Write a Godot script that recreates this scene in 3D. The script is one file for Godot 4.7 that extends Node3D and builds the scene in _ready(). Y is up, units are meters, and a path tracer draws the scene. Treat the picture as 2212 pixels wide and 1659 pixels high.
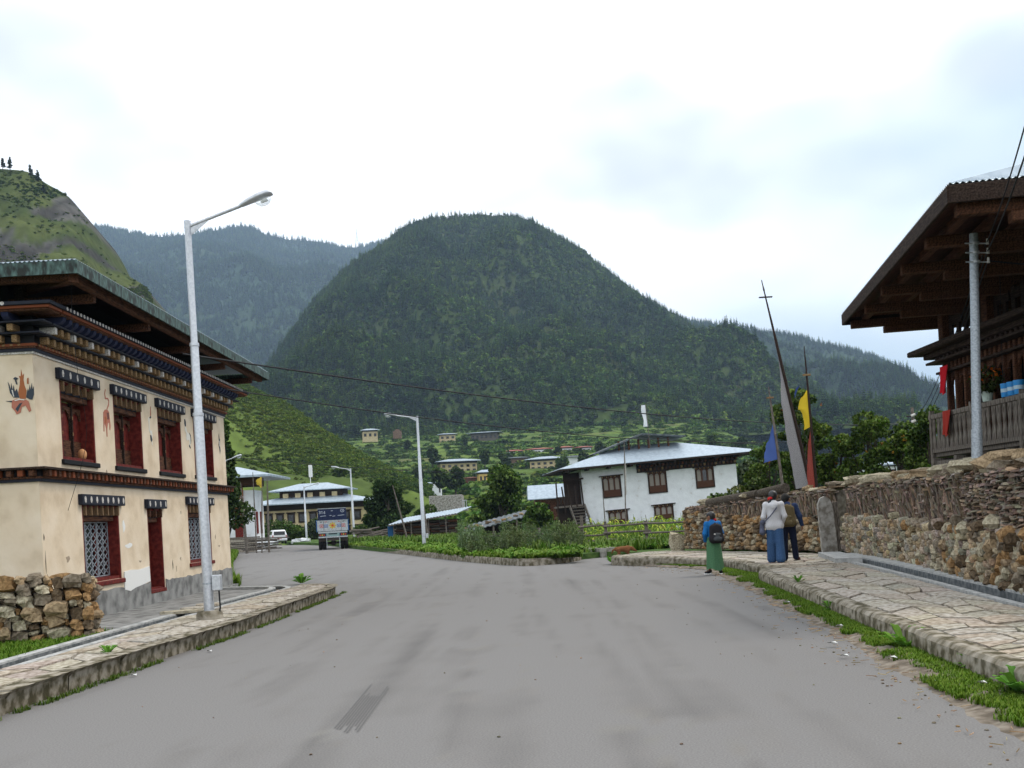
extends Node3D
# A valley village street: cream painted house, stone walls, white farmhouse, forested hills.
# Pixels below are in a 2212 x 1659 view of the photograph; depth is metres straight ahead of the camera.
const F := 2268.0
const ROLL := 0.0523599
const EYE := 1.7
var M := {}
var rng := RandomNumberGenerator.new()
var fbm := FastNoiseLite.new()
var cache := {}
var grass_mesh: ArrayMesh

class MB:
	var v := PackedVector3Array()
	var c := PackedColorArray()
	var g := PackedInt32Array()
	var col := Color.WHITE
	var sm := -1
	func tri(a: Vector3, b: Vector3, d: Vector3) -> void:
		v.append(a); v.append(b); v.append(d)
		for i in 3:
			c.append(col); g.append(sm)
	func quad(a: Vector3, b: Vector3, d: Vector3, e: Vector3) -> void:
		tri(a, b, d); tri(a, d, e)
	func box(ctr: Vector3, size: Vector3, bs := Basis(), bev := 0.0) -> void:
		var h := size * 0.5
		var s := sm
		sm = -1
		if bev <= 0.0:
			var p := []
			for i in 8:
				p.append(ctr + bs * Vector3(h.x * (1 if i & 1 else -1), h.y * (1 if i & 2 else -1), h.z * (1 if i & 4 else -1)))
			quad(p[0], p[2], p[3], p[1]); quad(p[5], p[7], p[6], p[4]); quad(p[4], p[6], p[2], p[0])
			quad(p[1], p[3], p[7], p[5]); quad(p[2], p[6], p[7], p[3]); quad(p[4], p[0], p[1], p[5])
		else:
			var e := minf(bev, minf(h.x, minf(h.y, h.z)) * 0.9)
			# for each corner three points, one on each face
			var q := {}
			for i in 8:
				var sg := Vector3(1 if i & 1 else -1, 1 if i & 2 else -1, 1 if i & 4 else -1)
				for ax in 3:
					var m := Vector3(h.x - e, h.y - e, h.z - e)
					m[ax] = h[ax]
					q[i * 3 + ax] = ctr + bs * (m * sg)
				tri(q[i * 3], q[i * 3 + 1], q[i * 3 + 2])
			var faces := [[0, [0, 2, 6, 4]], [0, [1, 5, 7, 3]], [1, [0, 4, 5, 1]], [1, [2, 3, 7, 6]], [2, [0, 1, 3, 2]], [2, [4, 6, 7, 5]]]
			for f in faces:
				var k: Array = f[1]
				quad(q[k[0] * 3 + f[0]], q[k[1] * 3 + f[0]], q[k[2] * 3 + f[0]], q[k[3] * 3 + f[0]])
			for i in 8:
				for ax in 3:
					var j: int = i ^ (1 << ax)
					if j > i:
						var a1 := (ax + 1) % 3
						var a2 := (ax + 2) % 3
						quad(q[i * 3 + a1], q[j * 3 + a1], q[j * 3 + a2], q[i * 3 + a2])
		sm = s
	func loft(rings: Array, closed := true, cap := true) -> void:
		for i in rings.size() - 1:
			var a: PackedVector3Array = rings[i]
			var b: PackedVector3Array = rings[i + 1]
			var n := a.size()
			for j in (n if closed else n - 1):
				var k := (j + 1) % n
				quad(a[j], b[j], b[k], a[k])
		if cap:
			for e in [0, rings.size() - 1]:
				var r: PackedVector3Array = rings[e]
				var m := Vector3.ZERO
				for p in r:
					m += p
				m /= r.size()
				var s := sm
				sm = -1
				for j in r.size():
					tri(m, r[j], r[(j + 1) % r.size()])
				sm = s
	func tube(pts: Array, rad, seg := 8, cap := true) -> void:
		var rings := []
		var s := sm
		sm = 0
		var up := Vector3.UP
		for i in pts.size():
			var d: Vector3 = (pts[mini(i + 1, pts.size() - 1)] - pts[maxi(i - 1, 0)]).normalized()
			if i == 0:
				up = Vector3.UP if absf(d.y) < 0.9 else Vector3.RIGHT
			var x := d.cross(up).normalized()
			var y := x.cross(d).normalized()
			up = y
			var r: float = rad[i] if rad is Array else rad
			var ring := PackedVector3Array()
			for j in seg:
				var a := TAU * j / seg
				ring.append(pts[i] + (x * cos(a) + y * sin(a)) * r)
			rings.append(ring)
		loft(rings, true, cap)
		sm = s
	func prism(poly: PackedVector2Array, xf: Transform3D, depth: float) -> void:
		# polygon in local xy, extruded from z 0 to z depth
		var t := Geometry2D.triangulate_polygon(poly)
		for i in range(0, t.size(), 3):
			var a := poly[t[i]]
			var b := poly[t[i + 1]]
			var d := poly[t[i + 2]]
			tri(xf * Vector3(a.x, a.y, depth), xf * Vector3(b.x, b.y, depth), xf * Vector3(d.x, d.y, depth))
			tri(xf * Vector3(a.x, a.y, 0), xf * Vector3(d.x, d.y, 0), xf * Vector3(b.x, b.y, 0))
		for i in poly.size():
			var a := poly[i]
			var b := poly[(i + 1) % poly.size()]
			quad(xf * Vector3(a.x, a.y, 0), xf * Vector3(b.x, b.y, 0), xf * Vector3(b.x, b.y, depth), xf * Vector3(a.x, a.y, depth))
	func mesh() -> ArrayMesh:
		var st := SurfaceTool.new()
		st.begin(Mesh.PRIMITIVE_TRIANGLES)
		for i in v.size():
			st.set_smooth_group(g[i]); st.set_color(c[i]); st.add_vertex(v[i])
		st.generate_normals()
		st.index()
		return st.commit()

func ab(x: float, y: float) -> Vector2:
	var p := Vector2(x - 1106.0, 1114.0 - y)
	return Vector2(p.x * cos(ROLL) + p.y * sin(ROLL), -p.x * sin(ROLL) + p.y * cos(ROLL))
func at(x: float, y: float, depth: float) -> Vector3:
	var q := ab(x, y)
	return Vector3(q.x * depth / F, EYE + q.y * depth / F, -depth)
func gp(x: float, y: float, h := 0.0) -> Vector3:
	var q := ab(x, y)
	return at(x, y, F * (EYE - h) / -q.y)
func V(x: float, y: float, d: float) -> Vector3:
	return Vector3(x, y, -d)
func lin(r: float, g := -1.0, b := -1.0) -> Color:
	return (Color(r, r, r) if g < 0 else Color(r, g, b)).linear_to_srgb()
func rf(a: float, b: float) -> float:
	return rng.randf_range(a, b)

func mt(c: Color, rough := 0.8, metal := 0.0) -> StandardMaterial3D:
	var m := StandardMaterial3D.new()
	m.albedo_color = c
	m.roughness = rough
	m.metallic = metal
	if rough > 0.55:
		m.metallic_specular = 0.25
	return m
func ntex(sd: int, freq: float, cols: Array, offs: Array, size := 512, oct := 5, cellular := false, sx := 1.0) -> NoiseTexture2D:
	var n := FastNoiseLite.new()
	n.seed = sd
	n.frequency = freq
	n.fractal_octaves = oct
	n.noise_type = FastNoiseLite.TYPE_CELLULAR if cellular else FastNoiseLite.TYPE_SIMPLEX_SMOOTH
	var t := NoiseTexture2D.new()
	t.width = int(size * sx)
	t.height = size
	t.seamless = true
	t.noise = n
	var g := Gradient.new()
	g.offsets = PackedFloat32Array(offs)
	var pc := PackedColorArray()
	for c in cols:
		pc.append(c)
	g.colors = pc
	t.color_ramp = g
	return t
func nmap(sd: int, freq: float, strength: float, size := 512, oct := 4) -> NoiseTexture2D:
	var n := FastNoiseLite.new()
	n.seed = sd
	n.frequency = freq
	n.fractal_octaves = oct
	var t := NoiseTexture2D.new()
	t.width = size
	t.height = size
	t.seamless = true
	t.as_normal_map = true
	t.bump_strength = strength
	t.noise = n
	return t
# noise-coloured material laid on by world position: cols are linear colours, tile is metres per repeat
func tm(sd: int, cols: Array, offs: Array, tile: float, rough := 0.85, freq := 0.01, bump := 0.0, vc := false, stretch := Vector3.ONE) -> StandardMaterial3D:
	var m := mt(Color.WHITE, rough)
	m.albedo_texture = ntex(sd, freq, cols, offs)
	m.uv1_triplanar = true
	m.uv1_world_triplanar = true
	m.uv1_scale = stretch / tile
	if bump > 0.0:
		m.normal_enabled = true
		m.normal_texture = M_norm(sd % 3)
		m.normal_scale = bump
	m.vertex_color_use_as_albedo = vc
	return m
func M_norm(k: int) -> Texture2D:
	var key := "n%d" % k
	if not cache.has(key):
		cache[key] = nmap(900 + k, [0.02, 0.05, 0.012][k], 6.0)
	return cache[key]

func numbered(called: String) -> String:
	var n := called
	var k := 0
	while has_node(NodePath(n)):
		k += 1
		n = "%s_%03d" % [called, k]
	return n
func tag(o: Node, label: String, category: String, group := "", kind := "") -> Node:
	if label: o.set_meta("label", label)
	if category: o.set_meta("category", category)
	if group: o.set_meta("group", group)
	if kind: o.set_meta("kind", kind)
	return o
func thing(called: String, where: Vector3, label: String, category: String, group := "") -> Node3D:
	var o := Node3D.new()
	o.name = numbered(called)
	add_child(o)
	o.position = where
	tag(o, label, category, group)
	return o
# a mesh whose corners are in world metres (xf moves it), hung under a parent
func part(parent: Node3D, called: String, mesh: Mesh, m: Material, xf := Transform3D()) -> MeshInstance3D:
	var o := MeshInstance3D.new()
	o.name = called if parent != self else numbered(called)
	o.mesh = mesh
	o.material_override = m
	parent.add_child(o, true)
	o.transform = parent.global_transform.affine_inverse() * xf
	return o
func solo(called: String, mesh: Mesh, m: Material, label: String, category: String, group := "", xf := Transform3D()) -> MeshInstance3D:
	var o := part(self, called, mesh, m, xf)
	tag(o, label, category, group)
	return o
func struct(called: String, mesh: Mesh, m: Material) -> MeshInstance3D:
	var o := part(self, called, mesh, m)
	o.set_meta("kind", "structure")
	return o
func bmesh(size: Vector3, bev := 0.0) -> ArrayMesh:
	var key := "b%.3f,%.3f,%.3f,%.3f" % [size.x, size.y, size.z, bev]
	if not cache.has(key):
		var b := MB.new()
		b.box(Vector3.ZERO, size, Basis(), bev)
		cache[key] = b.mesh()
	return cache[key]
func bx(parent: Node3D, called: String, ctr: Vector3, size: Vector3, m: Material, bs := Basis(), bev := 0.0) -> MeshInstance3D:
	return part(parent, called, bmesh(size, bev), m, Transform3D(bs, ctr))
# box spanned by two corners
func bb(parent: Node3D, called: String, a: Vector3, b: Vector3, m: Material, bev := 0.0) -> MeshInstance3D:
	return bx(parent, called, (a + b) * 0.5, (b - a).abs(), m, Basis(), bev)
# beam from a to b, w wide, h high
func beam(parent: Node3D, called: String, a: Vector3, b: Vector3, w: float, h: float, m: Material, bev := 0.0) -> MeshInstance3D:
	var z := (b - a).normalized()
	var x := Vector3.UP.cross(z)
	x = Vector3.RIGHT if x.length() < 0.01 else x.normalized()
	return part(parent, called, bmesh(Vector3(w, h, snappedf(a.distance_to(b), 0.001)), bev), m, Transform3D(Basis(x, z.cross(x), z), (a + b) * 0.5))
func rod(parent: Node3D, called: String, pts: Array, rad, m: Material, seg := 8) -> MeshInstance3D:
	var b := MB.new()
	b.tube(pts, rad, seg)
	return part(parent, called, b.mesh(), m)
func copy_of(o: Node3D, xf: Transform3D, label := "", group := "") -> Node3D:
	var c: Node3D = o.duplicate()
	var base := String(o.name)
	if base.length() > 4 and base[base.length() - 4] == "_" and base.right(3).is_valid_int():
		base = base.left(base.length() - 4)
	c.name = numbered(base)
	add_child(c)
	c.transform = xf
	if label: c.set_meta("label", label)
	if group: c.set_meta("group", group)
	return c
func lerp_line(pts: Array, s: float) -> Vector3:
	var f := clampf(s, 0, 1) * (pts.size() - 1)
	var i := mini(int(f), pts.size() - 2)
	return (pts[i] as Vector3).lerp(pts[i + 1], f - i)
# many copies of one mesh as one uncountable mass
func mass(parent: Node3D, called: String, mesh: Mesh, m: Material, xfs: Array, cols: Array) -> MultiMeshInstance3D:
	var mm := MultiMesh.new()
	mm.transform_format = MultiMesh.TRANSFORM_3D
	mm.use_colors = true
	mm.mesh = mesh
	mm.instance_count = xfs.size()
	for i in xfs.size():
		mm.set_instance_transform(i, xfs[i])
		mm.set_instance_color(i, cols[i])
	var o := MultiMeshInstance3D.new()
	o.name = called if parent != self else numbered(called)
	o.multimesh = mm
	o.material_override = m
	o.set_meta("kind", "stuff")
	parent.add_child(o, true)
	o.transform = parent.global_transform.affine_inverse()
	return o
func raw_mesh(v: PackedVector3Array, n: PackedVector3Array, c: PackedColorArray) -> ArrayMesh:
	var a := []
	a.resize(Mesh.ARRAY_MAX)
	a[Mesh.ARRAY_VERTEX] = v
	a[Mesh.ARRAY_NORMAL] = n
	a[Mesh.ARRAY_COLOR] = c
	var m := ArrayMesh.new()
	m.add_surface_from_arrays(Mesh.PRIMITIVE_TRIANGLES, a)
	return m
func tint(c: Color, k: float) -> Color:
	var f := 1.0 + rf(-k, k)
	return Color(c.r * f * (1 + rf(-k, k) * 0.4), c.g * f, c.b * f * (1 + rf(-k, k) * 0.4))
func smooth_line(pts: Array, per := 6) -> Array:
	var out := []
	for i in pts.size() - 1:
		var p0: Vector3 = pts[maxi(i - 1, 0)]
		var p3: Vector3 = pts[mini(i + 2, pts.size() - 1)]
		for k in per:
			out.append((pts[i] as Vector3).cubic_interpolate(pts[i + 1], p0, p3, float(k) / per))
	out.append(pts[-1])
	return out

func _ready() -> void:
	rng.seed = 7
	fbm.seed = 3
	fbm.fractal_octaves = 5
	fbm.frequency = 1.0
	# ---- camera
	var cam := Camera3D.new()
	cam.name = "camera"
	add_child(cam)
	cam.position = Vector3(0, EYE, 0)
	cam.rotation = Vector3(0, 0, -ROLL)
	cam.near = 0.1
	cam.far = 20000.0
	cam.projection = Camera3D.PROJECTION_FRUSTUM
	cam.size = 0.1 * 1659.0 / F
	cam.frustum_offset = Vector2(0, 0.1 * (1114.0 - 829.5) / F)
	cam.current = true
	# ---- sky, air, exposure
	var we := WorldEnvironment.new()
	we.name = "world_environment"
	var e := Environment.new()
	e.background_mode = Environment.BG_SKY
	e.sky = Sky.new()
	var pm := PanoramaSkyMaterial.new()
	pm.panorama = ImageTexture.create_from_image(cloud_sky())
	e.sky.sky_material = pm
	e.background_energy_multiplier = 1.0
	e.tonemap_mode = Environment.TONE_MAPPER_LINEAR
	e.tonemap_exposure = 1.32
	e.fog_enabled = true
	e.fog_density = 0.00014
	e.fog_light_color = Color(0.76, 0.88, 1.0)
	e.sdfgi_enabled = true
	e.ssao_enabled = true
	e.ssil_enabled = true
	we.environment = e
	add_child(we)
	# ---- the sun behind thin cloud, high, ahead and to the right
	var sun := DirectionalLight3D.new()
	sun.name = "sun"
	add_child(sun)
	sun.look_at_from_position(Vector3(60, 95, -30), Vector3.ZERO)
	sun.light_energy = 0.5
	sun.light_color = Color(1.0, 0.96, 0.9)
	sun.light_angular_distance = 14.0
	sun.shadow_enabled = true
	materials()
	plants_kit()
	build_terrain()
	build_street()
	build_cream_house()
	build_right_house()
	build_white_house()
	build_far_buildings()
	build_walls()
	build_lamps_and_wires()
	build_flags()
	build_vehicles()
	build_people()
	build_yard()
	build_trees()
	build_small()

# overcast: bright white cloud with thin grey folds and a few openings to pale blue
func cloud_sky() -> Image:
	var w := 1024
	var h := 512
	var im := Image.create(w, h, false, Image.FORMAT_RGBF)
	var n1 := FastNoiseLite.new()
	n1.seed = 21
	n1.frequency = 1.25
	n1.fractal_octaves = 5
	var n2 := FastNoiseLite.new()
	n2.seed = 5
	n2.frequency = 0.85
	n2.fractal_octaves = 6
	for y in h:
		var el := (0.5 - (y + 0.5) / h) * PI
		for x in w:
			var az := (x + 0.5) / w * TAU
			var d := Vector3(sin(az) * cos(el), sin(el), -cos(az) * cos(el))
			if d.y < -0.05:
				im.set_pixel(x, y, Color(0.5, 0.52, 0.53))
				continue
			var q := Vector3(d.x, d.y * 2.2, d.z)
			var grey := n1.get_noise_3dv(q * 1.2)
			var hole := n2.get_noise_3dv(q * 1.5 + Vector3(0.6, 0, 3.3))
			var c := Color(1.36, 1.40, 1.45)
			c = c.lerp(Color(0.66, 0.71, 0.78), smoothstep(-0.02, 0.5, grey) * 0.85)
			c = c.lerp(Color(0.42, 0.66, 0.82), smoothstep(0.22, 0.6, hole) * 0.45)
			# wider openings to thin blue high over the right-hand ridge
			var open := smoothstep(0.972, 0.998, d.dot(Vector3(0.335, 0.395, -0.855)))
			c = c.lerp(Color(0.52, 0.72, 0.84), clampf(open * (0.55 + 1.2 * hole), 0.0, 0.75))
			im.set_pixel(x, y, c)
	return im

func materials() -> void:
	M.road = tm(11, [lin(0.148, 0.143, 0.139), lin(0.178, 0.172, 0.167), lin(0.212, 0.205, 0.197)], [0.2, 0.5, 0.85], 1.7, 0.9, 0.16, 0.05, true)
	M.earth = tm(12, [lin(0.10, 0.085, 0.065), lin(0.18, 0.155, 0.125), lin(0.26, 0.235, 0.195)], [0.2, 0.5, 0.8], 2.0, 0.95, 0.02, 0.5, true)
	M.grassland = tm(13, [lin(0.035, 0.065, 0.018), lin(0.06, 0.11, 0.028), lin(0.10, 0.14, 0.045)], [0.25, 0.5, 0.8], 4.0, 0.95, 0.02, 0.6, true)
	M.hill = tm(14, [lin(0.55), lin(0.85), lin(1.0)], [0.25, 0.5, 0.8], 60.0, 0.95, 0.02, 0.6, true)
	M.concrete = tm(15, [lin(0.17, 0.155, 0.13), lin(0.28, 0.265, 0.24), lin(0.36, 0.35, 0.32)], [0.25, 0.5, 0.8], 1.7, 0.9, 0.015, 0.4)
	M.kerb = tm(16, [lin(0.07, 0.06, 0.035), lin(0.20, 0.175, 0.13), lin(0.33, 0.30, 0.25)], [0.3, 0.5, 0.75], 2.3, 0.92, 0.02, 0.15)
	M.drain = tm(17, [lin(0.27, 0.275, 0.27), lin(0.37, 0.375, 0.365), lin(0.44, 0.44, 0.43)], [0.3, 0.5, 0.8], 2.1, 0.85, 0.02, 0.06)
	M.flag = tm(18, [lin(0.22, 0.19, 0.15), lin(0.36, 0.325, 0.275), lin(0.47, 0.44, 0.39)], [0.25, 0.5, 0.8], 0.9, 0.85, 0.015, 0.4, true)
	M.stone = tm(19, [lin(0.19, 0.16, 0.125), lin(0.36, 0.315, 0.25), lin(0.52, 0.475, 0.40)], [0.25, 0.5, 0.8], 0.5, 0.88, 0.015, 0.7, true)
	M.cream = tm(20, [lin(0.56, 0.45, 0.32), lin(0.66, 0.545, 0.40), lin(0.71, 0.60, 0.46)], [0.12, 0.42, 0.8], 3.4, 0.85, 0.008, 0.22)
	M.plinth = tm(21, [lin(0.13, 0.13, 0.125), lin(0.22, 0.22, 0.215), lin(0.28, 0.28, 0.27)], [0.2, 0.5, 0.8], 2.7, 0.85, 0.012, 0.05)
	M.limewash = tm(22, [lin(0.52, 0.50, 0.47), lin(0.68, 0.70, 0.72), lin(0.76, 0.78, 0.80)], [0.03, 0.22, 0.8], 5.0, 0.85, 0.012, 0.15)
	M.red = tm(23, [lin(0.085, 0.012, 0.010), lin(0.13, 0.018, 0.014), lin(0.17, 0.028, 0.02)], [0.2, 0.5, 0.8], 0.8, 0.6, 0.012, 0.1)
	M.darkwood = tm(24, [lin(0.016, 0.010, 0.008), lin(0.032, 0.020, 0.015), lin(0.056, 0.038, 0.028)], [0.25, 0.5, 0.8], 0.8, 0.8, 0.012, 0.3, false, Vector3(3, 3, 0.4))
	M.brownwood = tm(25, [lin(0.035, 0.015, 0.009), lin(0.075, 0.032, 0.017), lin(0.12, 0.055, 0.03)], [0.25, 0.5, 0.8], 0.8, 0.75, 0.012, 0.3, false, Vector3(3, 3, 0.4))
	M.greywood = tm(26, [lin(0.07, 0.058, 0.048), lin(0.14, 0.12, 0.10), lin(0.22, 0.195, 0.17)], [0.25, 0.5, 0.8], 0.6, 0.85, 0.012, 0.5, false, Vector3(3, 0.4, 3))
	M.black = mt(lin(0.012, 0.012, 0.014), 0.6)
	M.ink = mt(lin(0.02, 0.022, 0.032), 0.6)
	M.white = mt(lin(0.72, 0.72, 0.70), 0.7)
	M.offwhite = tm(27, [lin(0.30, 0.27, 0.24), lin(0.60, 0.58, 0.55)], [0.2, 0.6], 0.4, 0.7, 0.02)
	M.ochre = tm(37, [lin(0.15, 0.09, 0.04), lin(0.31, 0.21, 0.11)], [0.3, 0.7], 0.25, 0.75, 0.02)
	M.orange = mt(lin(0.17, 0.05, 0.022), 0.7)
	M.indigo = mt(lin(0.02, 0.025, 0.06), 0.65)
	M.galv = tm(28, [lin(0.42, 0.44, 0.47), lin(0.50, 0.52, 0.55), lin(0.56, 0.58, 0.60)], [0.2, 0.5, 0.8], 0.7, 0.45, 0.02, 0.05)
	M.galv.metallic = 0.55
	M.steel = tm(29, [lin(0.24, 0.27, 0.30), lin(0.36, 0.40, 0.44), lin(0.44, 0.48, 0.52)], [0.25, 0.5, 0.8], 0.5, 0.5, 0.02, 0.1)
	M.steel.metallic = 0.35
	M.tin = tm(30, [lin(0.27, 0.33, 0.39), lin(0.34, 0.41, 0.47), lin(0.40, 0.47, 0.53)], [0.2, 0.5, 0.8], 3.0, 0.42, 0.012, 0.05)
	M.tin.metallic = 0.4
	M.greentin = tm(31, [lin(0.03, 0.035, 0.033), lin(0.055, 0.085, 0.078), lin(0.11, 0.18, 0.165)], [0.3, 0.5, 0.8], 1.0, 0.6, 0.015, 0.1, false, Vector3(1, 0.4, 1))
	M.rust = tm(32, [lin(0.10, 0.04, 0.025), lin(0.20, 0.085, 0.055)], [0.3, 0.7], 1.0, 0.85)
	M.glass = mt(lin(0.015, 0.017, 0.02), 0.12)
	M.rubber = mt(lin(0.016, 0.015, 0.015), 0.8)
	M.slate = tm(33, [lin(0.04, 0.035, 0.032), lin(0.10, 0.088, 0.078), lin(0.19, 0.17, 0.15)], [0.25, 0.5, 0.8], 0.5, 0.85, 0.015, 0.6, true)
	M.hill.metallic_specular = 0.1
	M.grassland.metallic_specular = 0.15
	M.leaf = mt(Color.WHITE, 0.9)
	M.leaf.metallic_specular = 0.1
	M.leaf.vertex_color_use_as_albedo = true
	M.leaf.backlight_enabled = true
	M.leaf.backlight = lin(0.34, 0.5, 0.14)
	M.plainvc = mt(Color.WHITE, 0.85)
	M.plainvc.vertex_color_use_as_albedo = true
	M.bark = tm(34, [lin(0.03, 0.024, 0.018), lin(0.07, 0.058, 0.045), lin(0.12, 0.10, 0.08)], [0.25, 0.5, 0.8], 0.5, 0.95, 0.015, 0.7)
	M.mortar_with_shade = tm(38, [lin(0.075, 0.085, 0.09), lin(0.13, 0.14, 0.145), lin(0.19, 0.20, 0.20)], [0.25, 0.5, 0.8], 1.6, 0.7, 0.02)  # dark cement for the drain channels, deepened by channel shade put into the colour
	M.beamend = tm(39, [lin(0.10, 0.06, 0.03), lin(0.22, 0.145, 0.08)], [0.3, 0.7], 0.2, 0.75, 0.02)
	M.orangewood = tm(35, [lin(0.18, 0.055, 0.02), lin(0.32, 0.11, 0.04)], [0.3, 0.7], 1.0, 0.75)
	M.darktin = tm(41, [lin(0.07, 0.08, 0.085), lin(0.13, 0.15, 0.16)], [0.3, 0.7], 2.0, 0.6)
	M.wire = mt(lin(0.02, 0.02, 0.022), 0.6)

# ------------------------------------------------------------------ plants kit
# a crown of many small leaf faces: blobs are [centre, radius vector], each leaf a bent pair of triangles
func leaf_cloud(blobs: Array, count: int, size: float, cols: Array, droop := 0.3, shell := 0.55, narrow := 0.55) -> ArrayMesh:
	var v := PackedVector3Array()
	var n := PackedVector3Array()
	var c := PackedColorArray()
	var wsum := 0.0
	for b in blobs:
		wsum += pow(b[1].x * b[1].y * b[1].z, 0.6)
	for b in blobs:
		var k := int(count * pow(b[1].x * b[1].y * b[1].z, 0.6) / wsum)
		var hue: Color = cols[rng.randi() % cols.size()]
		for i in k:
			var d := Vector3(rng.randfn(), rng.randfn(), rng.randfn()).normalized()
			var r := pow(rf(shell * shell * shell, 1.0), 1.0 / 3.0)
			# uneven surface
			r *= 1.0 + 0.28 * fbm.get_noise_3dv((b[0] + d * b[1]) * (1.6 / maxf(0.2, b[1].x)))
			var p: Vector3 = b[0] + d * (b[1] as Vector3) * r
			var out := (d + Vector3(0, 0.35, 0)).normalized()
			var s := size * rf(0.6, 1.35)
			var dir := (d + Vector3(rf(-0.8, 0.8), rf(-0.8, 0.5) - droop, rf(-0.8, 0.8))).normalized()
			var side := dir.cross(Vector3(rf(-1, 1), rf(-0.3, 1), rf(-1, 1))).normalized() * s * narrow
			var a := p - dir * s * 0.5
			var e := p + dir * s * 0.6
			var cc := tint(hue, 0.28)
			v.append(a); v.append(p + side); v.append(e)
			v.append(a); v.append(e); v.append(p - side)
			for j in 6:
				n.append(out); c.append(cc)
	return raw_mesh(v, n, c)

func conifer_mesh(tiers: int, per: int, spread: float, cols: Array) -> ArrayMesh:
	var v := PackedVector3Array()
	var n := PackedVector3Array()
	var c := PackedColorArray()
	for t in tiers:
		var h := 0.12 + 0.88 * t / (tiers - 1.0)
		var rad := spread * (1.02 - h) * rf(0.75, 1.2) + 0.02
		for k in per:
			var a := TAU * (k + rf(-0.4, 0.4)) / per + t * 1.3
			var d := Vector3(cos(a), 0, sin(a))
			var r := rad * rf(0.7, 1.25)
			var base := Vector3(0, h + 0.02, 0)
			var tip := Vector3(d.x * r, h - r * rf(0.1, 0.5), d.z * r)
			var w := Vector3(-d.z, 0, d.x) * r * 0.5
			var mid := base.lerp(tip, 0.55) + Vector3(0, 0.05, 0)
			var cc := tint(cols[rng.randi() % cols.size()], 0.25)
			for q in [[base, mid + w, tip], [base, tip, mid - w]]:
				for p in q:
					v.append(p); n.append((d + Vector3(0, 0.6, 0)).normalized()); c.append(cc)
	# thin stem
	for k in 3:
		var a := TAU * k / 3
		var b2 := TAU * (k + 1) / 3
		for p in [Vector3(cos(a) * 0.02, 0, sin(a) * 0.02), Vector3(0, 0.95, 0), Vector3(cos(b2) * 0.02, 0, sin(b2) * 0.02)]:
			v.append(p); n.append(Vector3(cos(a), 0, sin(a))); c.append(Color(0.05, 0.04, 0.03))
	return raw_mesh(v, n, c)

func plants_kit() -> void:
	var fg := [Color(0.170, 0.280, 0.075), Color(0.215, 0.32, 0.080), Color(0.135, 0.24, 0.075)]
	var bg := [Color(0.150, 0.225, 0.055), Color(0.19, 0.265, 0.06), Color(0.12, 0.19, 0.05)]
	cache.pines = [conifer_mesh(9, 7, 0.24, fg), conifer_mesh(8, 7, 0.30, fg), conifer_mesh(10, 6, 0.2, fg)]
	cache.rounds = []
	for k in 3:
		var bl := []
		for j in 6:
			bl.append([Vector3(rf(-0.25, 0.25), 0.3 + rf(0, 0.42), rf(-0.25, 0.25)), Vector3(rf(0.16, 0.3), rf(0.14, 0.26), rf(0.16, 0.3))])
		cache.rounds.append(leaf_cloud(bl, 130, 0.16, bg, 0.1, 0.6, 0.7))
	cache.shrubs = []
	for k in 3:
		var bl := []
		for j in 5:
			bl.append([Vector3(rf(-0.4, 0.4), 0.15 + rf(0, 0.2), rf(-0.4, 0.4)), Vector3(rf(0.2, 0.35), rf(0.15, 0.3), rf(0.2, 0.35))])
		cache.shrubs.append(leaf_cloud(bl, 90, 0.2, bg, 0.1, 0.5, 0.7))
	# a tuft of grass blades about a metre high before scaling
	var v := PackedVector3Array()
	var n := PackedVector3Array()
	var c := PackedColorArray()
	for k in 9:
		var a := rf(0, TAU)
		var lean := rf(0.1, 0.7)
		var o := Vector3(rf(-0.35, 0.35), 0, rf(-0.35, 0.35))
		var d := Vector3(cos(a), 0, sin(a))
		var w := Vector3(-d.z, 0, d.x) * rf(0.05, 0.09)
		var hh := rf(0.6, 1.1)
		var m1 := o + Vector3(0, hh * 0.6, 0) + d * lean * 0.25
		var t := o + Vector3(0, hh * (1.0 - lean * 0.25), 0) + d * lean * 0.7
		var cc := tint(Color(1, 1, 1), 0.25)
		for p in [o - w, m1 - w * 0.7, m1 + w * 0.7, o - w, m1 + w * 0.7, o + w, m1 - w * 0.7, t, m1 + w * 0.7]:
			v.append(p); n.append((Vector3.UP + d * 0.4).normalized()); c.append(cc)
	grass_mesh = raw_mesh(v, n, c)
	cache.herb = []
	for k in 2:
		var bl := []
		for j in 9:
			bl.append([Vector3(rf(-0.3, 0.3), 0.1 + j * 0.095, rf(-0.3, 0.3)), Vector3(0.22, 0.16, 0.22)])
		cache.herb.append(leaf_cloud(bl, 520, 0.075, [Color(1, 1, 1), Color(0.8, 0.85, 0.8)], -0.3, 0.1, 0.3))
	# broad-leaved weed rosette
	v = PackedVector3Array(); n = PackedVector3Array(); c = PackedColorArray()
	for k in 12:
		var a := k * 2.4 + rf(-0.2, 0.2)
		var d := Vector3(cos(a), 0, sin(a))
		var w := Vector3(-d.z, 0, d.x) * rf(0.13, 0.2)
		var up := rf(0.25, 1.0)
		var ln := rf(0.5, 0.8)
		var p0 := d * 0.03
		var p1 := d * ln * 0.45 + Vector3(0, up * 0.75, 0)
		var p2 := d * ln + Vector3(0, up * rf(0.55, 1.0), 0)
		var cc := tint(Color(1, 1, 1), 0.25)
		for p in [p0, p1 - w, p1 + w, p1 - w, p2, p1 + w]:
			v.append(p); n.append((Vector3.UP + d * 0.3).normalized()); c.append(cc)
	cache.weed = raw_mesh(v, n, c)

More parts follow.
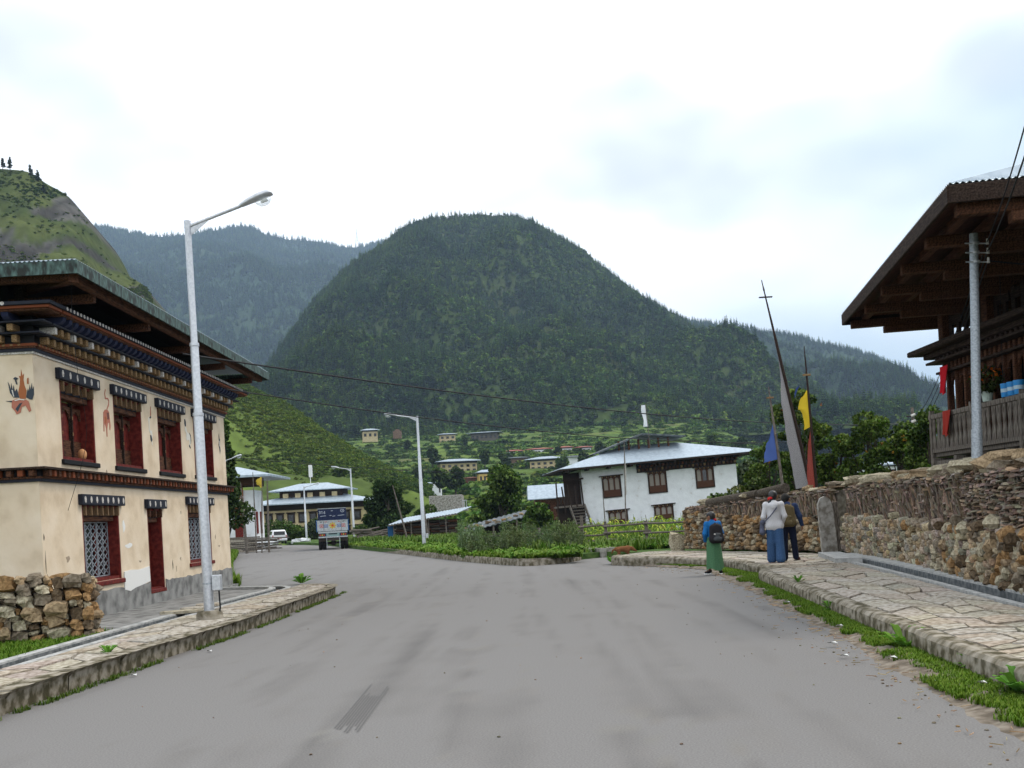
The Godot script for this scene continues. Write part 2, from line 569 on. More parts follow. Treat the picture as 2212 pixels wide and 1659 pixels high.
# ------------------------------------------------------------------ terrain
func village_y(x: float, d: float) -> float:
	if d < 110.0:
		return 0.0
	var y := 62.0 * pow((minf(d, 720.0) - 110.0) / 590.0, 1.6) * (1.0 - 0.85 * smoothstep(0.16, 0.36, x / d))
	var st := 3.2
	var k := y / st + fbm.get_noise_2d(x * 0.006, d * 0.006) * 1.4
	var fr := k - floorf(k)
	var terr := (floorf(k) + smoothstep(0.55, 1.0, fr)) * st - fbm.get_noise_2d(x * 0.006, d * 0.006) * 1.4 * st
	return lerpf(y, terr, 0.6 * smoothstep(130.0, 220.0, d))

class Hill:
	var crest: Array
	var base: Array
	var pw := 1.0
	var amp := 10.0
	var fq := 0.01
	var noise: FastNoiseLite
	func line(pts: Array, s: float) -> Vector3:
		var f := clampf(s, 0, 1) * (pts.size() - 1)
		var i := mini(int(f), pts.size() - 2)
		var p0: Vector3 = pts[maxi(i - 1, 0)]
		var p3: Vector3 = pts[mini(i + 2, pts.size() - 1)]
		return (pts[i] as Vector3).cubic_interpolate(pts[i + 1], p0, p3, f - i)
	func p(s: float, t: float) -> Vector3:
		var c := line(crest, s)
		var b := line(base, s)
		var q := b.lerp(c, t)
		q.y = b.y + (c.y - b.y) * pow(maxf(t, 0.0), pw)
		var k := sin(PI * clampf(t, 0, 1)) + 0.04
		q.y += amp * k * noise.get_noise_2d(q.x * fq, q.z * fq)
		return q

func make_hill(called: String, crest_px: Array, depths: Array, base_depth: float, base_y: float, spread: float, pw: float, amp: float, fq: float, ns: int, nt: int, colour: Callable, back := 0.6) -> Hill:
	var h := Hill.new()
	h.noise = fbm
	h.pw = pw
	h.amp = amp
	h.fq = fq
	for i in crest_px.size():
		var dp := lerp_line(depths, float(i) / (crest_px.size() - 1)).x
		var c := at(crest_px[i][0], crest_px[i][1], dp)
		h.crest.append(c)
		h.base.append(V(c.x * base_depth / dp * spread, base_y, base_depth))
	var b := MB.new()
	b.sm = 0
	var rows := nt + 4
	var grid := []
	for j in rows + 1:
		var row := PackedVector3Array()
		for i in ns + 1:
			var s := float(i) / ns
			if j <= nt:
				row.append(h.p(s, float(j) / nt))
			else:
				var c := h.p(s, 1.0)
				var k := float(j - nt) / 4.0
				row.append(c + Vector3(c.x / -c.z * -k * 0.0, -c.y * 0.9 * k * k - 2.0 * k, -c.y * back * 2.0 * k))
		grid.append(row)
	for j in rows:
		for i in ns:
			var q := [grid[j][i], grid[j + 1][i], grid[j + 1][i + 1], grid[j][i + 1]]
			for k in [0, 1, 2, 0, 2, 3]:
				var p: Vector3 = q[k]
				b.v.append(p)
				b.c.append(colour.call(p, float(j) / nt))
				b.g.append(0)
	struct(called, b.mesh(), M.hill)
	return h

func scatter(h: Hill, called: String, label: String, specs: Array) -> void:
	# specs: [count, lo, hi, t0, t1, meshes, density, colour, width]
	var o := thing(called, h.p(0.5, 0.0), label, "forest" if "forest" in called else "scrub")
	o.set_meta("kind", "stuff")
	for sp in specs:
		var meshes: Array = sp[5]
		for m in meshes.size():
			var xf := []
			var cl := []
			for i in int(sp[0]) / meshes.size():
				var s := rng.randf()
				var t: float = sp[3] + (sp[4] - sp[3]) * pow(rng.randf(), 0.72)
				var p := h.p(s, t)
				if rng.randf() > sp[6].call(p, t):
					continue
				var z := rf(sp[1], sp[2])
				xf.append(Transform3D(Basis(Vector3.UP, rf(0, TAU)).scaled(Vector3(z * sp[8], z * rf(0.85, 1.15), z * sp[8])), p - Vector3(0, z * 0.06, 0)))
				var sp_n := fbm.get_noise_2d(p.x * 0.011 + 31.0, p.z * 0.011)
				cl.append(tint(sp[7], 0.3) * Color(1.0 + sp_n * 0.75, 1.0 + sp_n * 0.5, 1.0 + sp_n * 0.2))
			mass(o, "growth", meshes[m], M.leaf, xf, cl)

func build_terrain() -> void:
	var b := MB.new()
	b.sm = 0
	# flat ground to the horizon
	b.col = Color(0.9, 0.9, 0.8)
	b.quad(V(-9000, -0.25, -300), V(-9000, -0.25, 9000), V(9000, -0.25, 9000), V(9000, -0.25, -300))
	struct("ground", b.mesh(), M.grassland)
	# terraced village slope
	b = MB.new()
	var nx := 150
	var nd := 170
	var rows := []
	for j in nd + 1:
		var d := 108.0 + 720.0 * pow(float(j) / nd, 1.35)
		var row := PackedVector3Array()
		for i in nx + 1:
			var x := -420.0 + 900.0 * i / nx
			row.append(V(x, village_y(x, d) - (0.3 if j == 0 else 0.0), d))
		rows.append(row)
	for j in nd:
		for i in nx:
			var q := [rows[j][i], rows[j + 1][i], rows[j + 1][i + 1], rows[j][i + 1]]
			for k in [0, 1, 2, 0, 2, 3]:
				var p: Vector3 = q[k]
				var g := fbm.get_noise_2d(p.x * 0.02, p.z * 0.05)
				var col := Color(0.13, 0.19, 0.045).lerp(Color(0.085, 0.135, 0.036), smoothstep(-0.2, 0.25, g))
				col = col.lerp(Color(0.16, 0.14, 0.07), smoothstep(0.3, 0.5, fbm.get_noise_2d(p.x * 0.012 + 40.0, p.z * 0.06)) * 0.6)
				b.v.append(p); b.c.append(col); b.g.append(0)
	struct("village_slope", b.mesh(), M.hill)
	var sx := []
	var sc := []
	for i in 9000:
		var d := 125.0 + 620.0 * pow(rng.randf(), 0.75)
		var x := rf(-0.33, 0.42) * d
		var g := fbm.get_noise_2d(x * 0.025 + 9.0, d * 0.04)
		if g < 0.0 and rng.randf() < 0.75:
			continue
		var z := rf(1.2, 4.2) * (1.0 + maxf(0.0, g))
		sx.append(Transform3D(Basis(Vector3.UP, rf(0, TAU)).scaled(Vector3(z * 1.3, z * 0.8, z * 1.3)), V(x, village_y(x, d) - 0.3, d)))
		sc.append(tint(Color(0.85, 0.9, 0.85), 0.35))
	var hs := thing("hillside_shrubs", V(0, 0, 125), "low green shrubs scattered over the terraced slope among the village houses", "shrubs")
	hs.set_meta("kind", "stuff")
	for k in 3:
		var xs := []
		var cs := []
		for i in range(k, sx.size(), 3):
			xs.append(sx[i]); cs.append(sc[i])
		mass(hs, "growth", cache.shrubs[k], M.leaf, xs, cs)
	# the conical forested hill
	var fc := func(p: Vector3, _t: float) -> Color:
		return Color(0.055, 0.085, 0.026).lerp(Color(0.085, 0.105, 0.036), smoothstep(-0.05, 0.4, fbm.get_noise_2d(p.x * 0.008, p.z * 0.006) + p.x * 0.0006))
	var cone := make_hill("forest_hill", [[420, 950], [500, 880], [560, 818], [640, 706], [700, 633], [760, 578], [830, 530], [880, 492], [930, 474], [1000, 470], [1080, 468], [1140, 478], [1200, 510], [1260, 555], [1330, 606], [1400, 656], [1460, 690], [1540, 740], [1620, 785], [1690, 824], [1780, 880], [1860, 930], [1950, 980]],
		[Vector3(1050, 0, 0), Vector3(1300, 0, 0), Vector3(1480, 0, 0), Vector3(1400, 0, 0), Vector3(1150, 0, 0)], 640.0, 44.0, 1.05, 1.0, 85.0, 0.0042, 110, 60, fc)
	var dn := func(p: Vector3, t: float) -> float:
		var g := fbm.get_noise_2d(p.x * 0.006 + 3.0, p.z * 0.006) - p.x * 0.0007
		return clampf(0.75 + g * 1.1 + (0.3 if t > 0.9 else 0.0), 0.35, 1.0)
	scatter(cone, "forest", "dense green pine forest covering the conical hill", [[30000, 4.5, 13.0, 0.0, 1.0, cache.pines, dn, Color.WHITE, 1.0],
		[42000, 2.5, 6.5, 0.0, 1.0, cache.rounds, func(_p, _t): return 1.0, Color(1.0, 1.05, 0.95), 1.0]])
	# far hazy mountain on the left and the ridge on the right
	var mc := func(p: Vector3, _t: float) -> Color:
		return Color(0.035, 0.058, 0.028).lerp(Color(0.055, 0.075, 0.036), smoothstep(0.0, 0.5, fbm.get_noise_2d(p.x * 0.002, p.z * 0.003)))
	var mtn := make_hill("far_mountain", [[-300, 470], [-100, 480], [80, 470], [215, 492], [290, 505], [350, 512], [420, 505], [470, 497], [530, 489], [570, 504], [620, 516], [690, 523], [740, 534], [790, 533], [830, 524], [900, 530], [980, 560], [1060, 600]],
		[Vector3(3400, 0, 0), Vector3(3600, 0, 0), Vector3(3900, 0, 0), Vector3(4300, 0, 0)], 1150.0, 40.0, 1.0, 1.15, 160.0, 0.0012, 90, 50, mc, 0.3)
	scatter(mtn, "far_mountain_forest", "blue-green hazy forest covering the far mountain", [[34000, 12.0, 22.0, 0.1, 1.0, cache.pines, func(p, _t): return clampf(0.75 + fbm.get_noise_2d(p.x * 0.002, p.z * 0.002), 0.2, 1.0), Color(0.9, 0.95, 0.9), 1.2]])
	var rdg := make_hill("right_ridge", [[1250, 640], [1350, 665], [1450, 685], [1500, 694], [1560, 703], [1640, 716], [1720, 730], [1800, 748], [1860, 764], [1910, 783], [1950, 808], [1985, 835], [2020, 860], [2060, 895], [2110, 930], [2160, 960], [2260, 1000]],
		[Vector3(2700, 0, 0), Vector3(2500, 0, 0), Vector3(2300, 0, 0), Vector3(1900, 0, 0)], 700.0, 2.0, 1.0, 1.05, 90.0, 0.002, 80, 40, mc, 0.3)
	scatter(rdg, "right_ridge_forest", "hazy green forest covering the lower ridge beyond the flag poles", [[24000, 8.0, 15.0, 0.0, 1.0, cache.pines, func(p, _t): return clampf(0.65 + fbm.get_noise_2d(p.x * 0.004, p.z * 0.004) * 1.4, 0.15, 1.0), Color(0.95, 1.0, 0.9), 1.1]])
	# steep grassy hill with a rock face, upper left
	var cc := func(p: Vector3, t: float) -> Color:
		var rock := smoothstep(0.0, 0.12, fbm.get_noise_2d(p.x * 0.03 + 7.0, p.y * 0.03) + 0.30 - absf(p.x + 164.0) * 0.016 - absf(t - 0.86) * 1.1)
		var gcol := Color(0.092, 0.112, 0.036).lerp(Color(0.060, 0.082, 0.028), smoothstep(-0.25, 0.2, fbm.get_noise_2d(p.x * 0.04, p.y * 0.05)))
		var rcol := Color(0.13, 0.125, 0.115).lerp(Color(0.06, 0.057, 0.052), smoothstep(-0.3, 0.3, fbm.get_noise_2d(p.x * 0.12, p.y * 0.05)))
		return gcol.lerp(rcol, rock)
	var cliff := make_hill("cliff_hill", [[-420, 330], [-300, 345], [-180, 352], [-80, 358], [0, 364], [60, 372], [100, 396], [150, 426], [185, 474], [215, 530], [240, 572], [280, 598], [308, 615], [326, 640], [330, 690], [334, 760], [336, 840]],
		[Vector3(430, 0, 0), Vector3(440, 0, 0), Vector3(440, 0, 0), Vector3(420, 0, 0)], 250.0, 2.0, 0.97, 1.0, 7.0, 0.05, 110, 70, cc)
	scatter(cliff, "cliff_hill_scrub", "olive green scrub on the steep grassy hill above the cream house", [[22000, 0.4, 1.2, 0.1, 1.0, cache.shrubs, func(p, t): return clampf(0.45 + fbm.get_noise_2d(p.x * 0.05, p.y * 0.05) - (0.7 if absf(p.x + 164.0) < 16.0 and t > 0.65 else 0.0), 0.02, 0.9), Color(0.8, 0.74, 0.7), 1.4]])
	# grassy spur behind the conifer
	var pc := func(p: Vector3, t: float) -> Color:
		var g := smoothstep(-0.1, 0.15, fbm.get_noise_2d(p.x * 0.02 + 2.0, p.z * 0.02) + 0.25 - absf(t - 0.42) * 1.5)
		return Color(0.085, 0.12, 0.032).lerp(Color(0.125, 0.175, 0.04), g)
	var spur := make_hill("grassy_spur", [[60, 740], [180, 750], [300, 770], [400, 790], [485, 806], [560, 846], [620, 872], [680, 915], [740, 955], [800, 990], [860, 1020], [930, 1052]],
		[Vector3(340, 0, 0), Vector3(330, 0, 0), Vector3(290, 0, 0), Vector3(250, 0, 0)], 165.0, 0.0, 1.0, 0.95, 7.0, 0.02, 60, 40, pc)
	scatter(spur, "spur_scrub", "olive scrub on the upper part of the grassy spur", [[20000, 0.4, 1.15, 0.1, 1.0, cache.shrubs, func(p, t): return clampf(smoothstep(0.42, 0.6, t + 0.5 * fbm.get_noise_2d(p.x * 0.03, p.z * 0.03)), 0.015, 1.0), Color(1.05, 1.0, 0.95), 1.2]])

# ------------------------------------------------------------------ street
func line_x(pts: Array, d: float) -> float:
	# pts: [depth, x] pairs in rising depth
	for i in pts.size() - 1:
		if d <= pts[i + 1][0]:
			return lerpf(pts[i][1], pts[i + 1][1], clampf((d - pts[i][0]) / (pts[i + 1][0] - pts[i][0]), 0, 1))
	return pts[-1][1]
func path3(pts: Array, y := 0.0) -> Array:
	# [x, depth] pairs to points
	var o := []
	for p in pts:
		o.append(V(p[0], y, p[1]))
	return o
func slab(poly: Array, y0: float, y1: float) -> ArrayMesh:
	var p2 := PackedVector2Array()
	for p in poly:
		p2.append(Vector2(p.x, p.z))
	var b := MB.new()
	b.prism(p2, Transform3D(Basis(Vector3(1, 0, 0), Vector3(0, 0, 1), Vector3(0, 1, 0)), Vector3(0, y0, 0)), y1 - y0)
	return b.mesh()
# sweep an outline (sideways, up) along a line on the ground
func sweep(profile: Array, path: Array, closed := true) -> ArrayMesh:
	var rings := []
	for i in path.size():
		var d: Vector3 = path[mini(i + 1, path.size() - 1)] - path[maxi(i - 1, 0)]
		d.y = 0
		d = d.normalized()
		var side := Vector3(-d.z, 0, d.x)
		var r := PackedVector3Array()
		for q in profile:
			r.append(path[i] + side * q[0] + Vector3(0, q[1], 0))
		rings.append(r)
	var b := MB.new()
	b.loft(rings, closed, closed)
	return b.mesh()
func cut_line(path: Array, step: float) -> Array:
	# points every step metres along a line
	var out := [path[0]]
	var acc := 0.0
	for i in path.size() - 1:
		var a: Vector3 = path[i]
		var b: Vector3 = path[i + 1]
		var l := a.distance_to(b)
		var t := step - acc
		while t < l:
			out.append(a.lerp(b, t / l))
			t += step
		acc = l - (t - step)
	out.append(path[-1])
	return out
func kerb_blocks(parent: Node3D, path: Array, h: float, w: float, step: float, m: Material) -> void:
	var fine := cut_line(path, step / 4.0)
	var i := 0
	while i < fine.size() - 1:
		var seg := []
		for k in 5:
			if i + k < fine.size():
				var p: Vector3 = fine[i + k]
				seg.append(p + Vector3(rf(-0.008, 0.008), 0, 0))
		i += 4
		if seg.size() < 2:
			break
		# keep a narrow joint
		var dd: Vector3 = (seg[1] - seg[0]).normalized()
		seg[0] += dd * 0.007
		seg[-1] -= (seg[-1] - seg[-2]).normalized() * 0.007
		var dy := rf(-0.012, 0.012)
		part(parent, "kerb_block", sweep([[-0.03, -0.1], [-0.005, h - 0.05 + dy], [0.03, h - 0.012 + dy], [0.07, h + dy], [w, h + dy - 0.004], [w, -0.1]], seg), m)
func flagstones(parent: Node3D, front: Array, back: Array, y: float, na: int, nc: int) -> void:
	var g := []
	for i in na + 1:
		var row := []
		for j in nc + 1:
			var s := (i + (rf(-0.28, 0.28) if i > 0 and i < na else 0.0) + 0.5 * (j % 2) * (1 if i > 0 and i < na else 0)) / na
			var t := (j + (rf(-0.28, 0.28) if j > 0 and j < nc else 0.0)) / float(nc)
			row.append(lerp_line(front, s).lerp(lerp_line(back, s), t))
		g.append(row)
	for i in na:
		for j in nc:
			var q := [g[i][j], g[i + 1][j], g[i + 1][j + 1], g[i][j + 1]]
			var ctr: Vector3 = (q[0] + q[1] + q[2] + q[3]) * 0.25
			var poly := []
			for k in 4:
				var a: Vector3 = q[k]
				var b: Vector3 = q[(k + 1) % 4]
				poly.append(a.lerp(ctr, rf(0.03, 0.16)))
				var mid := a.lerp(b, rf(0.35, 0.65))
				poly.append(mid.lerp(ctr, rf(0.02, 0.09)))
			var lift := rf(-0.006, 0.014)
			# top face a little smaller than the foot, so that the edges catch light
			var top := PackedVector3Array()
			var low := PackedVector3Array()
			for p in poly:
				low.append(Vector3(p.x, y - 0.05, p.z))
				var t: Vector3 = p.lerp(ctr, 0.03)
				top.append(Vector3(t.x, y + 0.018 + lift + rf(-0.003, 0.003), t.z))
			var mb := MB.new()
			mb.col = tint(Color(1.0, 0.97, 0.93), 0.16)
			mb.loft([low, top], true, true)
			part(parent, "flagstone", mb.mesh(), M.flag)
func grass_patch(called: String, label: String, spots: Callable, n: int, lo: float, hi: float, col: Color, mesh: Mesh = null, spread := 1.0) -> void:
	var xf := []
	var cl := []
	for i in n:
		var p = spots.call()
		if p == null:
			continue
		var z := rf(lo, hi)
		xf.append(Transform3D(Basis(Vector3.UP, rf(0, TAU)).scaled(Vector3(z * spread, z, z * spread)), p))
		cl.append(tint(col, 0.32))
	var o := mass(self, called, mesh if mesh else grass_mesh, M.leaf, xf, cl)
	tag(o, label, "grass" if "grass" in label else "weeds", "", "stuff")

var road_left := [[-20, -5.4], [10, -5.15], [15, -4.75], [20, -4.45], [25, -4.3], [26.4, -4.9], [27.4, -7.2], [29, -7.7], [31, -8.2], [35, -9.5], [50, -13.5], [69.5, -18.3], [80, -21.3], [91, -26.5], [100, -36.5], [106, -50.0], [112, -64.0], [118, -80.0]]
var road_right := [[-20, 6.0], [25, 7.0], [30, 9.0], [38, 9.0], [40, 2.0], [41.3, -1.2], [57, -5.8], [73, -10.4], [87, -15.0], [97, -19.0], [108, -27.5], [114, -44.0], [118, -60.0]]

func build_street() -> void:
	# asphalt
	var b := MB.new()
	b.sm = 0
	var ds := []
	var d := -20.0
	while d < 118.0:
		ds.append(d)
		d += 0.22 if d > 3 and d < 30 else (0.6 if d < 60 else 1.5)
	var nx := 110
	var rows := []
	for dd: float in ds:
		var r := []
		var l := line_x(road_left, dd)
		var rt := line_x(road_right, dd)
		for i in nx + 1:
			var x := lerpf(l, rt, float(i) / nx)
			var y := 0.035 * (1.0 - pow(absf(x + 0.4) / 6.0, 2.0)) if dd < 27 else 0.0
			var p := V(x, maxf(y, -0.03), dd)
			# worn, dusty and patched asphalt: tyre-worn lanes along the road, pale dust in blotches
			var k := 1.0 + 0.14 * fbm.get_noise_2d(x * 0.3, dd * 0.1) + 0.30 * fbm.get_noise_2d(x * 2.0 + 50.0, dd * 0.05) + 0.10 * fbm.get_noise_2d(x * 0.9 + 9.0, dd * 0.9)
			var c := Color(k, k * 0.995, k * 0.99)
			var dust := smoothstep(0.10, 0.42, fbm.get_noise_2d(x * 0.55 + 20.0, dd * 0.3 + 5.0) + 0.16 * smoothstep(2.2, 4.0, absf(x + 0.3)))
			c = c.lerp(Color(1.5, 1.40, 1.25), dust * 0.7)
			var litter := smoothstep(0.2, 0.5, fbm.get_noise_2d(x * 1.8 + 80.0, dd * 1.4))
			c = c.lerp(Color(0.85, 0.82, 0.77), litter * 0.08)
			r.append([p, c])
		rows.append(r)
	for j in rows.size() - 1:
		for i in nx:
			for q in [rows[j][i], rows[j + 1][i], rows[j + 1][i + 1], rows[j][i], rows[j + 1][i + 1], rows[j][i + 1]]:
				b.v.append(q[0]); b.c.append(q[1]); b.g.append(0)
	struct("road", b.mesh(), M.road)
	# rubber left by a braking wheel: narrow tread stripes
	var sk := MB.new()
	for q in 9:
		var off := -0.11 + q * 0.027
		var d0 := 8.35 + rf(0, 0.5)
		var d1 := 10.9 - rf(0, 0.9)
		var st := []
		for i in 7:
			var dd := lerpf(d0, d1, i / 6.0)
			var x := -1.44 + off
			st.append(V(x, 0.035 * (1.0 - pow(absf(x + 0.4) / 6.0, 2.0)) + 0.004, dd))
		for i in 6:
			sk.quad(st[i], st[i + 1], st[i + 1] + Vector3(0.015, 0, 0), st[i] + Vector3(0.015, 0, 0))
	struct("skid_mark", sk.mesh(), mt(lin(0.118, 0.115, 0.113), 0.85))
	# grass land beyond the road
	var isl := path3([[-11.25, 73], [-8.9, 65], [-6.55, 57], [-4.2, 49], [-2.0, 41.3], [0.2, 35.5], [0.9, 35.0], [1.7, 35.8], [2.4, 37.6], [3.3, 38.6], [4.3, 36.6], [5.9, 35.6], [9.0, 33.0], [120, 33], [120, 113], [-25, 113], [-19.3, 97], [-15.2, 87]])
	struct("meadow", slab(isl, -0.3, 0.2), M.grassland)
	struct("roadside_field", slab(path3([[-7.6, 29.2], [-8.2, 31], [-9.5, 35], [-13.5, 50], [-18.3, 69.5], [-21.3, 80], [-26.5, 91], [-36.5, 100], [-50, 106], [-64, 112], [-120, 112], [-120, 29.2]]), -0.3, 0.1), M.grassland)
	struct("garden", slab(path3([[6.6, -20], [6.6, 10], [7.1, 14.2], [8.1, 20], [8.9, 26.5], [8.9, 28.4], [7.6, 32.8], [120, 32.8], [120, -20]]), -0.3, 0.3), M.grassland)
	struct("house_yard", slab(path3([[-6.5, -20], [-6.5, 8], [-6.35, 16.4], [-6.3, 16.6], [-60, 16.6], [-60, -20]]), -0.3, 0.17), M.grassland)
	# low earth kerb round the island
	var ik := path3([[-11.1, 73], [-6.45, 57], [-1.9, 41.3], [0.15, 35.6], [0.8, 35.05], [1.6, 35.7], [2.3, 37.4]])
	struct("island_kerb", sweep([[-0.12, -0.1], [-0.1, 0.19], [-0.05, 0.235], [0.08, 0.235], [0.12, -0.1]], smooth_line(ik, 5)), M.kerb)
	# ---- pavement on the left
	var lf := smooth_line(path3([[-5.35, -4], [-5.22, 5], [-5.05, 10.2], [-4.84, 13.4], [-4.56, 16.5], [-4.42, 20], [-4.3, 24], [-4.32, 25.2], [-4.6, 26.0], [-5.2, 26.5]]), 5)
	var lb := smooth_line(path3([[-6.25, -4], [-6.2, 5], [-5.98, 10.2], [-5.93, 13.4], [-5.86, 16.5], [-5.75, 20], [-5.6, 23], [-5.5, 24.6], [-5.45, 25.4], [-5.4, 26.3]]), 5)
	var pl := struct("pavement_left", slab(path3([[-6.9, -4], [-6.3, 10.2], [-6.25, 16.5], [-6.1, 23], [-6.0, 26.5], [-5.2, 26.4], [-4.65, 25.9], [-4.38, 25.1], [-4.38, 23.8], [-4.5, 20], [-4.64, 16.5], [-4.92, 13.4], [-5.13, 10.2], [-5.3, 5], [-5.43, -4]]), -0.2, 0.17), M.earth)
	kerb_blocks(pl, lf, 0.25, -0.2, 1.3, M.kerb)
	var lf2 := []
	for p in lf:
		lf2.append(p + Vector3(-0.21, 0, 0))
	flagstones(pl, lf2, lb, 0.225, 44, 2)
	var ldr := smooth_line(path3([[-6.35, -4], [-6.3, 5], [-6.1, 10.2], [-6.07, 13.4], [-6.0, 16.5], [-5.9, 20], [-5.75, 23], [-5.66, 24.9], [-5.8, 25.8], [-6.3, 26.4], [-7.6, 26.9]]), 5)
	part(pl, "drain", sweep([[-0.27, -0.2], [-0.27, 0.265], [-0.12, 0.265], [-0.115, -0.125], [0.115, -0.125], [0.12, 0.25], [0.24, 0.25], [0.24, -0.2]], ldr), M.drain)
	part(pl, "shade_toned_lining", sweep([[-0.117, 0.24], [-0.11, -0.12], [0.11, -0.12], [0.117, 0.225], [0.11, 0.225], [0.1, -0.11], [-0.1, -0.11], [-0.11, 0.24]], ldr), M.mortar_with_shade)  # lining of the groove: cement tone plus painted-in shade
	part(pl, "apron", slab(path3([[-6.3, 15.9], [-6.2, 20], [-6.05, 23], [-5.95, 25.6], [-6.4, 26.7], [-7.6, 27.1], [-7.8, 29.6], [-8.2, 29.6], [-8.2, 15.9]]), -0.2, 0.2), M.plinth)
	# slabs bridging the drain
	for k in [[-6.05, 18.9, 0.75, 0.5, 0.3], [-5.98, 19.6, 0.6, 0.62, -0.2], [-5.94, 20.3, 0.5, 0.5, 0.15]]:
		var mb := MB.new()
		mb.col = tint(Color(1.0, 0.95, 0.88), 0.1)
		var lo := PackedVector3Array()
		var hi := PackedVector3Array()
		for j in 7:
			var a := TAU * j / 7
			var q := Vector3(cos(a) * k[2] * rf(0.4, 0.55), 0, sin(a) * k[3] * rf(0.4, 0.55)).rotated(Vector3.UP, k[4]) + V(k[0], 0, k[1])
			lo.append(q + Vector3(0, 0.262, 0)); hi.append(q + Vector3(0, 0.31 + rf(-0.008, 0.008), 0))
		mb.loft([lo, hi])
		part(pl, "cover_slab", mb.mesh(), M.flag)
	# ---- pavement on the right, first run
	var rfm := smooth_line(path3([[3.45, -4], [3.72, 4], [4.01, 8.4], [4.14, 10.1], [4.34, 12.5], [4.73, 16.9], [5.08, 21.4], [5.28, 22.7], [5.7, 23.2], [6.3, 23.3]]), 5)
	var rbk := smooth_line(path3([[5.3, -4], [5.5, 4], [5.75, 8.4], [5.9, 10.1], [6.1, 12.5], [6.66, 16.9], [7.22, 21.4], [7.35, 22.4], [7.4, 23.0], [7.42, 23.3]]), 5)
	var pr := struct("pavement_right", slab(path3([[3.55, -4], [3.82, 4], [4.1, 8.4], [4.23, 10.1], [4.43, 12.5], [4.82, 16.9], [5.17, 21.4], [5.4, 22.7], [5.75, 23.1], [7.5, 23.25], [7.3, 21.4], [6.75, 16.9], [6.2, 12.5], [6.0, 10], [5.6, 4], [5.4, -4]]), -0.2, 0.19), M.earth)
	kerb_blocks(pr, rfm, 0.27, 0.2, 1.9, M.kerb)
	var rf2 := []
	for p in rfm:
		rf2.append(p + Vector3(0.21, 0, 0))
	flagstones(pr, rf2, rbk, 0.235, 52, 4)
	var rdr := smooth_line(path3([[5.75, -4], [5.85, 4], [6.1, 8.4], [6.22, 10.1], [6.42, 12.8], [6.98, 17], [7.55, 21.5], [7.85, 24.4], [8.05, 26.2]]), 5)
	part(pr, "drain", sweep([[-0.24, -0.2], [-0.24, 0.275], [-0.13, 0.275], [-0.125, -0.125], [0.125, -0.125], [0.13, 0.33], [0.5, 0.345], [0.5, -0.2]], rdr), M.drain)
	part(pr, "shade_toned_lining", sweep([[-0.126, 0.25], [-0.12, -0.12], [0.12, -0.12], [0.126, 0.3], [0.118, 0.3], [0.11, -0.11], [-0.11, -0.11], [-0.118, 0.25]], rdr), M.mortar_with_shade)  # cement lining whose dark colour also carries the shade of the narrow channel
	# ---- pavement on the right, second run round the bend
	var sf := smooth_line(path3([[6.5, 23.45], [5.85, 23.7], [5.62, 24.6], [5.55, 26], [5.4, 27.6], [4.9, 29.2], [4.2, 30.6], [3.3, 32.0], [3.0, 32.9], [3.3, 33.6]]), 5)
	var sb := smooth_line(path3([[7.5, 23.5], [7.6, 24.2], [7.75, 25.2], [7.95, 26.6], [8.1, 28.2], [7.7, 29.8], [6.9, 31.6], [6.0, 33.4], [5.2, 34.8], [4.6, 35.2]]), 5)
	var ps := struct("pavement_bend", slab(path3([[6.5, 23.5], [5.95, 23.8], [5.72, 24.7], [5.65, 26], [5.5, 27.7], [5.0, 29.3], [4.3, 30.7], [3.4, 32.1], [3.15, 32.9], [3.4, 33.5], [4.8, 35.4], [6.0, 35.4], [8.6, 29.2], [8.6, 27], [8.2, 25], [7.6, 23.5]]), -0.2, 0.2), M.earth)
	kerb_blocks(ps, sf, 0.28, 0.22, 2.4, M.kerb)
	var sf2 := []
	for p in sf:
		sf2.append(p + Vector3(0.2, 0, -0.1))
	flagstones(ps, sf2, sb, 0.245, 26, 4)
	part(ps, "drain_cover", slab(path3([[7.2, 23.6], [7.75, 23.4], [8.25, 26.6], [7.75, 26.8]]), 0.1, 0.36), M.drain)
	# concrete culvert slab at the mouth of the field path
	struct("culvert_slab", slab(path3([[0.2, 44.8], [1.6, 41.2], [3.2, 38.3], [4.2, 38.9], [2.6, 42.4], [1.3, 45.4]]), 0.0, 0.34), M.concrete)
	# path beside the lorry
	struct("field_path", slab(path3([[-11.0, 74], [-7.2, 84], [-3, 92], [-1.5, 91], [-5.2, 82], [-9.4, 72.5]]), 0.1, 0.226), M.earth)
	# verge on the right: bare earth with grass
	var vr := [[-4, 3.3], [5, 3.3], [7.2, 3.44], [8.25, 3.53], [10, 3.65], [11.8, 3.95], [14.2, 4.15], [17, 4.37], [21, 4.72], [24.9, 5.02], [28, 5.2], [30.5, 4.2], [33, 3.1]]
	var vk := [[-4, 3.65], [6, 4.0], [8.9, 4.2], [10.2, 4.3], [13, 4.46], [17.2, 4.8], [21.4, 5.2], [22.9, 5.5], [23.6, 5.9], [24.4, 5.75], [26, 5.65], [28, 5.4], [30.5, 4.4], [33, 3.3]]
	b = MB.new()
	b.sm = 0
	var vrow := []
	d = -4.0
	while d < 33.0:
		var r := PackedVector3Array()
		var l := line_x(vr, d) - 0.12 + 0.16 * fbm.get_noise_2d(d * 1.3, 3.0) - 0.05
		for i in 7:
			var x := lerpf(l, line_x(vk, d) + 0.05, i / 6.0)
			r.append(V(x, 0.012 + 0.05 * smoothstep(0.0, 0.4, i / 6.0) + 0.02 * fbm.get_noise_2d(x * 3.0, d * 3.0), d))
		vrow.append(r)
		d += 0.2
	b.col = Color(0.95, 0.92, 0.9)
	b.loft(vrow, false, false)
	struct("verge", b.mesh(), M.earth)
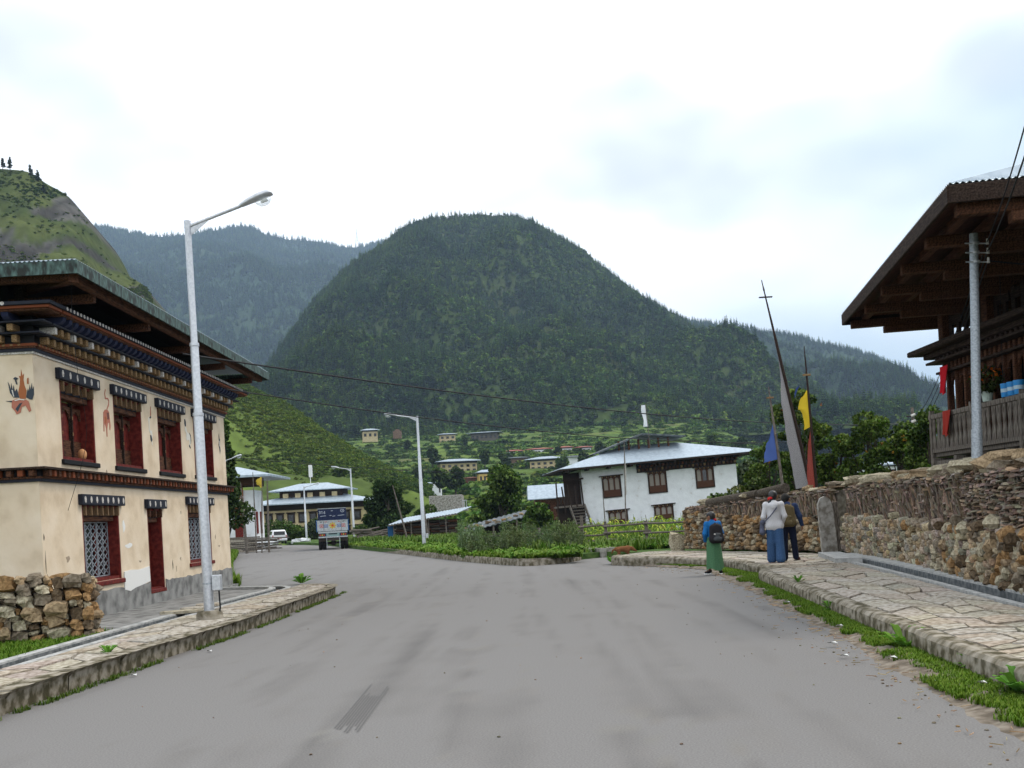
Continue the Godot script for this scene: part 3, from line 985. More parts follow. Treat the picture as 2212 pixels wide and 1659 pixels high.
	grass_patch("verge_grass", "short green grass on the verge along the right kerb", func():
		var dd := 4.0 + 29.0 * pow(rng.randf(), 1.5)
		var l := line_x(vr, dd)
		var k := line_x(vk, dd)
		var x := lerpf(k, l - 0.05, pow(rng.randf(), 1.15))
		var n := fbm.get_noise_2d(x * 1.6, dd * 0.9)
		if (k - x) / maxf(0.2, k - l) > 0.86 + 0.7 * n + rf(-0.3, 0.2): return null
		return V(x, 0.04, dd), 42000, 0.025, 0.08, Color(0.16, 0.25, 0.04))
	grass_patch("kerb_grass", "thin grass and moss growing at the foot of the left kerb", func():
		var dd := rf(5, 26)
		if fbm.get_noise_2d(dd * 0.6, 8.0) < -0.12: return null
		return V(line_x([[-4, -5.3], [10.2, -5.0], [13.4, -4.79], [16.5, -4.5], [20, -4.37], [25, -4.26]], dd) + rf(-0.02, 0.09), 0.0, dd), 1400, 0.03, 0.09, Color(0.13, 0.19, 0.04))
	grass_patch("yard_grass", "grass between the left drain and the dry stone wall", func():
		var dd := rf(8, 16.6)
		return V(rf(-7.6, -6.33), 0.17, dd), 5200, 0.04, 0.14, Color(0.15, 0.25, 0.04))
	grass_patch("corner_grass", "tall grass at the far corner of the cream house and along the road edge", func():
		var dd := rf(29.6, 74)
		var e := line_x(road_left, dd)
		return V(e - pow(rng.randf(), 2.0) * 4.0 - 0.05, 0.1, dd), 5000, 0.1, 0.4, Color(0.16, 0.25, 0.045))
	var island := func():
		var dd := 35.2 + 42.0 * pow(rng.randf(), 1.6)
		var e := line_x([[35.0, 0.9], [35.6, 0.1], [41.3, -2.0], [57, -6.5], [73, -11.2], [80, -13]], dd)
		var x := e + pow(rng.randf(), 1.2) * 7.0
		if dd < 38.5 and x > 2.2: return null
		return V(x, 0.2, dd)
	grass_patch("island_grass", "bright green grass on the bank between road and sheds", island, 10000, 0.08, 0.27, Color(0.19, 0.27, 0.055))
	grass_patch("island_weeds", "broad-leaved weeds on the bank between road and sheds", island, 1700, 0.12, 0.38, Color(0.15, 0.25, 0.05), cache.weed)
	grass_patch("meadow_grass", "rough grass and herbs around the sheds and the pole fence", func():
		var dd := rf(38.5, 96)
		var l := line_x([[38.5, 4.2], [41.3, 0.5], [57, -3.5], [73, -8], [96, -16]], dd)
		var x := rf(l, 24.0)
		if dd > 43.0 and dd < 53.0 and x > 2.8 and x < 10.4 and rng.randf() < 0.85: return null
		return V(x, 0.2, dd), 12000, 0.2, 0.6, Color(0.14, 0.21, 0.055))

# ------------------------------------------------------------------ houses: shared pieces
# wall with real openings: o = lower corner, u = along, n = outward, openings are Rect2(u, v, w, h)
func wall_mesh(o: Vector3, u: Vector3, n: Vector3, length: float, height: float, thick: float, holes: Array) -> ArrayMesh:
	var us := [0.0, length]
	var vs := [0.0, height]
	for h in holes:
		us.append(h.position.x); us.append(h.end.x); vs.append(h.position.y); vs.append(h.end.y)
	us.sort(); vs.sort()
	var b := MB.new()
	var P := func(a: float, v: float, t: float) -> Vector3: return o + u * a + Vector3(0, v, 0) - n * t
	for i in us.size() - 1:
		for j in vs.size() - 1:
			if us[i + 1] - us[i] < 0.001 or vs[j + 1] - vs[j] < 0.001:
				continue
			var m := Vector2((us[i] + us[i + 1]) * 0.5, (vs[j] + vs[j + 1]) * 0.5)
			var open := false
			for h in holes:
				if h.has_point(m): open = true
			if open: continue
			b.quad(P.call(us[i], vs[j], 0.0), P.call(us[i], vs[j + 1], 0.0), P.call(us[i + 1], vs[j + 1], 0.0), P.call(us[i + 1], vs[j], 0.0))
			b.quad(P.call(us[i], vs[j], thick), P.call(us[i + 1], vs[j], thick), P.call(us[i + 1], vs[j + 1], thick), P.call(us[i], vs[j + 1], thick))
	var rects := holes.duplicate()
	rects.append(Rect2(0, 0, length, height))
	for h: Rect2 in rects:
		var c := [Vector2(h.position.x, h.position.y), Vector2(h.end.x, h.position.y), Vector2(h.end.x, h.end.y), Vector2(h.position.x, h.end.y)]
		for k in 4:
			var a: Vector2 = c[k]
			var e: Vector2 = c[(k + 1) % 4]
			b.quad(P.call(a.x, a.y, 0.0), P.call(e.x, e.y, 0.0), P.call(e.x, e.y, thick), P.call(a.x, a.y, thick))
	return b.mesh()
# oriented block: centre given along u, height v, standing out by [n0, n1] from a wall origin
func blk(parent: Node3D, called: String, o: Vector3, u: Vector3, n: Vector3, u0: float, u1: float, v0: float, v1: float, n0: float, n1: float, m: Material, bev := 0.0) -> MeshInstance3D:
	return part(parent, called, bmesh(Vector3(snappedf(u1 - u0, 0.001), snappedf(v1 - v0, 0.001), snappedf(n1 - n0, 0.001)), bev), m, Transform3D(Basis(u, Vector3.UP, u.cross(Vector3.UP)), o + u * (u0 + u1) * 0.5 + Vector3(0, (v0 + v1) * 0.5, 0) + n * (n0 + n1) * 0.5))
func dot_mesh(r: float, t: float) -> ArrayMesh:
	var key := "dot%.3f" % r
	if not cache.has(key):
		var b := MB.new()
		var p := PackedVector2Array()
		for i in 10:
			p.append(Vector2(cos(TAU * i / 10), sin(TAU * i / 10)) * r)
		b.prism(p, Transform3D(), t)
		cache[key] = b.mesh()
	return cache[key]
# corrugated sheet between four corners: a-b along the eave, waves across it
func corrugated(a: Vector3, b: Vector3, c: Vector3, d: Vector3, pitch: float, amp: float, thick := 0.006) -> ArrayMesh:
	# a,b eave ends; d,c ridge ends above a and b
	var n := int(a.distance_to(b) / pitch) * 6
	var mb := MB.new()
	mb.sm = 0
	var nr := (b - a).cross(d - a).normalized()
	if nr.y < 0: nr = -nr
	for i in n:
		var q := []
		for k in 2:
			var s := float(i + k) / n
			var w := sin(s * n / 6.0 * TAU) * amp
			q.append(a.lerp(b, s) + nr * w)
			q.append(d.lerp(c, s) + nr * w)
		mb.quad(q[0], q[1], q[3], q[2])
		mb.quad(q[0] - nr * thick, q[2] - nr * thick, q[3] - nr * thick, q[1] - nr * thick)
		mb.sm = -1
		mb.quad(q[0], q[2], q[2] - nr * thick, q[0] - nr * thick)
		mb.sm = 0
	return mb.mesh()
# flat painted figures: shapes are [material, [x,y,...]] in metres on the wall plane
func painting(parent: Node3D, called: String, label: String, o: Vector3, u: Vector3, n: Vector3, k: float, shapes: Array) -> void:
	var root: MeshInstance3D = null
	var lift := 0.003
	for s in shapes:
		var p := PackedVector2Array()
		var a: Array = s[1]
		for i in range(0, a.size(), 2):
			p.append(Vector2(a[i], a[i + 1]) * k)
		if Geometry2D.triangulate_polygon(p).is_empty():
			continue
		var b := MB.new()
		b.prism(p, Transform3D(Basis(u, Vector3.UP, n), o + n * 0.001), lift)
		lift += 0.002
		if root == null:
			root = part(parent, called, b.mesh(), s[0])
			root.set_meta("label", label)
		else:
			part(root, "paint_patch", b.mesh(), s[0])

# tall recessed window with a painted lintel of blocks and dots; style "shutter", "grille" or "door"
func house_window(t: Node3D, o: Vector3, u: Vector3, n: Vector3, w: float, h: float, style: String, rec := 0.28) -> void:
	# o: lower near corner of the opening on the wall face
	var b := MB.new()
	var fr := func(u0: float, u1: float, v0: float, v1: float, n0: float, n1: float) -> void:
		b.box(o + u * (u0 + u1) * 0.5 + Vector3(0, (v0 + v1) * 0.5, 0) + n * (n0 + n1) * 0.5, Vector3(u1 - u0, v1 - v0, n1 - n0), Basis(u, Vector3.UP, u.cross(Vector3.UP)))
	var hh := h - 0.30   # clear height under the head beam
	# jamb boards, head and foot of the frame
	fr.call(0.002, 0.05, 0.0, h, -rec - 0.04, -0.004)
	fr.call(w - 0.05, w - 0.002, 0.0, h, -rec - 0.04, -0.004)
	fr.call(0.05, w - 0.05, 0.002, 0.06, -rec - 0.04, -0.03)
	fr.call(0.05, w - 0.05, h - 0.05, h - 0.002, -rec - 0.04, -0.01)
	var f := part(t, "door" if style == "door" else "window", b.mesh(), M.red)
	blk(f, "head_beam", o, u, n, 0.05, w - 0.05, h - 0.30, h - 0.2, -rec, -0.09, M.brownwood, 0.01)
	var lint := blk(f, "lintel", o, u, n, -0.14, w + 0.16, h, h + 0.2, -0.05, 0.09, M.ink, 0.012)
	var nd := maxi(4, int(round(w / 0.24)))
	for k in nd:
		var uu := -0.03 + (w + 0.08) * k / (nd - 1.0)
		part(lint, "painted_dot", dot_mesh(0.042, 0.006), M.offwhite, Transform3D(Basis(u, Vector3.UP * 1.5, n), o + u * uu + Vector3(0, h + 0.1, 0) + n * 0.0905))
	for k in nd - 1:
		var uu := 0.1 + (w - 0.2) * k / (nd - 2.0)
		blk(f, "block", o, u, n, uu - 0.024, uu + 0.024, h - 0.195, h - 0.012, -0.07, 0.045, M.beamend if style != "door" else M.brownwood, 0.006)
	blk(f, "backing_board", o, u, n, 0.05, w - 0.05, h - 0.2, h - 0.05, -rec, -0.075, M.ink)
	if style != "door":
		blk(f, "sill", o, u, n, -0.06, w + 0.08, -0.09, -0.002, -rec, 0.05, M.black if style == "shutter" else M.red, 0.012)
	if style == "shutter":
		var lights := 3
		var lw := (w - 0.1) / lights
		for k in lights:
			var a := 0.05 + lw * k
			blk(f, "shutter", o, u, n, a + 0.045, a + lw - 0.005, 0.06, hh, -rec - 0.03, -rec, M.red, 0.004)
			blk(f, "mullion", o, u, n, a, a + 0.04, 0.06, hh, -rec - 0.02, -rec + 0.07, M.darkwood, 0.006)
			# trefoil arch head and pot-bellied foot board
			var arch := PackedVector2Array([Vector2(0, 0), Vector2(0, 0.24)])
			for q in 9:
				var s := PI * q / 8.0
				arch.append(Vector2(lw * 0.5 - cos(s) * (lw * 0.5 - 0.11), 0.10 + 0.08 * sin(s)) if q > 0 and q < 8 else Vector2(0.07 if q == 0 else lw - 0.11, 0.0))
			var head := PackedVector2Array([Vector2(0.0, 0.0), Vector2(0.0, 0.22), Vector2(lw - 0.05, 0.22), Vector2(lw - 0.05, 0.0), Vector2(lw - 0.10, 0.0), Vector2(lw - 0.11, 0.08), Vector2(lw - 0.17, 0.11), Vector2(lw * 0.5 - 0.02, 0.16), Vector2(0.12, 0.11), Vector2(0.06, 0.08), Vector2(0.05, 0.0)])
			var mb := MB.new()
			var bas := Basis(u, Vector3.UP, n)
			mb.prism(head, Transform3D(bas, o + u * (a + 0.045) + Vector3(0, hh - 0.3, 0) - n * (rec - 0.012)), 0.03)
			part(f, "arch", mb.mesh(), M.brownwood)
			mb = MB.new()
			mb.prism(PackedVector2Array([Vector2(0.03, 0), Vector2(0.0, 0.1), Vector2(0.05, 0.22), Vector2(0.02, 0.3), Vector2(0.0, 0.34), Vector2(lw - 0.06, 0.34), Vector2(lw - 0.08, 0.3), Vector2(lw - 0.11, 0.22), Vector2(lw - 0.06, 0.1), Vector2(lw - 0.09, 0.0)]), Transform3D(bas, o + u * (a + 0.047) + Vector3(0, 0.062, 0) - n * (rec - 0.012)), 0.025)
			part(f, "foot_panel", mb.mesh(), M.brownwood)
			for q in 3:
				blk(f, "painted_band", o, u, n, a + 0.002, a + 0.038, 0.5 + q * 0.3, 0.56 + q * 0.3, -rec + 0.068, -rec + 0.074, M.ochre)
	elif style == "grille":
		blk(f, "pane", o, u, n, 0.05, w - 0.05, 0.06, hh, -rec - 0.03, -rec, M.glass)
		var lw := (w - 0.1) / 3.0
		for k in 3:
			var a := 0.05 + lw * k
			var mb := MB.new()
			# lattice of flat bars crossing in long diamonds
			var rows := 7
			for q in rows:
				for sgn in [-1.0, 1.0]:
					for half in 2:
						var x0 := a + 0.03 + (lw - 0.06) * half * 0.5
						var x1 := x0 + (lw - 0.06) * 0.5
						var v0 := 0.1 + (hh - 0.14) * q / rows
						var v1 := 0.1 + (hh - 0.14) * (q + 1.0) / rows
						var s0 := Vector2(x0, v0 if sgn > 0 else v1)
						var s1 := Vector2(x1, v1 if sgn > 0 else v0)
						var p0 := o + u * s0.x + Vector3(0, s0.y, 0) - n * (rec - 0.05)
						var p1 := o + u * s1.x + Vector3(0, s1.y, 0) - n * (rec - 0.05)
						var dz := (p1 - p0).normalized()
						mb.box((p0 + p1) * 0.5, Vector3(0.013, 0.012, p0.distance_to(p1)), Basis(dz.cross(n), n, dz))
			for q in 3:
				var xx := a + 0.02 + (lw - 0.04) * q * 0.5
				mb.box(o + u * xx + Vector3(0, hh * 0.5 + 0.03, 0) - n * (rec - 0.06), Vector3(0.016, hh - 0.08, 0.016), Basis(u, Vector3.UP, u.cross(Vector3.UP)))
			for q in 2:
				mb.box(o + u * (a + lw * 0.5) + Vector3(0, 0.08 + (hh - 0.1) * q, 0) - n * (rec - 0.06), Vector3(lw - 0.02, 0.02, 0.02), Basis(u, Vector3.UP, u.cross(Vector3.UP)))
			part(f, "grille", mb.mesh(), M.steel)
			if k > 0:
				blk(f, "mullion", o, u, n, a - 0.02, a + 0.02, 0.06, hh, -rec - 0.02, -rec + 0.035, M.red)
	else:
		for k in 2:
			var a := 0.05 + (w - 0.1) * 0.5 * k
			blk(f, "door_leaf", o, u, n, a + 0.004, a + (w - 0.1) * 0.5 - 0.004, 0.03, hh, -rec - 0.04, -rec, M.red, 0.006)
		blk(f, "threshold", o, u, n, -0.03, w + 0.03, -0.05, 0.03, -rec, 0.03, M.red, 0.01)
		blk(f, "cover_strip", o, u, n, w * 0.5 - 0.02, w * 0.5 + 0.02, 0.04, hh - 0.05, -rec, -rec + 0.02, M.brownwood)

# three tiers of painted beam ends under the roof; o at the foot of the cornice, k scales it
func painted_cornice(t: Node3D, o: Vector3, u: Vector3, n: Vector3, length: float, ext: float) -> void:
	# ext: how far the tiers run past the far corner so that they meet round it
	var E := func(out: float) -> float: return length + out * ext
	blk(t, "moulding", o, u, n, 0.0, E.call(0.03), 0.0, 0.035, -0.05, 0.03, M.offwhite)
	blk(t, "moulding", o, u, n, 0.0, E.call(0.05), 0.036, 0.09, -0.05, 0.05, M.ink)
	blk(t, "moulding", o, u, n, 0.0, E.call(0.07), 0.091, 0.12, -0.05, 0.07, M.brownwood)
	blk(t, "moulding", o, u, n, 0.0, E.call(0.09), 0.121, 0.165, -0.05, 0.09, M.orange)
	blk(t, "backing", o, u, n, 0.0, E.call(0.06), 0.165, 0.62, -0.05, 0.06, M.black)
	blk(t, "board", o, u, n, 0.0, E.call(0.24), 0.305, 0.335, 0.05, 0.24, M.ink, 0.006)
	blk(t, "board", o, u, n, 0.0, E.call(0.38), 0.465, 0.495, 0.05, 0.38, M.ink, 0.006)
	blk(t, "board", o, u, n, 0.0, E.call(0.52), 0.62, 0.65, 0.05, 0.52, M.brownwood, 0.006)
	blk(t, "fascia_band", o, u, n, 0.0, E.call(0.56), 0.651, 0.70, 0.05, 0.56, M.orange, 0.006)
	blk(t, "top_band", o, u, n, 0.0, E.call(0.60), 0.701, 0.76, -0.05, 0.60, M.ink, 0.006)
	var cnt := int(length / 0.265)
	# small beads along the orange moulding
	for k in int(length / 0.13):
		var uu := 0.05 + k * 0.13
		if uu < length:
			blk(t, "bead", o, u, n, uu, uu + 0.045, 0.128, 0.158, 0.09, 0.096, M.ochre)
	var curve := PackedVector2Array([Vector2(0.06, 0.0), Vector2(0.36, 0.0), Vector2(0.42, 0.02), Vector2(0.47, 0.06), Vector2(0.49, 0.123), Vector2(0.06, 0.123)])
	if not cache.has("scroll"):
		var mb := MB.new()
		mb.prism(curve, Transform3D(Basis(Vector3(0, 0, 1), Vector3(0, 1, 0), Vector3(-1, 0, 0)), Vector3(0.06, 0, 0)), 0.12)
		cache.scroll = mb.mesh()
	for k in cnt:
		var uu := 0.08 + (length - 0.16) * (k + 0.5) / cnt
		blk(t, "beam_end", o, u, n, uu - 0.045, uu + 0.045, 0.175, 0.30, 0.06, 0.19, M.ochre, 0.006)
		blk(t, "painted_end", o, u, n, uu - 0.05, uu + 0.05, 0.343, 0.46, 0.06, 0.33, M.offwhite if k % 3 == 0 else M.ochre, 0.006)
		part(t, "scroll_bracket", cache.scroll, M.indigo, Transform3D(Basis(u, Vector3.UP, n), o + u * uu + Vector3(0, 0.496, 0)))
	for k in int(length / 0.14):
		var uu := 0.06 + k * 0.14
		if uu < length:
			part(t, "painted_dot", dot_mesh(0.032, 0.006), M.offwhite, Transform3D(Basis(u, Vector3.UP, n), o + u * uu + Vector3(0, 0.731, 0) + n * 0.601))

func build_cream_house() -> void:
	var X := -7.9
	var d0 := 17.63
	var d1 := 29.3
	var L := d1 - d0
	var t := thing("cream_house", V(X, 0.2, d0), "two-storey cream painted house with red windows and painted cornice, beside the tall lamp", "house")
	var u := Vector3(0, 0, -1)
	var n := Vector3(1, 0, 0)
	var o := V(X, 0.2, d0)
	var wins := [[18.62, 20.12, 3.12, 4.53, "shutter"], [21.12, 22.72, 3.12, 4.55, "shutter"], [23.75, 25.42, 3.12, 4.57, "shutter"], [26.42, 28.12, 3.14, 4.60, "shutter"],
		[19.32, 21.12, 0.86, 2.31, "grille"], [22.76, 23.7, 0.47, 2.27, "door"], [25.62, 27.52, 0.95, 2.38, "grille"]]
	var holes := []
	for w in wins:
		holes.append(Rect2(w[0] - d0, w[2] - 0.2, w[1] - w[0], w[3] - w[2]))
	part(t, "wall", wall_mesh(o, u, n, L, 4.7, 0.4, holes), M.cream)
	part(t, "wall", wall_mesh(V(X - 0.004, 0.2, d0 - 0.004), Vector3(-1, 0, 0), Vector3(0, 0, 1), 7.0, 4.7, 0.39, []), M.cream)
	part(t, "wall", wall_mesh(V(X - 0.41, 0.2, d1), Vector3(-1, 0, 0), Vector3(0, 0, -1), 6.6, 4.7, 0.39, []), M.cream)
	part(t, "wall", wall_mesh(V(-14.9, 0.2, d0 + 0.01), u, Vector3(-1, 0, 0), L - 0.02, 4.7, 0.38, []), M.cream)
	for w in wins:
		house_window(t, V(X, w[2], w[0]), u, n, w[1] - w[0], w[3] - w[2], w[4])
	# grey cement plinth, its top edge broken
	var edges := [[d0 - 0.02, 22.72], [23.74, d1 + 0.02]]
	for e in edges:
		var poly := PackedVector2Array([Vector2(e[0], -0.25)])
		var x: float = e[0]
		var top := PackedVector2Array()
		while x < e[1]:
			top.append(Vector2(x, 0.68 + 0.05 * fbm.get_noise_1d(x * 2.0) - (0.0 if x < 21.1 else 0.02)))
			x += 0.15
		top.append(Vector2(e[1], 0.68))
		poly.append_array(top)
		poly.append(Vector2(e[1], -0.25))
		var b := MB.new()
		b.prism(poly, Transform3D(Basis(Vector3(0, 0, -1), Vector3.UP, Vector3(1, 0, 0)), Vector3(X, 0, 0)), 0.022)
		part(t, "plinth", b.mesh(), M.plinth)
	bb(t, "door_step", V(X, -0.2, 22.72), V(X + 0.021, 0.415, 23.74), M.plinth)
	part(t, "plinth", bmesh(Vector3(7.0, 0.9, 0.03)), M.plinth, Transform3D(Basis(), V(-11.42, 0.25, d0 - 0.022)))
	# whitewashed repair beside the door
	var wb := MB.new()
	wb.prism(PackedVector2Array([Vector2(21.2, 0.62), Vector2(21.22, 0.98), Vector2(21.6, 1.0), Vector2(22.1, 0.98), Vector2(22.68, 1.02), Vector2(22.7, 0.7), Vector2(22.3, 0.66), Vector2(21.8, 0.62), Vector2(21.5, 0.57)]), Transform3D(Basis(Vector3(0, 0, -1), Vector3.UP, Vector3(1, 0, 0)), Vector3(X + 0.004, 0, 0)), 0.021)
	part(t, "whitewash_patch", wb.mesh(), M.white)
	# belt of beam ends between the storeys
	for f in [[o, u, n, L], [V(-14.9, 0.2, d0), Vector3(1, 0, 0), Vector3(0, 0, 1), 7.0]]:
		var oo: Vector3 = f[0] + Vector3(0, 2.49, 0)
		var q := 1.0
		blk(t, "belt_moulding", oo, f[1], f[2], -0.04 if f[3] > 8 else 0.0, f[3] + 0.05, 0.0, 0.05, -0.02, 0.05, M.ink)
		blk(t, "belt_moulding", oo, f[1], f[2], 0.0, f[3] + 0.07, 0.051, 0.085, -0.02, 0.07, M.brownwood)
		blk(t, "belt_backing", oo, f[1], f[2], 0.0, f[3] + 0.04, 0.086, 0.2, -0.02, 0.04, M.black)
		blk(t, "belt_board", oo, f[1], f[2], 0.0, f[3] + 0.2, 0.2, 0.24, -0.02, 0.20, M.darkwood, 0.006)
		var k := 0.06
		while k < f[3]:
			if f[3] > 8 or k > f[3] - 1.6:
				blk(t, "belt_block", oo, f[1], f[2], k, k + 0.09, 0.088, 0.198, 0.04, 0.16, M.orange if int(k / 0.19) % 2 else M.brownwood, 0.006)
			k += 0.19
	painted_cornice(t, V(X, 4.84, d0), u, n, L, 1.0)
	# the tiers meet round the near corner: run the end facade towards the corner
	painted_cornice(t, V(X - 2.2, 4.84, d0), Vector3(1, 0, 0), Vector3(0, 0, 1), 2.2, 1.0)
	# attic set back in the dark, posts, and the roof carried on beams
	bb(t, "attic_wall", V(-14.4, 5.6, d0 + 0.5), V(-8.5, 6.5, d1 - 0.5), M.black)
	bb(t, "attic_floor", V(-14.8, 5.56, d0 + 0.03), V(-7.93, 5.6, d1 - 0.03), M.darkwood)
	var ex := -6.78
	var en := 16.85
	var ef := 30.15
	var ey := 6.18
	var rx := -11.4
	var rise := 1.15
	for k in 5:
		var dd := 18.2 + k * 2.75
		beam(t, "cantilever_beam", V(-9.0, 5.8, dd), V(ex - 0.25, 5.84, dd), 0.13, 0.15, M.brownwood, 0.01)
		bx(t, "attic_post", V(-8.3, 5.85, dd), Vector3(0.16, 0.5, 0.16), M.darkwood)
	beam(t, "eave_beam", V(ex + 0.1 - 0.32, 5.97, en + 0.12), V(ex + 0.1 - 0.32, 5.97, ef - 0.1), 0.13, 0.15, M.brownwood, 0.01)
	beam(t, "eave_beam", V(-14.0, 5.97, en + 0.26), V(ex - 0.3, 5.97, en + 0.26), 0.13, 0.15, M.brownwood, 0.01)
	beam(t, "hip_beam", V(ex - 0.1, 5.93, en + 0.15), V(-8.9, 6.2, d0 + 1.4), 0.16, 0.18, M.brownwood, 0.01)
	var rd := (ef - en) * 0.5
	var ra := V(rx, ey + rise, en + 4.4)
	var rb := V(rx, ey + rise, ef - 4.4)
	var roof := part(t, "roof", corrugated(V(ex, ey, en), V(ex, ey, ef), rb, ra, 0.076, 0.011), M.tin)
	part(roof, "roof_sheet", corrugated(V(-16.0, ey, en), V(ex, ey, en), ra, V(rx - 0.01, ey + rise, en + 4.4), 0.076, 0.011), M.tin)
	part(roof, "roof_sheet", corrugated(V(-16.0, ey, ef), V(-16.0, ey, en), ra, rb, 0.076, 0.011), M.tin)
	part(roof, "roof_sheet", corrugated(V(ex, ey, ef), V(-16.0, ey, ef), rb, rb + Vector3(-0.01, 0, 0), 0.076, 0.011), M.tin)
	# plank soffit
	part(t, "soffit", corrugated(V(ex + -0.03, ey - 0.05, en + 0.05), V(ex - 0.03, ey - 0.05, ef - 0.05), rb - Vector3(0, 0.08, 0), ra - Vector3(0, 0.08, 0), 0.2, 0.004), M.darkwood)
	part(t, "soffit", corrugated(V(-15.9, ey - 0.05, en + 0.05), V(ex - 0.03, ey - 0.05, en + 0.05), ra - Vector3(0, 0.08, 0), ra - Vector3(0.01, 0.08, 0), 0.2, 0.004), M.darkwood)
	beam(t, "fascia", V(ex + 0.015, ey - 0.125, en - 0.0), V(ex + 0.015, ey - 0.125, ef), 0.03, 0.21, M.greentin)
	beam(t, "fascia", V(-16.0, ey - 0.125, en - 0.015), V(ex + 0.03, ey - 0.125, en - 0.015), 0.03, 0.21, M.greentin)
	beam(t, "fascia", V(-16.0, ey - 0.125, ef + 0.015), V(ex + 0.03, ey - 0.125, ef + 0.015), 0.03, 0.21, M.greentin)
	rod(t, "hanging_wire", smooth_line([V(-7.0, 5.9, 17.2), V(-7.05, 5.3, 17.25), V(-7.02, 4.4, 17.3), V(-7.3, 3.4, 18.2), V(-7.85, 2.2, 18.6)], 5), 0.004, M.wire, 4)
	# painted animals between the windows
	var red := mt(lin(0.30, 0.06, 0.035), 0.8)
	var rust := mt(lin(0.34, 0.12, 0.05), 0.8)
	var ink := mt(lin(0.05, 0.06, 0.075), 0.8)
	var pale := mt(lin(0.66, 0.64, 0.58), 0.8)
	var pink := mt(lin(0.42, 0.16, 0.11), 0.8)
	painting(t, "painted_bird", "red winged bird figure with dark spread wings", V(-8.10, 4.2, d0 - 0.005), Vector3(1, 0, 0), Vector3(0, 0, 1), 0.45, [
		[rust, [-0.08, 0.3, -0.06, 0.5, -0.1, 0.62, -0.03, 0.6, 0.0, 0.86, 0.04, 0.62, 0.1, 0.7, 0.07, 0.45, 0.1, 0.25, 0.16, 0.05, 0.12, -0.25, -0.1, -0.25, -0.15, 0.0]],
		[ink, [-0.12, -0.2, -0.34, -0.18, -0.46, 0.0, -0.52, 0.42, -0.46, 0.3, -0.43, 0.12, -0.39, 0.36, -0.35, 0.1, -0.31, 0.28, -0.27, 0.04, -0.2, 0.14, -0.16, 0.0]],
		[ink, [0.14, -0.2, 0.18, 0.0, 0.22, 0.12, 0.25, 0.02, 0.29, 0.26, 0.32, 0.06, 0.37, 0.32, 0.39, 0.08, 0.44, 0.2, 0.44, -0.1, 0.36, -0.3, 0.26, -0.28]],
		[pink, [-0.4, -0.3, -0.2, -0.22, -0.05, -0.3, 0.12, -0.28, 0.22, -0.35, 0.3, -0.7, 0.22, -0.75, 0.1, -0.5, -0.05, -0.55, -0.1, -0.75, -0.25, -0.82, -0.3, -0.7, -0.42, -0.55]],
		[ink, [-0.62, -0.3, -0.38, -0.3, -0.4, -0.36]],
		[ink, [-0.28, -0.62, -0.12, -0.42, 0.0, -0.38, -0.08, -0.5, -0.2, -0.72]],
		[pale, [-0.3, -0.28, -0.1, -0.24, 0.08, -0.27, 0.06, -0.31, -0.1, -0.28, -0.28, -0.32]],
		[pale, [-0.38, 0.1, -0.35, 0.1, -0.3, -0.15, -0.33, -0.15]],
		[ink, [-0.3, 0.52, -0.22, 0.58, -0.12, 0.52, -0.2, 0.47, -0.16, 0.3, -0.2, 0.3, -0.24, 0.47]],
		[rust, [0.22, 0.5, 0.26, 0.52, 0.25, 0.3, 0.21, 0.3]]])
	painting(t, "painted_tiger", "red-brown tiger with a curled tail", V(X + 0.001, 4.0, 20.74), u, n, 0.52, [
		[pink, [-0.3, 0.28, -0.12, 0.4, 0.12, 0.42, 0.28, 0.34, 0.33, 0.1, 0.36, -0.2, 0.3, -0.36, 0.24, -0.34, 0.24, -0.05, 0.1, -0.12, 0.02, -0.3, 0.0, -0.62, -0.08, -0.62, -0.1, -0.3, -0.22, -0.1, -0.28, -0.45, -0.36, -0.45, -0.33, 0.0]],
		[pink, [0.1, 0.42, 0.3, 0.6, 0.34, 0.78, 0.24, 0.88, 0.02, 0.86, -0.04, 1.0, 0.04, 1.16, 0.0, 1.2, -0.1, 1.0, -0.06, 0.8, 0.2, 0.82, 0.28, 0.74, 0.22, 0.62, 0.04, 0.42]],
		[rust, [-0.18, 0.1, -0.1, 0.14, -0.02, 0.08, -0.06, -0.1, -0.12, -0.14]],
		[ink, [0.05, 0.3, 0.08, 0.3, 0.08, 0.05, 0.06, 0.05]], [ink, [0.15, 0.3, 0.18, 0.3, 0.2, 0.05, 0.17, 0.05]]])
	painting(t, "painted_dragon", "slender grey dragon climbing the wall", V(X + 0.001, 4.05, 23.28), u, n, 0.5, [
		[pale, [-0.28, 0.4, -0.2, 0.5, -0.1, 0.44, -0.16, 0.2, -0.16, -0.05, -0.02, -0.1, 0.14, -0.08, 0.18, -0.3, 0.1, -0.5, 0.16, -0.75, 0.08, -0.72, -0.02, -0.5, 0.02, -0.25, -0.12, -0.22, -0.24, -0.1, -0.24, 0.2]],
		[ink, [-0.28, 0.52, -0.2, 0.58, -0.18, 0.4, -0.24, 0.15, -0.24, -0.08, -0.18, -0.14, -0.2, 0.18, -0.2, 0.4]],
		[ink, [-0.14, -0.3, 0.02, -0.3, 0.12, -0.5, 0.0, -0.6, -0.1, -0.52]],
		[pink, [0.0, 0.55, 0.1, 0.6, 0.12, 1.0, 0.07, 0.95, 0.02, 0.7]], [ink, [-0.1, 0.48, 0.04, 0.56, 0.1, 0.5, -0.02, 0.44]]])
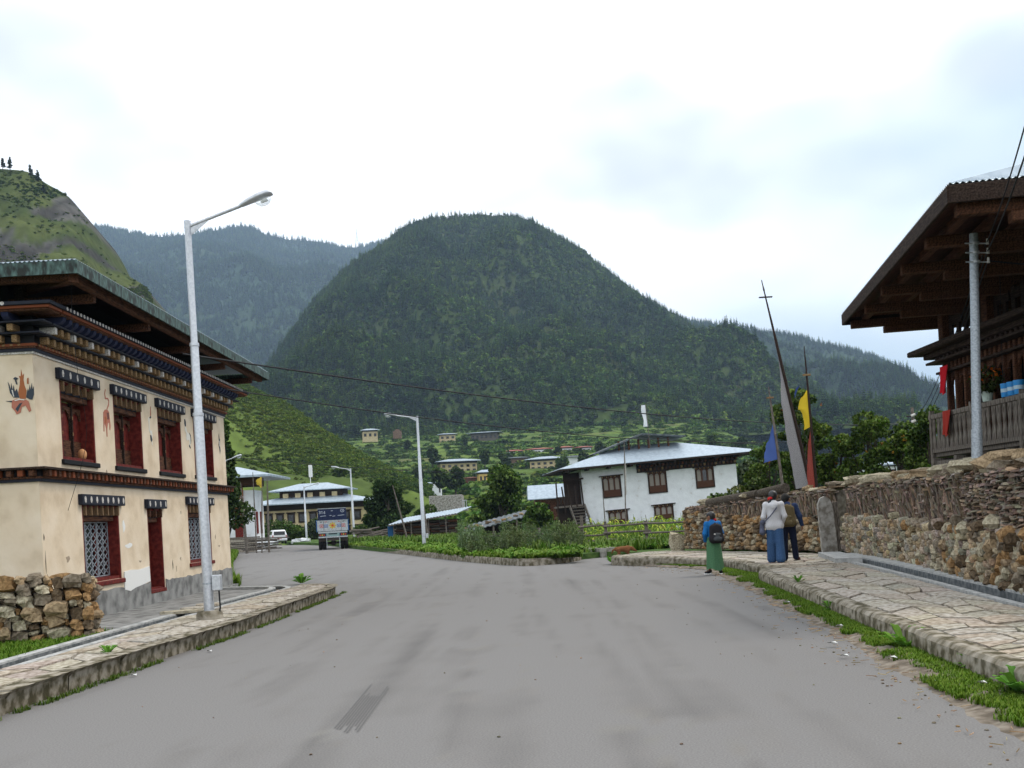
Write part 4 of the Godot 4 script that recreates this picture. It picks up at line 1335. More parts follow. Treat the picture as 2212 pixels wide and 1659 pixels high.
	painting(t, "painted_lion", "white snow lion outlined in dark blue", V(X + 0.001, 4.15, 25.95), u, n, 0.55, [
		[pale, [-0.4, 0.3, -0.2, 0.25, -0.05, 0.05, 0.2, 0.0, 0.36, -0.1, 0.38, -0.35, 0.28, -0.55, 0.16, -0.5, 0.2, -0.3, 0.0, -0.28, -0.16, -0.35, -0.26, -0.25, -0.22, 0.0, -0.38, 0.1]],
		[ink, [-0.42, 0.6, -0.3, 0.62, -0.2, 0.5, -0.22, 0.3, -0.34, 0.28, -0.42, 0.4]],
		[ink, [0.22, 0.05, 0.4, -0.05, 0.44, -0.3, 0.36, -0.45, 0.36, -0.15]],
		[ink, [0.12, -0.5, 0.3, -0.6, 0.28, -0.66, 0.1, -0.58]]])
	painting(t, "painted_crest", "dark painted figure near the far corner of the wall", V(X + 0.001, 4.1, 28.75), u, n, 0.5, [
		[ink, [-0.1, 0.4, 0.0, 0.55, 0.05, 0.3, 0.15, 0.2, 0.08, -0.1, 0.15, -0.4, 0.0, -0.6, -0.08, -0.3, -0.2, -0.1, -0.08, 0.1]],
		[pale, [-0.05, 0.1, 0.05, 0.15, 0.05, -0.2, -0.03, -0.15]]])
	# chips, drips and old marks on the plaster
	var drip := mt(lin(0.16, 0.125, 0.09), 0.9)
	var chip := mt(lin(0.34, 0.27, 0.20), 0.9)
	for q in [[17.72, 1.3, 0.03, 0.42, drip], [17.70, 1.75, 0.025, 0.16, drip], [17.75, 1.02, 0.05, 0.2, drip], [24.3, 0.98, 0.05, 0.3, drip], [24.55, 0.86, 0.03, 0.2, chip], [24.9, 1.1, 0.06, 0.1, chip], [18.6, 1.35, 0.09, 0.16, chip], [21.6, 1.5, 0.25, 0.12, M.white], [21.35, 1.9, 0.09, 0.3, M.white], [28.2, 1.3, 0.1, 0.07, chip], [27.9, 1.55, 0.05, 0.16, chip], [20.6, 2.98, 0.05, 0.1, chip], [25.1, 2.2, 0.04, 0.12, chip], [22.2, 1.15, 0.12, 0.05, chip]]:
		var pg := PackedVector2Array()
		for i in 9:
			var a := TAU * i / 9
			pg.append(Vector2(cos(a) * q[2] * rf(0.35, 1.1), sin(a) * q[3] * 0.5 * rf(0.5, 1.1)))
		var mb := MB.new()
		mb.prism(pg, Transform3D(Basis(u, Vector3.UP, n), V(X + 0.001, q[1], q[0])), 0.002)
		part(t, "plaster_mark", mb.mesh(), q[4])
	# things on the upper sills
	var pot := MB.new()
	var rg := []
	for q in [[0.0, 0.0], [0.075, 0.0], [0.1, 0.08], [0.1, 0.15], [0.07, 0.21], [0.02, 0.24]]:
		var r := PackedVector3Array()
		for k in 12:
			r.append(Vector3(cos(TAU * k / 12) * q[0], q[1], sin(TAU * k / 12) * q[0]))
		rg.append(r)
	pot.sm = 0
	pot.loft(rg, true, false)
	solo("clay_jar", pot.mesh(), mt(lin(0.55, 0.28, 0.13), 0.6), "small orange clay jar on the sill of the first upper window", "jar", "", Transform3D(Basis().scaled(Vector3.ONE * 0.8), V(X - 0.1, 3.182, 19.72)))

# hip roof over a rectangle of corners (eave points in order), ridge ends given; thin shell with an underside
func hip_roof(c: Array, ra: Vector3, rb: Vector3, thick: float) -> ArrayMesh:
	# c: front-left, front-right, back-right, back-left; ridge ra (left) to rb (right)
	var b := MB.new()
	var dn := Vector3(0, -thick, 0)
	for k in 2:
		var o := dn * k
		b.quad(c[0] + o, ra + o, rb + o, c[1] + o)
		b.quad(c[2] + o, rb + o, ra + o, c[3] + o)
		b.tri(c[1] + o, rb + o, c[2] + o)
		b.tri(c[3] + o, ra + o, c[0] + o)
	for k in 4:
		b.quad(c[k], c[(k + 1) % 4], c[(k + 1) % 4] + dn, c[k] + dn)
	return b.mesh()

func build_right_house() -> void:
	var X := 10.15
	var fd := 24.0   # far corner
	var nd := 9.0
	var t := thing("timber_house", V(X, 0.3, fd), "dark timber house with a weathered balcony and deep overhanging roof behind the stone wall", "house")
	var u := Vector3(0, 0, 1)      # from the far corner towards the viewer
	var n := Vector3(-1, 0, 0)
	var o := V(X, 0.3, fd)
	var L := fd - nd
	bb(t, "ground_floor", V(X + 0.05, 0.25, nd), V(17.5, 2.5, fd - 0.05), M.plinth)
	bb(t, "upper_floor", V(X + 0.25, 2.5, nd), V(17.5, 5.0, fd - 0.25), M.darkwood)
	# balcony
	bb(t, "balcony_floor", V(9.72, 2.52, nd), V(X + 0.05, 2.62, fd), M.greywood, 0.01)
	for k in 12:
		bx(t, "joist", V(9.95, 2.42, fd - 0.15 - k * 1.2), Vector3(0.7, 0.16, 0.12), M.greywood, Basis(), 0.01)
	beam(t, "lower_rail", V(9.7, 2.36, fd + 0.05), V(9.7, 2.36, nd), 0.06, 0.14, M.greywood, 0.008)
	beam(t, "bottom_rail", V(9.69, 2.66, fd + 0.05), V(9.69, 2.66, nd), 0.07, 0.09, M.greywood, 0.008)
	beam(t, "top_rail", V(9.69, 3.44, fd + 0.08), V(9.69, 3.44, nd), 0.09, 0.11, M.greywood, 0.01)
	for k in 7:
		bx(t, "rail_post", V(9.69, 2.93, fd - 0.02 - k * 2.1), Vector3(0.1, 1.3, 0.1), M.greywood, Basis(), 0.01)
	bb(t, "rail_end", V(9.66, 3.39, fd + 0.02), V(X, 3.49, fd + 0.1), M.greywood)
	var k := 0.16
	var i := 0
	var sl := []
	for q in 3:
		var mb := MB.new()
		var w := 0.088 + 0.01 * q
		mb.prism(PackedVector2Array([Vector2(-w, 0), Vector2(w, 0), Vector2(w * 0.95, 0.12), Vector2(w * (0.45 + q * 0.08), 0.34), Vector2(w * 0.7, 0.52), Vector2(w, 0.68), Vector2(-w, 0.68), Vector2(-w * 0.75, 0.5), Vector2(-w * (0.5 + q * 0.1), 0.3), Vector2(-w * 0.9, 0.12)]), Transform3D(), 0.025)
		sl.append(mb.mesh())
	while k < L - 0.2:
		part(t, "slat", sl[i % 3], M.greywood, Transform3D(Basis(u, Vector3.UP, n).rotated(n, rf(-0.05, 0.05)), o + u * k + n * 0.455 + Vector3(0, 2.405, 0)))
		k += 0.225 + rf(-0.01, 0.01)
		i += 1
	# window band: frames, dark lights and arched heads
	k = 0.1
	i = 0
	while k < L - 0.5:
		var f := blk(t, "window", o, u, n, k, k + 0.09, 2.3, 4.12, -0.02, 0.12, M.brownwood, 0.01)
		blk(f, "shutter", o, u, n, k + 0.1, k + 0.42, 2.5, 4.0, -0.12, -0.06, M.darkwood if i % 2 else M.glass, 0.005)
		blk(f, "sill_board", o, u, n, k + 0.09, k + 0.45, 2.3, 3.0, -0.1, 0.05, M.brownwood, 0.01)
		var mb := MB.new()
		mb.prism(PackedVector2Array([Vector2(0, 0), Vector2(0, 0.3), Vector2(0.36, 0.3), Vector2(0.36, 0), Vector2(0.31, 0.02), Vector2(0.29, 0.11), Vector2(0.18, 0.19), Vector2(0.07, 0.11), Vector2(0.05, 0.02)]), Transform3D(Basis(u, Vector3.UP, n), o + u * (k + 0.09) + Vector3(0, 3.82, 0)), 0.05)
		part(f, "arch", mb.mesh(), M.brownwood)
		k += 0.45
		i += 1
	# two tiers of beam ends stepping out
	for tier in [[4.12, 0.16, 0.22, M.brownwood], [4.36, 0.32, 0.24, M.darkwood]]:
		blk(t, "cornice_board", o, u, n, -tier[1], L, tier[0], tier[0] + 0.05, -0.2, tier[1] + 0.08, M.darkwood)
		var q := 0.02
		while q < L:
			blk(t, "beam_end", o, u, n, q, q + 0.1, tier[0] + 0.05, tier[0] + tier[2], -0.1, tier[1], tier[3], 0.01)
			q += 0.21
	blk(t, "cornice_top", o, u, n, -0.75, L, 4.62, 4.74, -0.3, 0.66, M.darkwood, 0.02)
	blk(t, "cornice_step", o, u, n, -0.45, L, 4.5, 4.615, -0.3, 0.4, M.darkwood, 0.02)
	# end wall facing up the valley
	bb(t, "end_frame", V(X + 0.3, 2.6, fd - 0.02), V(17.4, 4.9, fd + 0.06), M.brownwood)
	# attic: posts, pierced panels, beams
	for q in 7:
		bx(t, "attic_post", V(X - 0.08, 5.45, fd - 0.1 - q * 2.2), Vector3(0.24, 0.85, 0.24), M.brownwood, Basis(), 0.015)
		if q < 6:
			var mb := MB.new()
			for s in 5:
				for r in 2:
					mb.box(V(X - 0.02, 5.15 + r * 0.42, fd - 0.45 - q * 2.2 - s * 0.36), Vector3(0.04, 0.2, 0.12 + 0.2 * ((s + r) % 2)), Basis())
				mb.box(V(X - 0.02, 5.35, fd - 0.3 - q * 2.2 - s * 0.38), Vector3(0.05, 0.75, 0.15))
			part(t, "pierced_panel", mb.mesh(), M.darkwood)
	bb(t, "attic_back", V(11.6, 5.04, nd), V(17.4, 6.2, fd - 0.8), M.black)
	# roof: hipped, its eaves turned a little to the road
	var ef := V(8.3, 6.2, 25.6)
	var en := V(6.6, 6.2, 15.3)
	var dir := (en - ef).normalized()
	var sd := Vector3(-dir.z, 0, dir.x)
	if sd.x < 0: sd = -sd
	en = ef + dir * 10.45
	var br := en + sd * 12.0
	var bf := ef + sd * 12.0
	var ra := ef + dir * 4.2 + sd * 6.0 + Vector3(0, 2.0, 0)
	var rb := en - dir * 4.2 + sd * 6.0 + Vector3(0, 2.0, 0)
	var roof := part(t, "roof", corrugated(ef, en, rb, ra, 0.09, 0.013), M.tin)
	part(roof, "roof_sheet", corrugated(en, br, rb + Vector3(0.01, 0, 0), rb, 0.09, 0.013), M.tin)
	part(roof, "roof_sheet", corrugated(bf, ef, ra, ra + Vector3(0.01, 0, 0), 0.09, 0.013), M.tin)
	part(roof, "roof_sheet", corrugated(br, bf, ra, rb, 0.09, 0.013), M.tin)
	var dn := Vector3(0, -0.1, 0)
	part(t, "soffit", hip_roof([ef + dn, en + dn, br + dn, bf + dn], ra + dn, rb + dn, 0.03), M.brownwood)
	for e in [[ef, en], [en, br], [bf, ef]]:
		beam(t, "fascia", e[0] + Vector3(0, -0.16, 0), e[1] + Vector3(0, -0.16, 0), 0.05, 0.26, M.darkwood, 0.008)
	for q in 6:
		var p: Vector3 = ef + dir * (0.25 + q * 1.98)
		var ln := 3.6 if q > 0 else 6.0
		beam(t, "rafter_bracket", p + sd * 0.15 + Vector3(0, -0.33, 0), p + sd * ln + Vector3(0, -0.33, 0), 0.2, 0.18, M.brownwood, 0.015)
		beam(t, "rafter_bracket", p + sd * 0.9 + Vector3(0, -0.5, 0), p + sd * ln + Vector3(0, -0.5, 0), 0.2, 0.16, M.brownwood, 0.015)
	for q in 3:
		beam(t, "purlin", ef + sd * (0.5 + q * 0.85) + Vector3(0, -0.17 + q * 0.24, 0) + dir * 0.1, en + sd * (0.5 + q * 0.85) + Vector3(0, -0.17 + q * 0.24, 0) - dir * 0.1, 0.14, 0.14, M.brownwood, 0.01)
	# things on and over the rail
	var cl := func(p0: Vector3, called: String, w: float, h: float, m: Material, label: String, cat: String) -> void:
		var b := MB.new()
		b.sm = 0
		var rows := []
		for r in 9:
			var ring := PackedVector3Array()
			for s in 9:
				var a := s / 8.0
				var v := r / 8.0
				ring.append(p0 + Vector3(-0.02 - 0.03 * sin(a * 14.0) * v - 0.04 * v, -h * v + 0.03 * sin(a * 9.0) * v, (a - 0.5) * w * (1.0 - 0.35 * v)))
			rows.append(ring)
		b.loft(rows, false, false)
		var back := []
		for ring in rows:
			var r2 := PackedVector3Array()
			for p in ring:
				r2.append(p + Vector3(0.012, 0, 0))
			back.append(r2)
		b.loft(back, false, false)
		solo(called, b.mesh(), m, label, cat)
	cl.call(V(9.62, 3.5, 22.95), "striped_cloth", 0.42, 0.55, mt(lin(0.30, 0.03, 0.02), 0.9), "dark red cloth hanging over the balcony rail", "cloth")
	cl.call(V(9.88, 4.55, 23.6), "red_cloth", 0.42, 0.62, mt(lin(0.5, 0.01, 0.02), 0.9), "bright red cloth hung at the corner window of the timber house", "cloth")
	for q in 3:
		var b := MB.new()
		var rings := []
		for h in [[0.0, 0.085], [0.02, 0.09], [0.24, 0.1], [0.26, 0.104], [0.262, 0.09]]:
			var r := PackedVector3Array()
			for s in 14:
				r.append(Vector3(cos(TAU * s / 14) * h[1], h[0], sin(TAU * s / 14) * h[1]))
			rings.append(r)
		b.sm = 0
		b.loft(rings)
		var tin := thing("blue_tin", V(9.69, 3.497, 20.35 - q * 0.26), ["bright blue tin with a pale band closest to the flower pot", "bright blue tin between two others on the balcony rail", "bright blue tin farthest from the flower pot on the rail"][q], "tin", "blue tins on the balcony rail")
		part(tin, "can", b.mesh(), mt(lin(0.02, 0.25, 0.62), 0.4), Transform3D(Basis(), tin.position))
		var lb := MB.new()
		lb.sm = 0
		lb.tube([Vector3(0, 0.09, 0), Vector3(0, 0.16, 0)], [0.0955, 0.0985], 14, false)
		part(tin, "paper_band", lb.mesh(), mt(lin(0.45, 0.6, 0.7), 0.5), Transform3D(Basis(), tin.position))
	var ft := thing("flower_pot", V(9.69, 3.497, 21.15), "pale pot of orange flowers on the balcony rail", "plant pot")
	var pb := MB.new()
	pb.sm = 0
	pb.tube([Vector3(0, 0, 0), Vector3(0, 0.2, 0)], [0.09, 0.12], 12)
	part(ft, "pot", pb.mesh(), mt(lin(0.42, 0.5, 0.45), 0.6), Transform3D(Basis(), ft.position))
	part(ft, "foliage", leaf_cloud([[Vector3(0, 0.42, 0), Vector3(0.3, 0.28, 0.4)]], 320, 0.07, [Color(0.05, 0.08, 0.03), Color(0.07, 0.09, 0.03)]), M.leaf, Transform3D(Basis(), ft.position))
	part(ft, "flowers", leaf_cloud([[Vector3(-0.02, 0.55, 0), Vector3(0.28, 0.14, 0.38)]], 40, 0.06, [Color(0.7, 0.16, 0.02)], 0.0, 0.8), M.leaf, Transform3D(Basis(), ft.position))

func farm_window(t: Node3D, o: Vector3, w: float, h: float) -> void:
	# flat timber window on a wall that faces the viewer; o = lower left corner
	var u := Vector3(1, 0, 0)
	var n := Vector3(0, 0, 1)
	var b := MB.new()
	for q in [[0.0, 0.09, 0.0, h], [w - 0.09, w, 0.0, h], [0.09, w - 0.09, 0.0, 0.1], [0.09, w - 0.09, h - 0.12, h]]:
		b.box(o + Vector3((q[0] + q[1]) * 0.5, (q[2] + q[3]) * 0.5, 0.03), Vector3(q[1] - q[0], q[3] - q[2], 0.14))
	var f := part(t, "window", b.mesh(), M.darkwood)
	blk(f, "lintel", o, u, n, -0.22, w + 0.22, h, h + 0.09, -0.05, 0.22, M.darkwood)
	var k := 0.0
	while k < w - 0.05:
		blk(f, "block", o, u, n, k, k + 0.1, h - 0.13, h - 0.001, 0.09, 0.16, M.ochre if int(k * 10) % 4 < 2 else M.brownwood)
		k += 0.2
	blk(f, "lower_panel", o, u, n, 0.09, w - 0.09, 0.1, h * 0.36, -0.05, 0.04, M.brownwood)
	var lw := (w - 0.18) / 3.0
	for q in 3:
		var a := 0.09 + lw * q
		blk(f, "pane", o, u, n, a + 0.06, a + lw - 0.06, h * 0.36, h - 0.22, -0.06, -0.02, M.curtain if q != 1 or int(o.x) % 2 == 0 else M.glass)
		blk(f, "mullion", o, u, n, a, a + 0.07, h * 0.36, h - 0.12, -0.05, 0.05, M.brownwood)
		blk(f, "mullion", o, u, n, a + lw - 0.07, a + lw, h * 0.36, h - 0.12, -0.05, 0.049, M.brownwood)
		var mb := MB.new()
		mb.prism(PackedVector2Array([Vector2(0, 0), Vector2(0, 0.22), Vector2(lw, 0.22), Vector2(lw, 0), Vector2(lw * 0.82, 0.04), Vector2(lw * 0.72, 0.14), Vector2(lw * 0.5, 0.18), Vector2(lw * 0.28, 0.14), Vector2(lw * 0.18, 0.04)]), Transform3D(Basis(), o + Vector3(a, h - 0.34, -0.01)), 0.05)
		part(f, "arch", mb.mesh(), M.brownwood)

func build_white_house() -> void:
	M.curtain = mt(lin(0.26, 0.23, 0.2), 0.9)
	var D := 95.0
	var x0 := 6.5
	var x1 := 20.9
	var t := thing("white_farmhouse", V(x0, 0.0, D), "white farmhouse with a pale tin roof and dark timber windows behind the pole fence", "farmhouse")
	var wins := [[8.3, 3.0, 1.75, 1.95], [12.55, 3.0, 1.75, 1.95], [17.0, 3.05, 1.75, 1.9], [8.6, 0.55, 1.8, 1.25], [12.85, 0.55, 1.8, 1.35], [17.2, 0.55, 1.8, 1.3]]
	var holes := []
	for w in wins:
		holes.append(Rect2(w[0] - x0, w[1] + 0.3, w[2], w[3]))
	part(t, "wall", wall_mesh(V(x0, -0.3, D), Vector3(1, 0, 0), Vector3(0, 0, 1), x1 - x0, 6.1, 0.4, holes), M.limewash)
	part(t, "wall", wall_mesh(V(x0, -0.3, D + 0.41), Vector3(0, 0, -1), Vector3(-1, 0, 0), 8.0, 6.1, 0.4, []), M.limewash)
	part(t, "wall", wall_mesh(V(x1, -0.3, D + 0.41), Vector3(0, 0, -1), Vector3(1, 0, 0), 8.0, 6.1, 0.4, []), M.limewash)
	part(t, "wall", wall_mesh(V(x0, -0.3, D + 8.42), Vector3(1, 0, 0), Vector3(0, 0, -1), x1 - x0, 6.1, 0.4, []), M.limewash)
	for w in wins:
		farm_window(t, V(w[0], w[1], D), w[2], w[3])
	# reddish footing
	bb(t, "footing", V(x0 - 0.04, -0.3, D - 0.05), V(8.4, 0.3, D), M.rust)
	# carved cornice over the right part
	var o := V(11.6, 5.0, D)
	var u := Vector3(1, 0, 0)
	var n := Vector3(0, 0, 1)
	blk(t, "cornice_board", o, u, n, 0, 9.4, 0.0, 0.1, -0.1, 0.12, M.darkwood)
	blk(t, "cornice_board", o, u, n, 0, 9.5, 0.36, 0.44, -0.1, 0.4, M.darkwood)
	blk(t, "cornice_board", o, u, n, 0, 9.6, 0.7, 0.82, -0.1, 0.6, M.darkwood)
	blk(t, "cornice_back", o, u, n, 0, 9.3, 0.1, 0.7, -0.1, 0.05, M.darkwood)
	var k := 0.1
	while k < 9.3:
		blk(t, "beam_end", o, u, n, k, k + 0.17, 0.12, 0.34, 0.05, 0.26, M.ochre if int(k * 3) % 3 == 0 else M.brownwood)
		blk(t, "beam_end", o, u, n, k + 0.08, k + 0.25, 0.46, 0.68, 0.05, 0.46, M.brownwood if int(k * 3) % 3 else M.orange)
		k += 0.36
	# roof
	var ey := 5.95
	var c := [V(x0 - 2.2, ey, D - 1.9), V(x1 + 2.1, ey, D - 1.9), V(x1 + 2.1, ey, D + 10.2), V(x0 - 2.2, ey, D + 10.2)]
	var ra := V(x0 + 4.6, ey + 1.75, D + 4.2)
	var rb := V(x1 - 4.4, ey + 1.75, D + 4.2)
	var roof := part(t, "roof", hip_roof(c, ra, rb, 0.03), M.tin)
	part(roof, "soffit", hip_roof([c[0] + Vector3(0.03, -0.06, -0.03), c[1] + Vector3(-0.03, -0.06, -0.03), c[2] + Vector3(-0.03, -0.06, 0.03), c[3] + Vector3(0.03, -0.06, 0.03)], ra - Vector3(0, 0.1, 0), rb - Vector3(0, 0.1, 0), 0.12), M.darkwood)
	for q in 10:
		bx(t, "rafter_end", V(x0 - 1.6 + q * 1.98, ey - 0.26, D - 0.6), Vector3(0.16, 0.18, 2.3), M.darkwood)
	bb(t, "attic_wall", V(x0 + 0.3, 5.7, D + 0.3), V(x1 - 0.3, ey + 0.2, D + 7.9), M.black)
	# raised lantern roof: posts and an open gable
	var lx0 := 9.4
	var lx1 := 16.0
	for q in 6:
		bx(t, "lantern_post", V(lx0 + 1.4 + q * 0.95, ey + 1.6, D + 2.9), Vector3(0.16, 1.3, 0.16), M.brownwood)
	bb(t, "lantern_floor", V(lx0 + 1.0, ey + 1.0, D + 2.8), V(lx1 - 0.2, ey + 1.25, D + 6), M.darkwood)
	var lb := MB.new()
	var ap := V(12.9, ey + 2.75, D + 2.0)
	var apb := V(12.9, ey + 2.75, D + 6.5)
	var lf := V(8.2, ey + 1.25, D + 2.0)
	var rt := V(17.0, ey + 2.2, D + 2.0)
	for q in [[lf, ap], [ap, rt]]:
		var w: Vector3 = Vector3(0, 0, -4.5)
		var dn := Vector3(0, -0.14, 0)
		lb.quad(q[0], q[0] + w, q[1] + w, q[1]); lb.quad(q[0] + dn, q[1] + dn, q[1] + w + dn, q[0] + w + dn)
		lb.quad(q[0], q[1], q[1] + dn, q[0] + dn); lb.quad(q[0] + w, q[0] + w + dn, q[1] + w + dn, q[1] + w)
	var lr := part(t, "lantern_roof", lb.mesh(), M.darktin)
	# timber gallery and stairs at the left end
	bb(t, "gallery_wall", V(x0 - 1.5, 2.2, D + 1.2), V(x0 - 0.02, 5.6, D + 1.4), M.darkwood)
	bb(t, "gallery_floor", V(x0 - 2.6, 2.5, D - 0.6), V(x0 - 0.02, 2.66, D + 1.2), M.greywood)
	for q in 5:
		bx(t, "gallery_post", V(x0 - 2.5 + q * 0.58, 3.0 + rf(-0.2, 0.4), D - 0.55), Vector3(0.12, 3.2 + rf(-1.0, 0.4), 0.12), M.darkwood, Basis(Vector3(0, 0, 1), rf(-0.04, 0.1)))
	bb(t, "gallery_rail", V(x0 - 2.6, 3.4, D - 0.62), V(x0 - 0.9, 3.5, D - 0.55), M.darkwood)
	for q in 5:
		bx(t, "gallery_board", V(x0 - 2.45 + q * 0.3, 3.0, D - 0.5), Vector3(0.2, 0.75, 0.04), M.darkwood)
	bb(t, "understorey", V(x0 - 2.4, 0.0, D + 0.2), V(x0 - 0.05, 2.5, D + 0.9), M.darkwood)
	for s in [0.0, 1.35]:
		beam(t, "stair_stringer", V(x0 - 1.45 + s, 2.62, D - 0.6), V(x0 - 1.05 + s, 0.1, D - 2.2), 0.1, 0.26, M.greywood)
	for q in 9:
		var f := (q + 0.5) / 9.0
		bx(t, "stair_tread", V(x0 - 0.77 + 0.4 * f, 2.55 - 2.45 * f, D - 0.62 - 1.6 * f), Vector3(1.28, 0.07, 0.26), M.greywood)
	bb(t, "attic_beam", V(x0 - 1.8, 4.9, D - 0.3), V(x0 + 0.1, 5.05, D - 0.15), M.darkwood)
	# the whole house sits a little crooked
	t.rotation = Vector3(0, deg_to_rad(6.0), deg_to_rad(2.6))
	t.position += Vector3(0.2, -0.25, 0)
	var wf := thing("roof_prayer_flag", V(13.15, 8.3, 97.5), "small white prayer flag on a thin pole above the farmhouse roof", "flag")
	rod(wf, "pole", [V(13.15, 7.4, 97.5), V(12.9, 11.4, 97.5)], 0.035, M.greywood, 5)
	var fb := MB.new()
	fb.sm = 0
	var rr := []
	for q in 9:
		var v := q / 8.0
		var p := V(12.93, 11.3, 97.5) + Vector3(0.14, -2.0, 0) * v
		rr.append(PackedVector3Array([p, p + Vector3(-0.22, 0.02, 0.06 * sin(v * 9.0)), p + Vector3(-0.42 - 0.06 * sin(v * 7.0), 0, 0.1 * sin(v * 9.0 + 1.0))]))
	fb.loft(rr, false, false)
	part(wf, "flag_cloth", fb.mesh(), mt(lin(0.7, 0.72, 0.74), 0.9))

# distant house: walls, timber band, windows, hipped roof
func village_house(label: String, px: float, py: float, depth: float, wpx: float, hpx: float, wall: Material, roofm: Material, rows: int, cols: int, yaw := 0.0, dpt := 0.7, eave := 0.16) -> Node3D:
	var p := at(px, py, depth)
	var w := wpx * depth / F
	var h := hpx * depth / F
	var dp := w * dpt
	var t := thing("village_house", p, label, "house", "houses of the hillside village")
	var rh := h * 0.2
	var wh := h - rh
	bb(t, "wall", p + Vector3(-w * 0.5, -2.5, 0), p + Vector3(w * 0.5, wh * (0.8 if rows > 0 else 1.0), -dp), wall)
	if rows > 0:
		bb(t, "timber_band", p + Vector3(-w * 0.5 - 0.1, wh * 0.8, 0.12), p + Vector3(w * 0.5 + 0.1, wh, -dp - 0.1), M.darkwood)
	for r in rows:
		for c in cols:
			var ww := minf(w / cols * 0.5, 1.6)
			var hh := minf(wh * 0.8 / rows * 0.55, 1.7)
			var cx := -w * 0.5 + w * (c + 0.5) / cols
			var cy := wh * 0.8 * (r + 0.42) / rows
			var f := bx(t, "window", p + Vector3(cx, cy, 0.02), Vector3(ww, hh, 0.12), M.darkwood)
			bx(f, "pane", p + Vector3(cx, cy, 0.085), Vector3(ww * 0.62, hh * 0.66, 0.03), M.glass)
	var e := w * eave
	var cc := [p + Vector3(-w * 0.5 - e, wh, e), p + Vector3(w * 0.5 + e, wh, e), p + Vector3(w * 0.5 + e, wh, -dp - e), p + Vector3(-w * 0.5 - e, wh, -dp - e)]
	part(t, "roof", hip_roof(cc, p + Vector3(-w * 0.22, h, -dp * 0.5), p + Vector3(w * 0.22, h, -dp * 0.5), 0.18), roofm)
	t.rotation.y = yaw
	return t

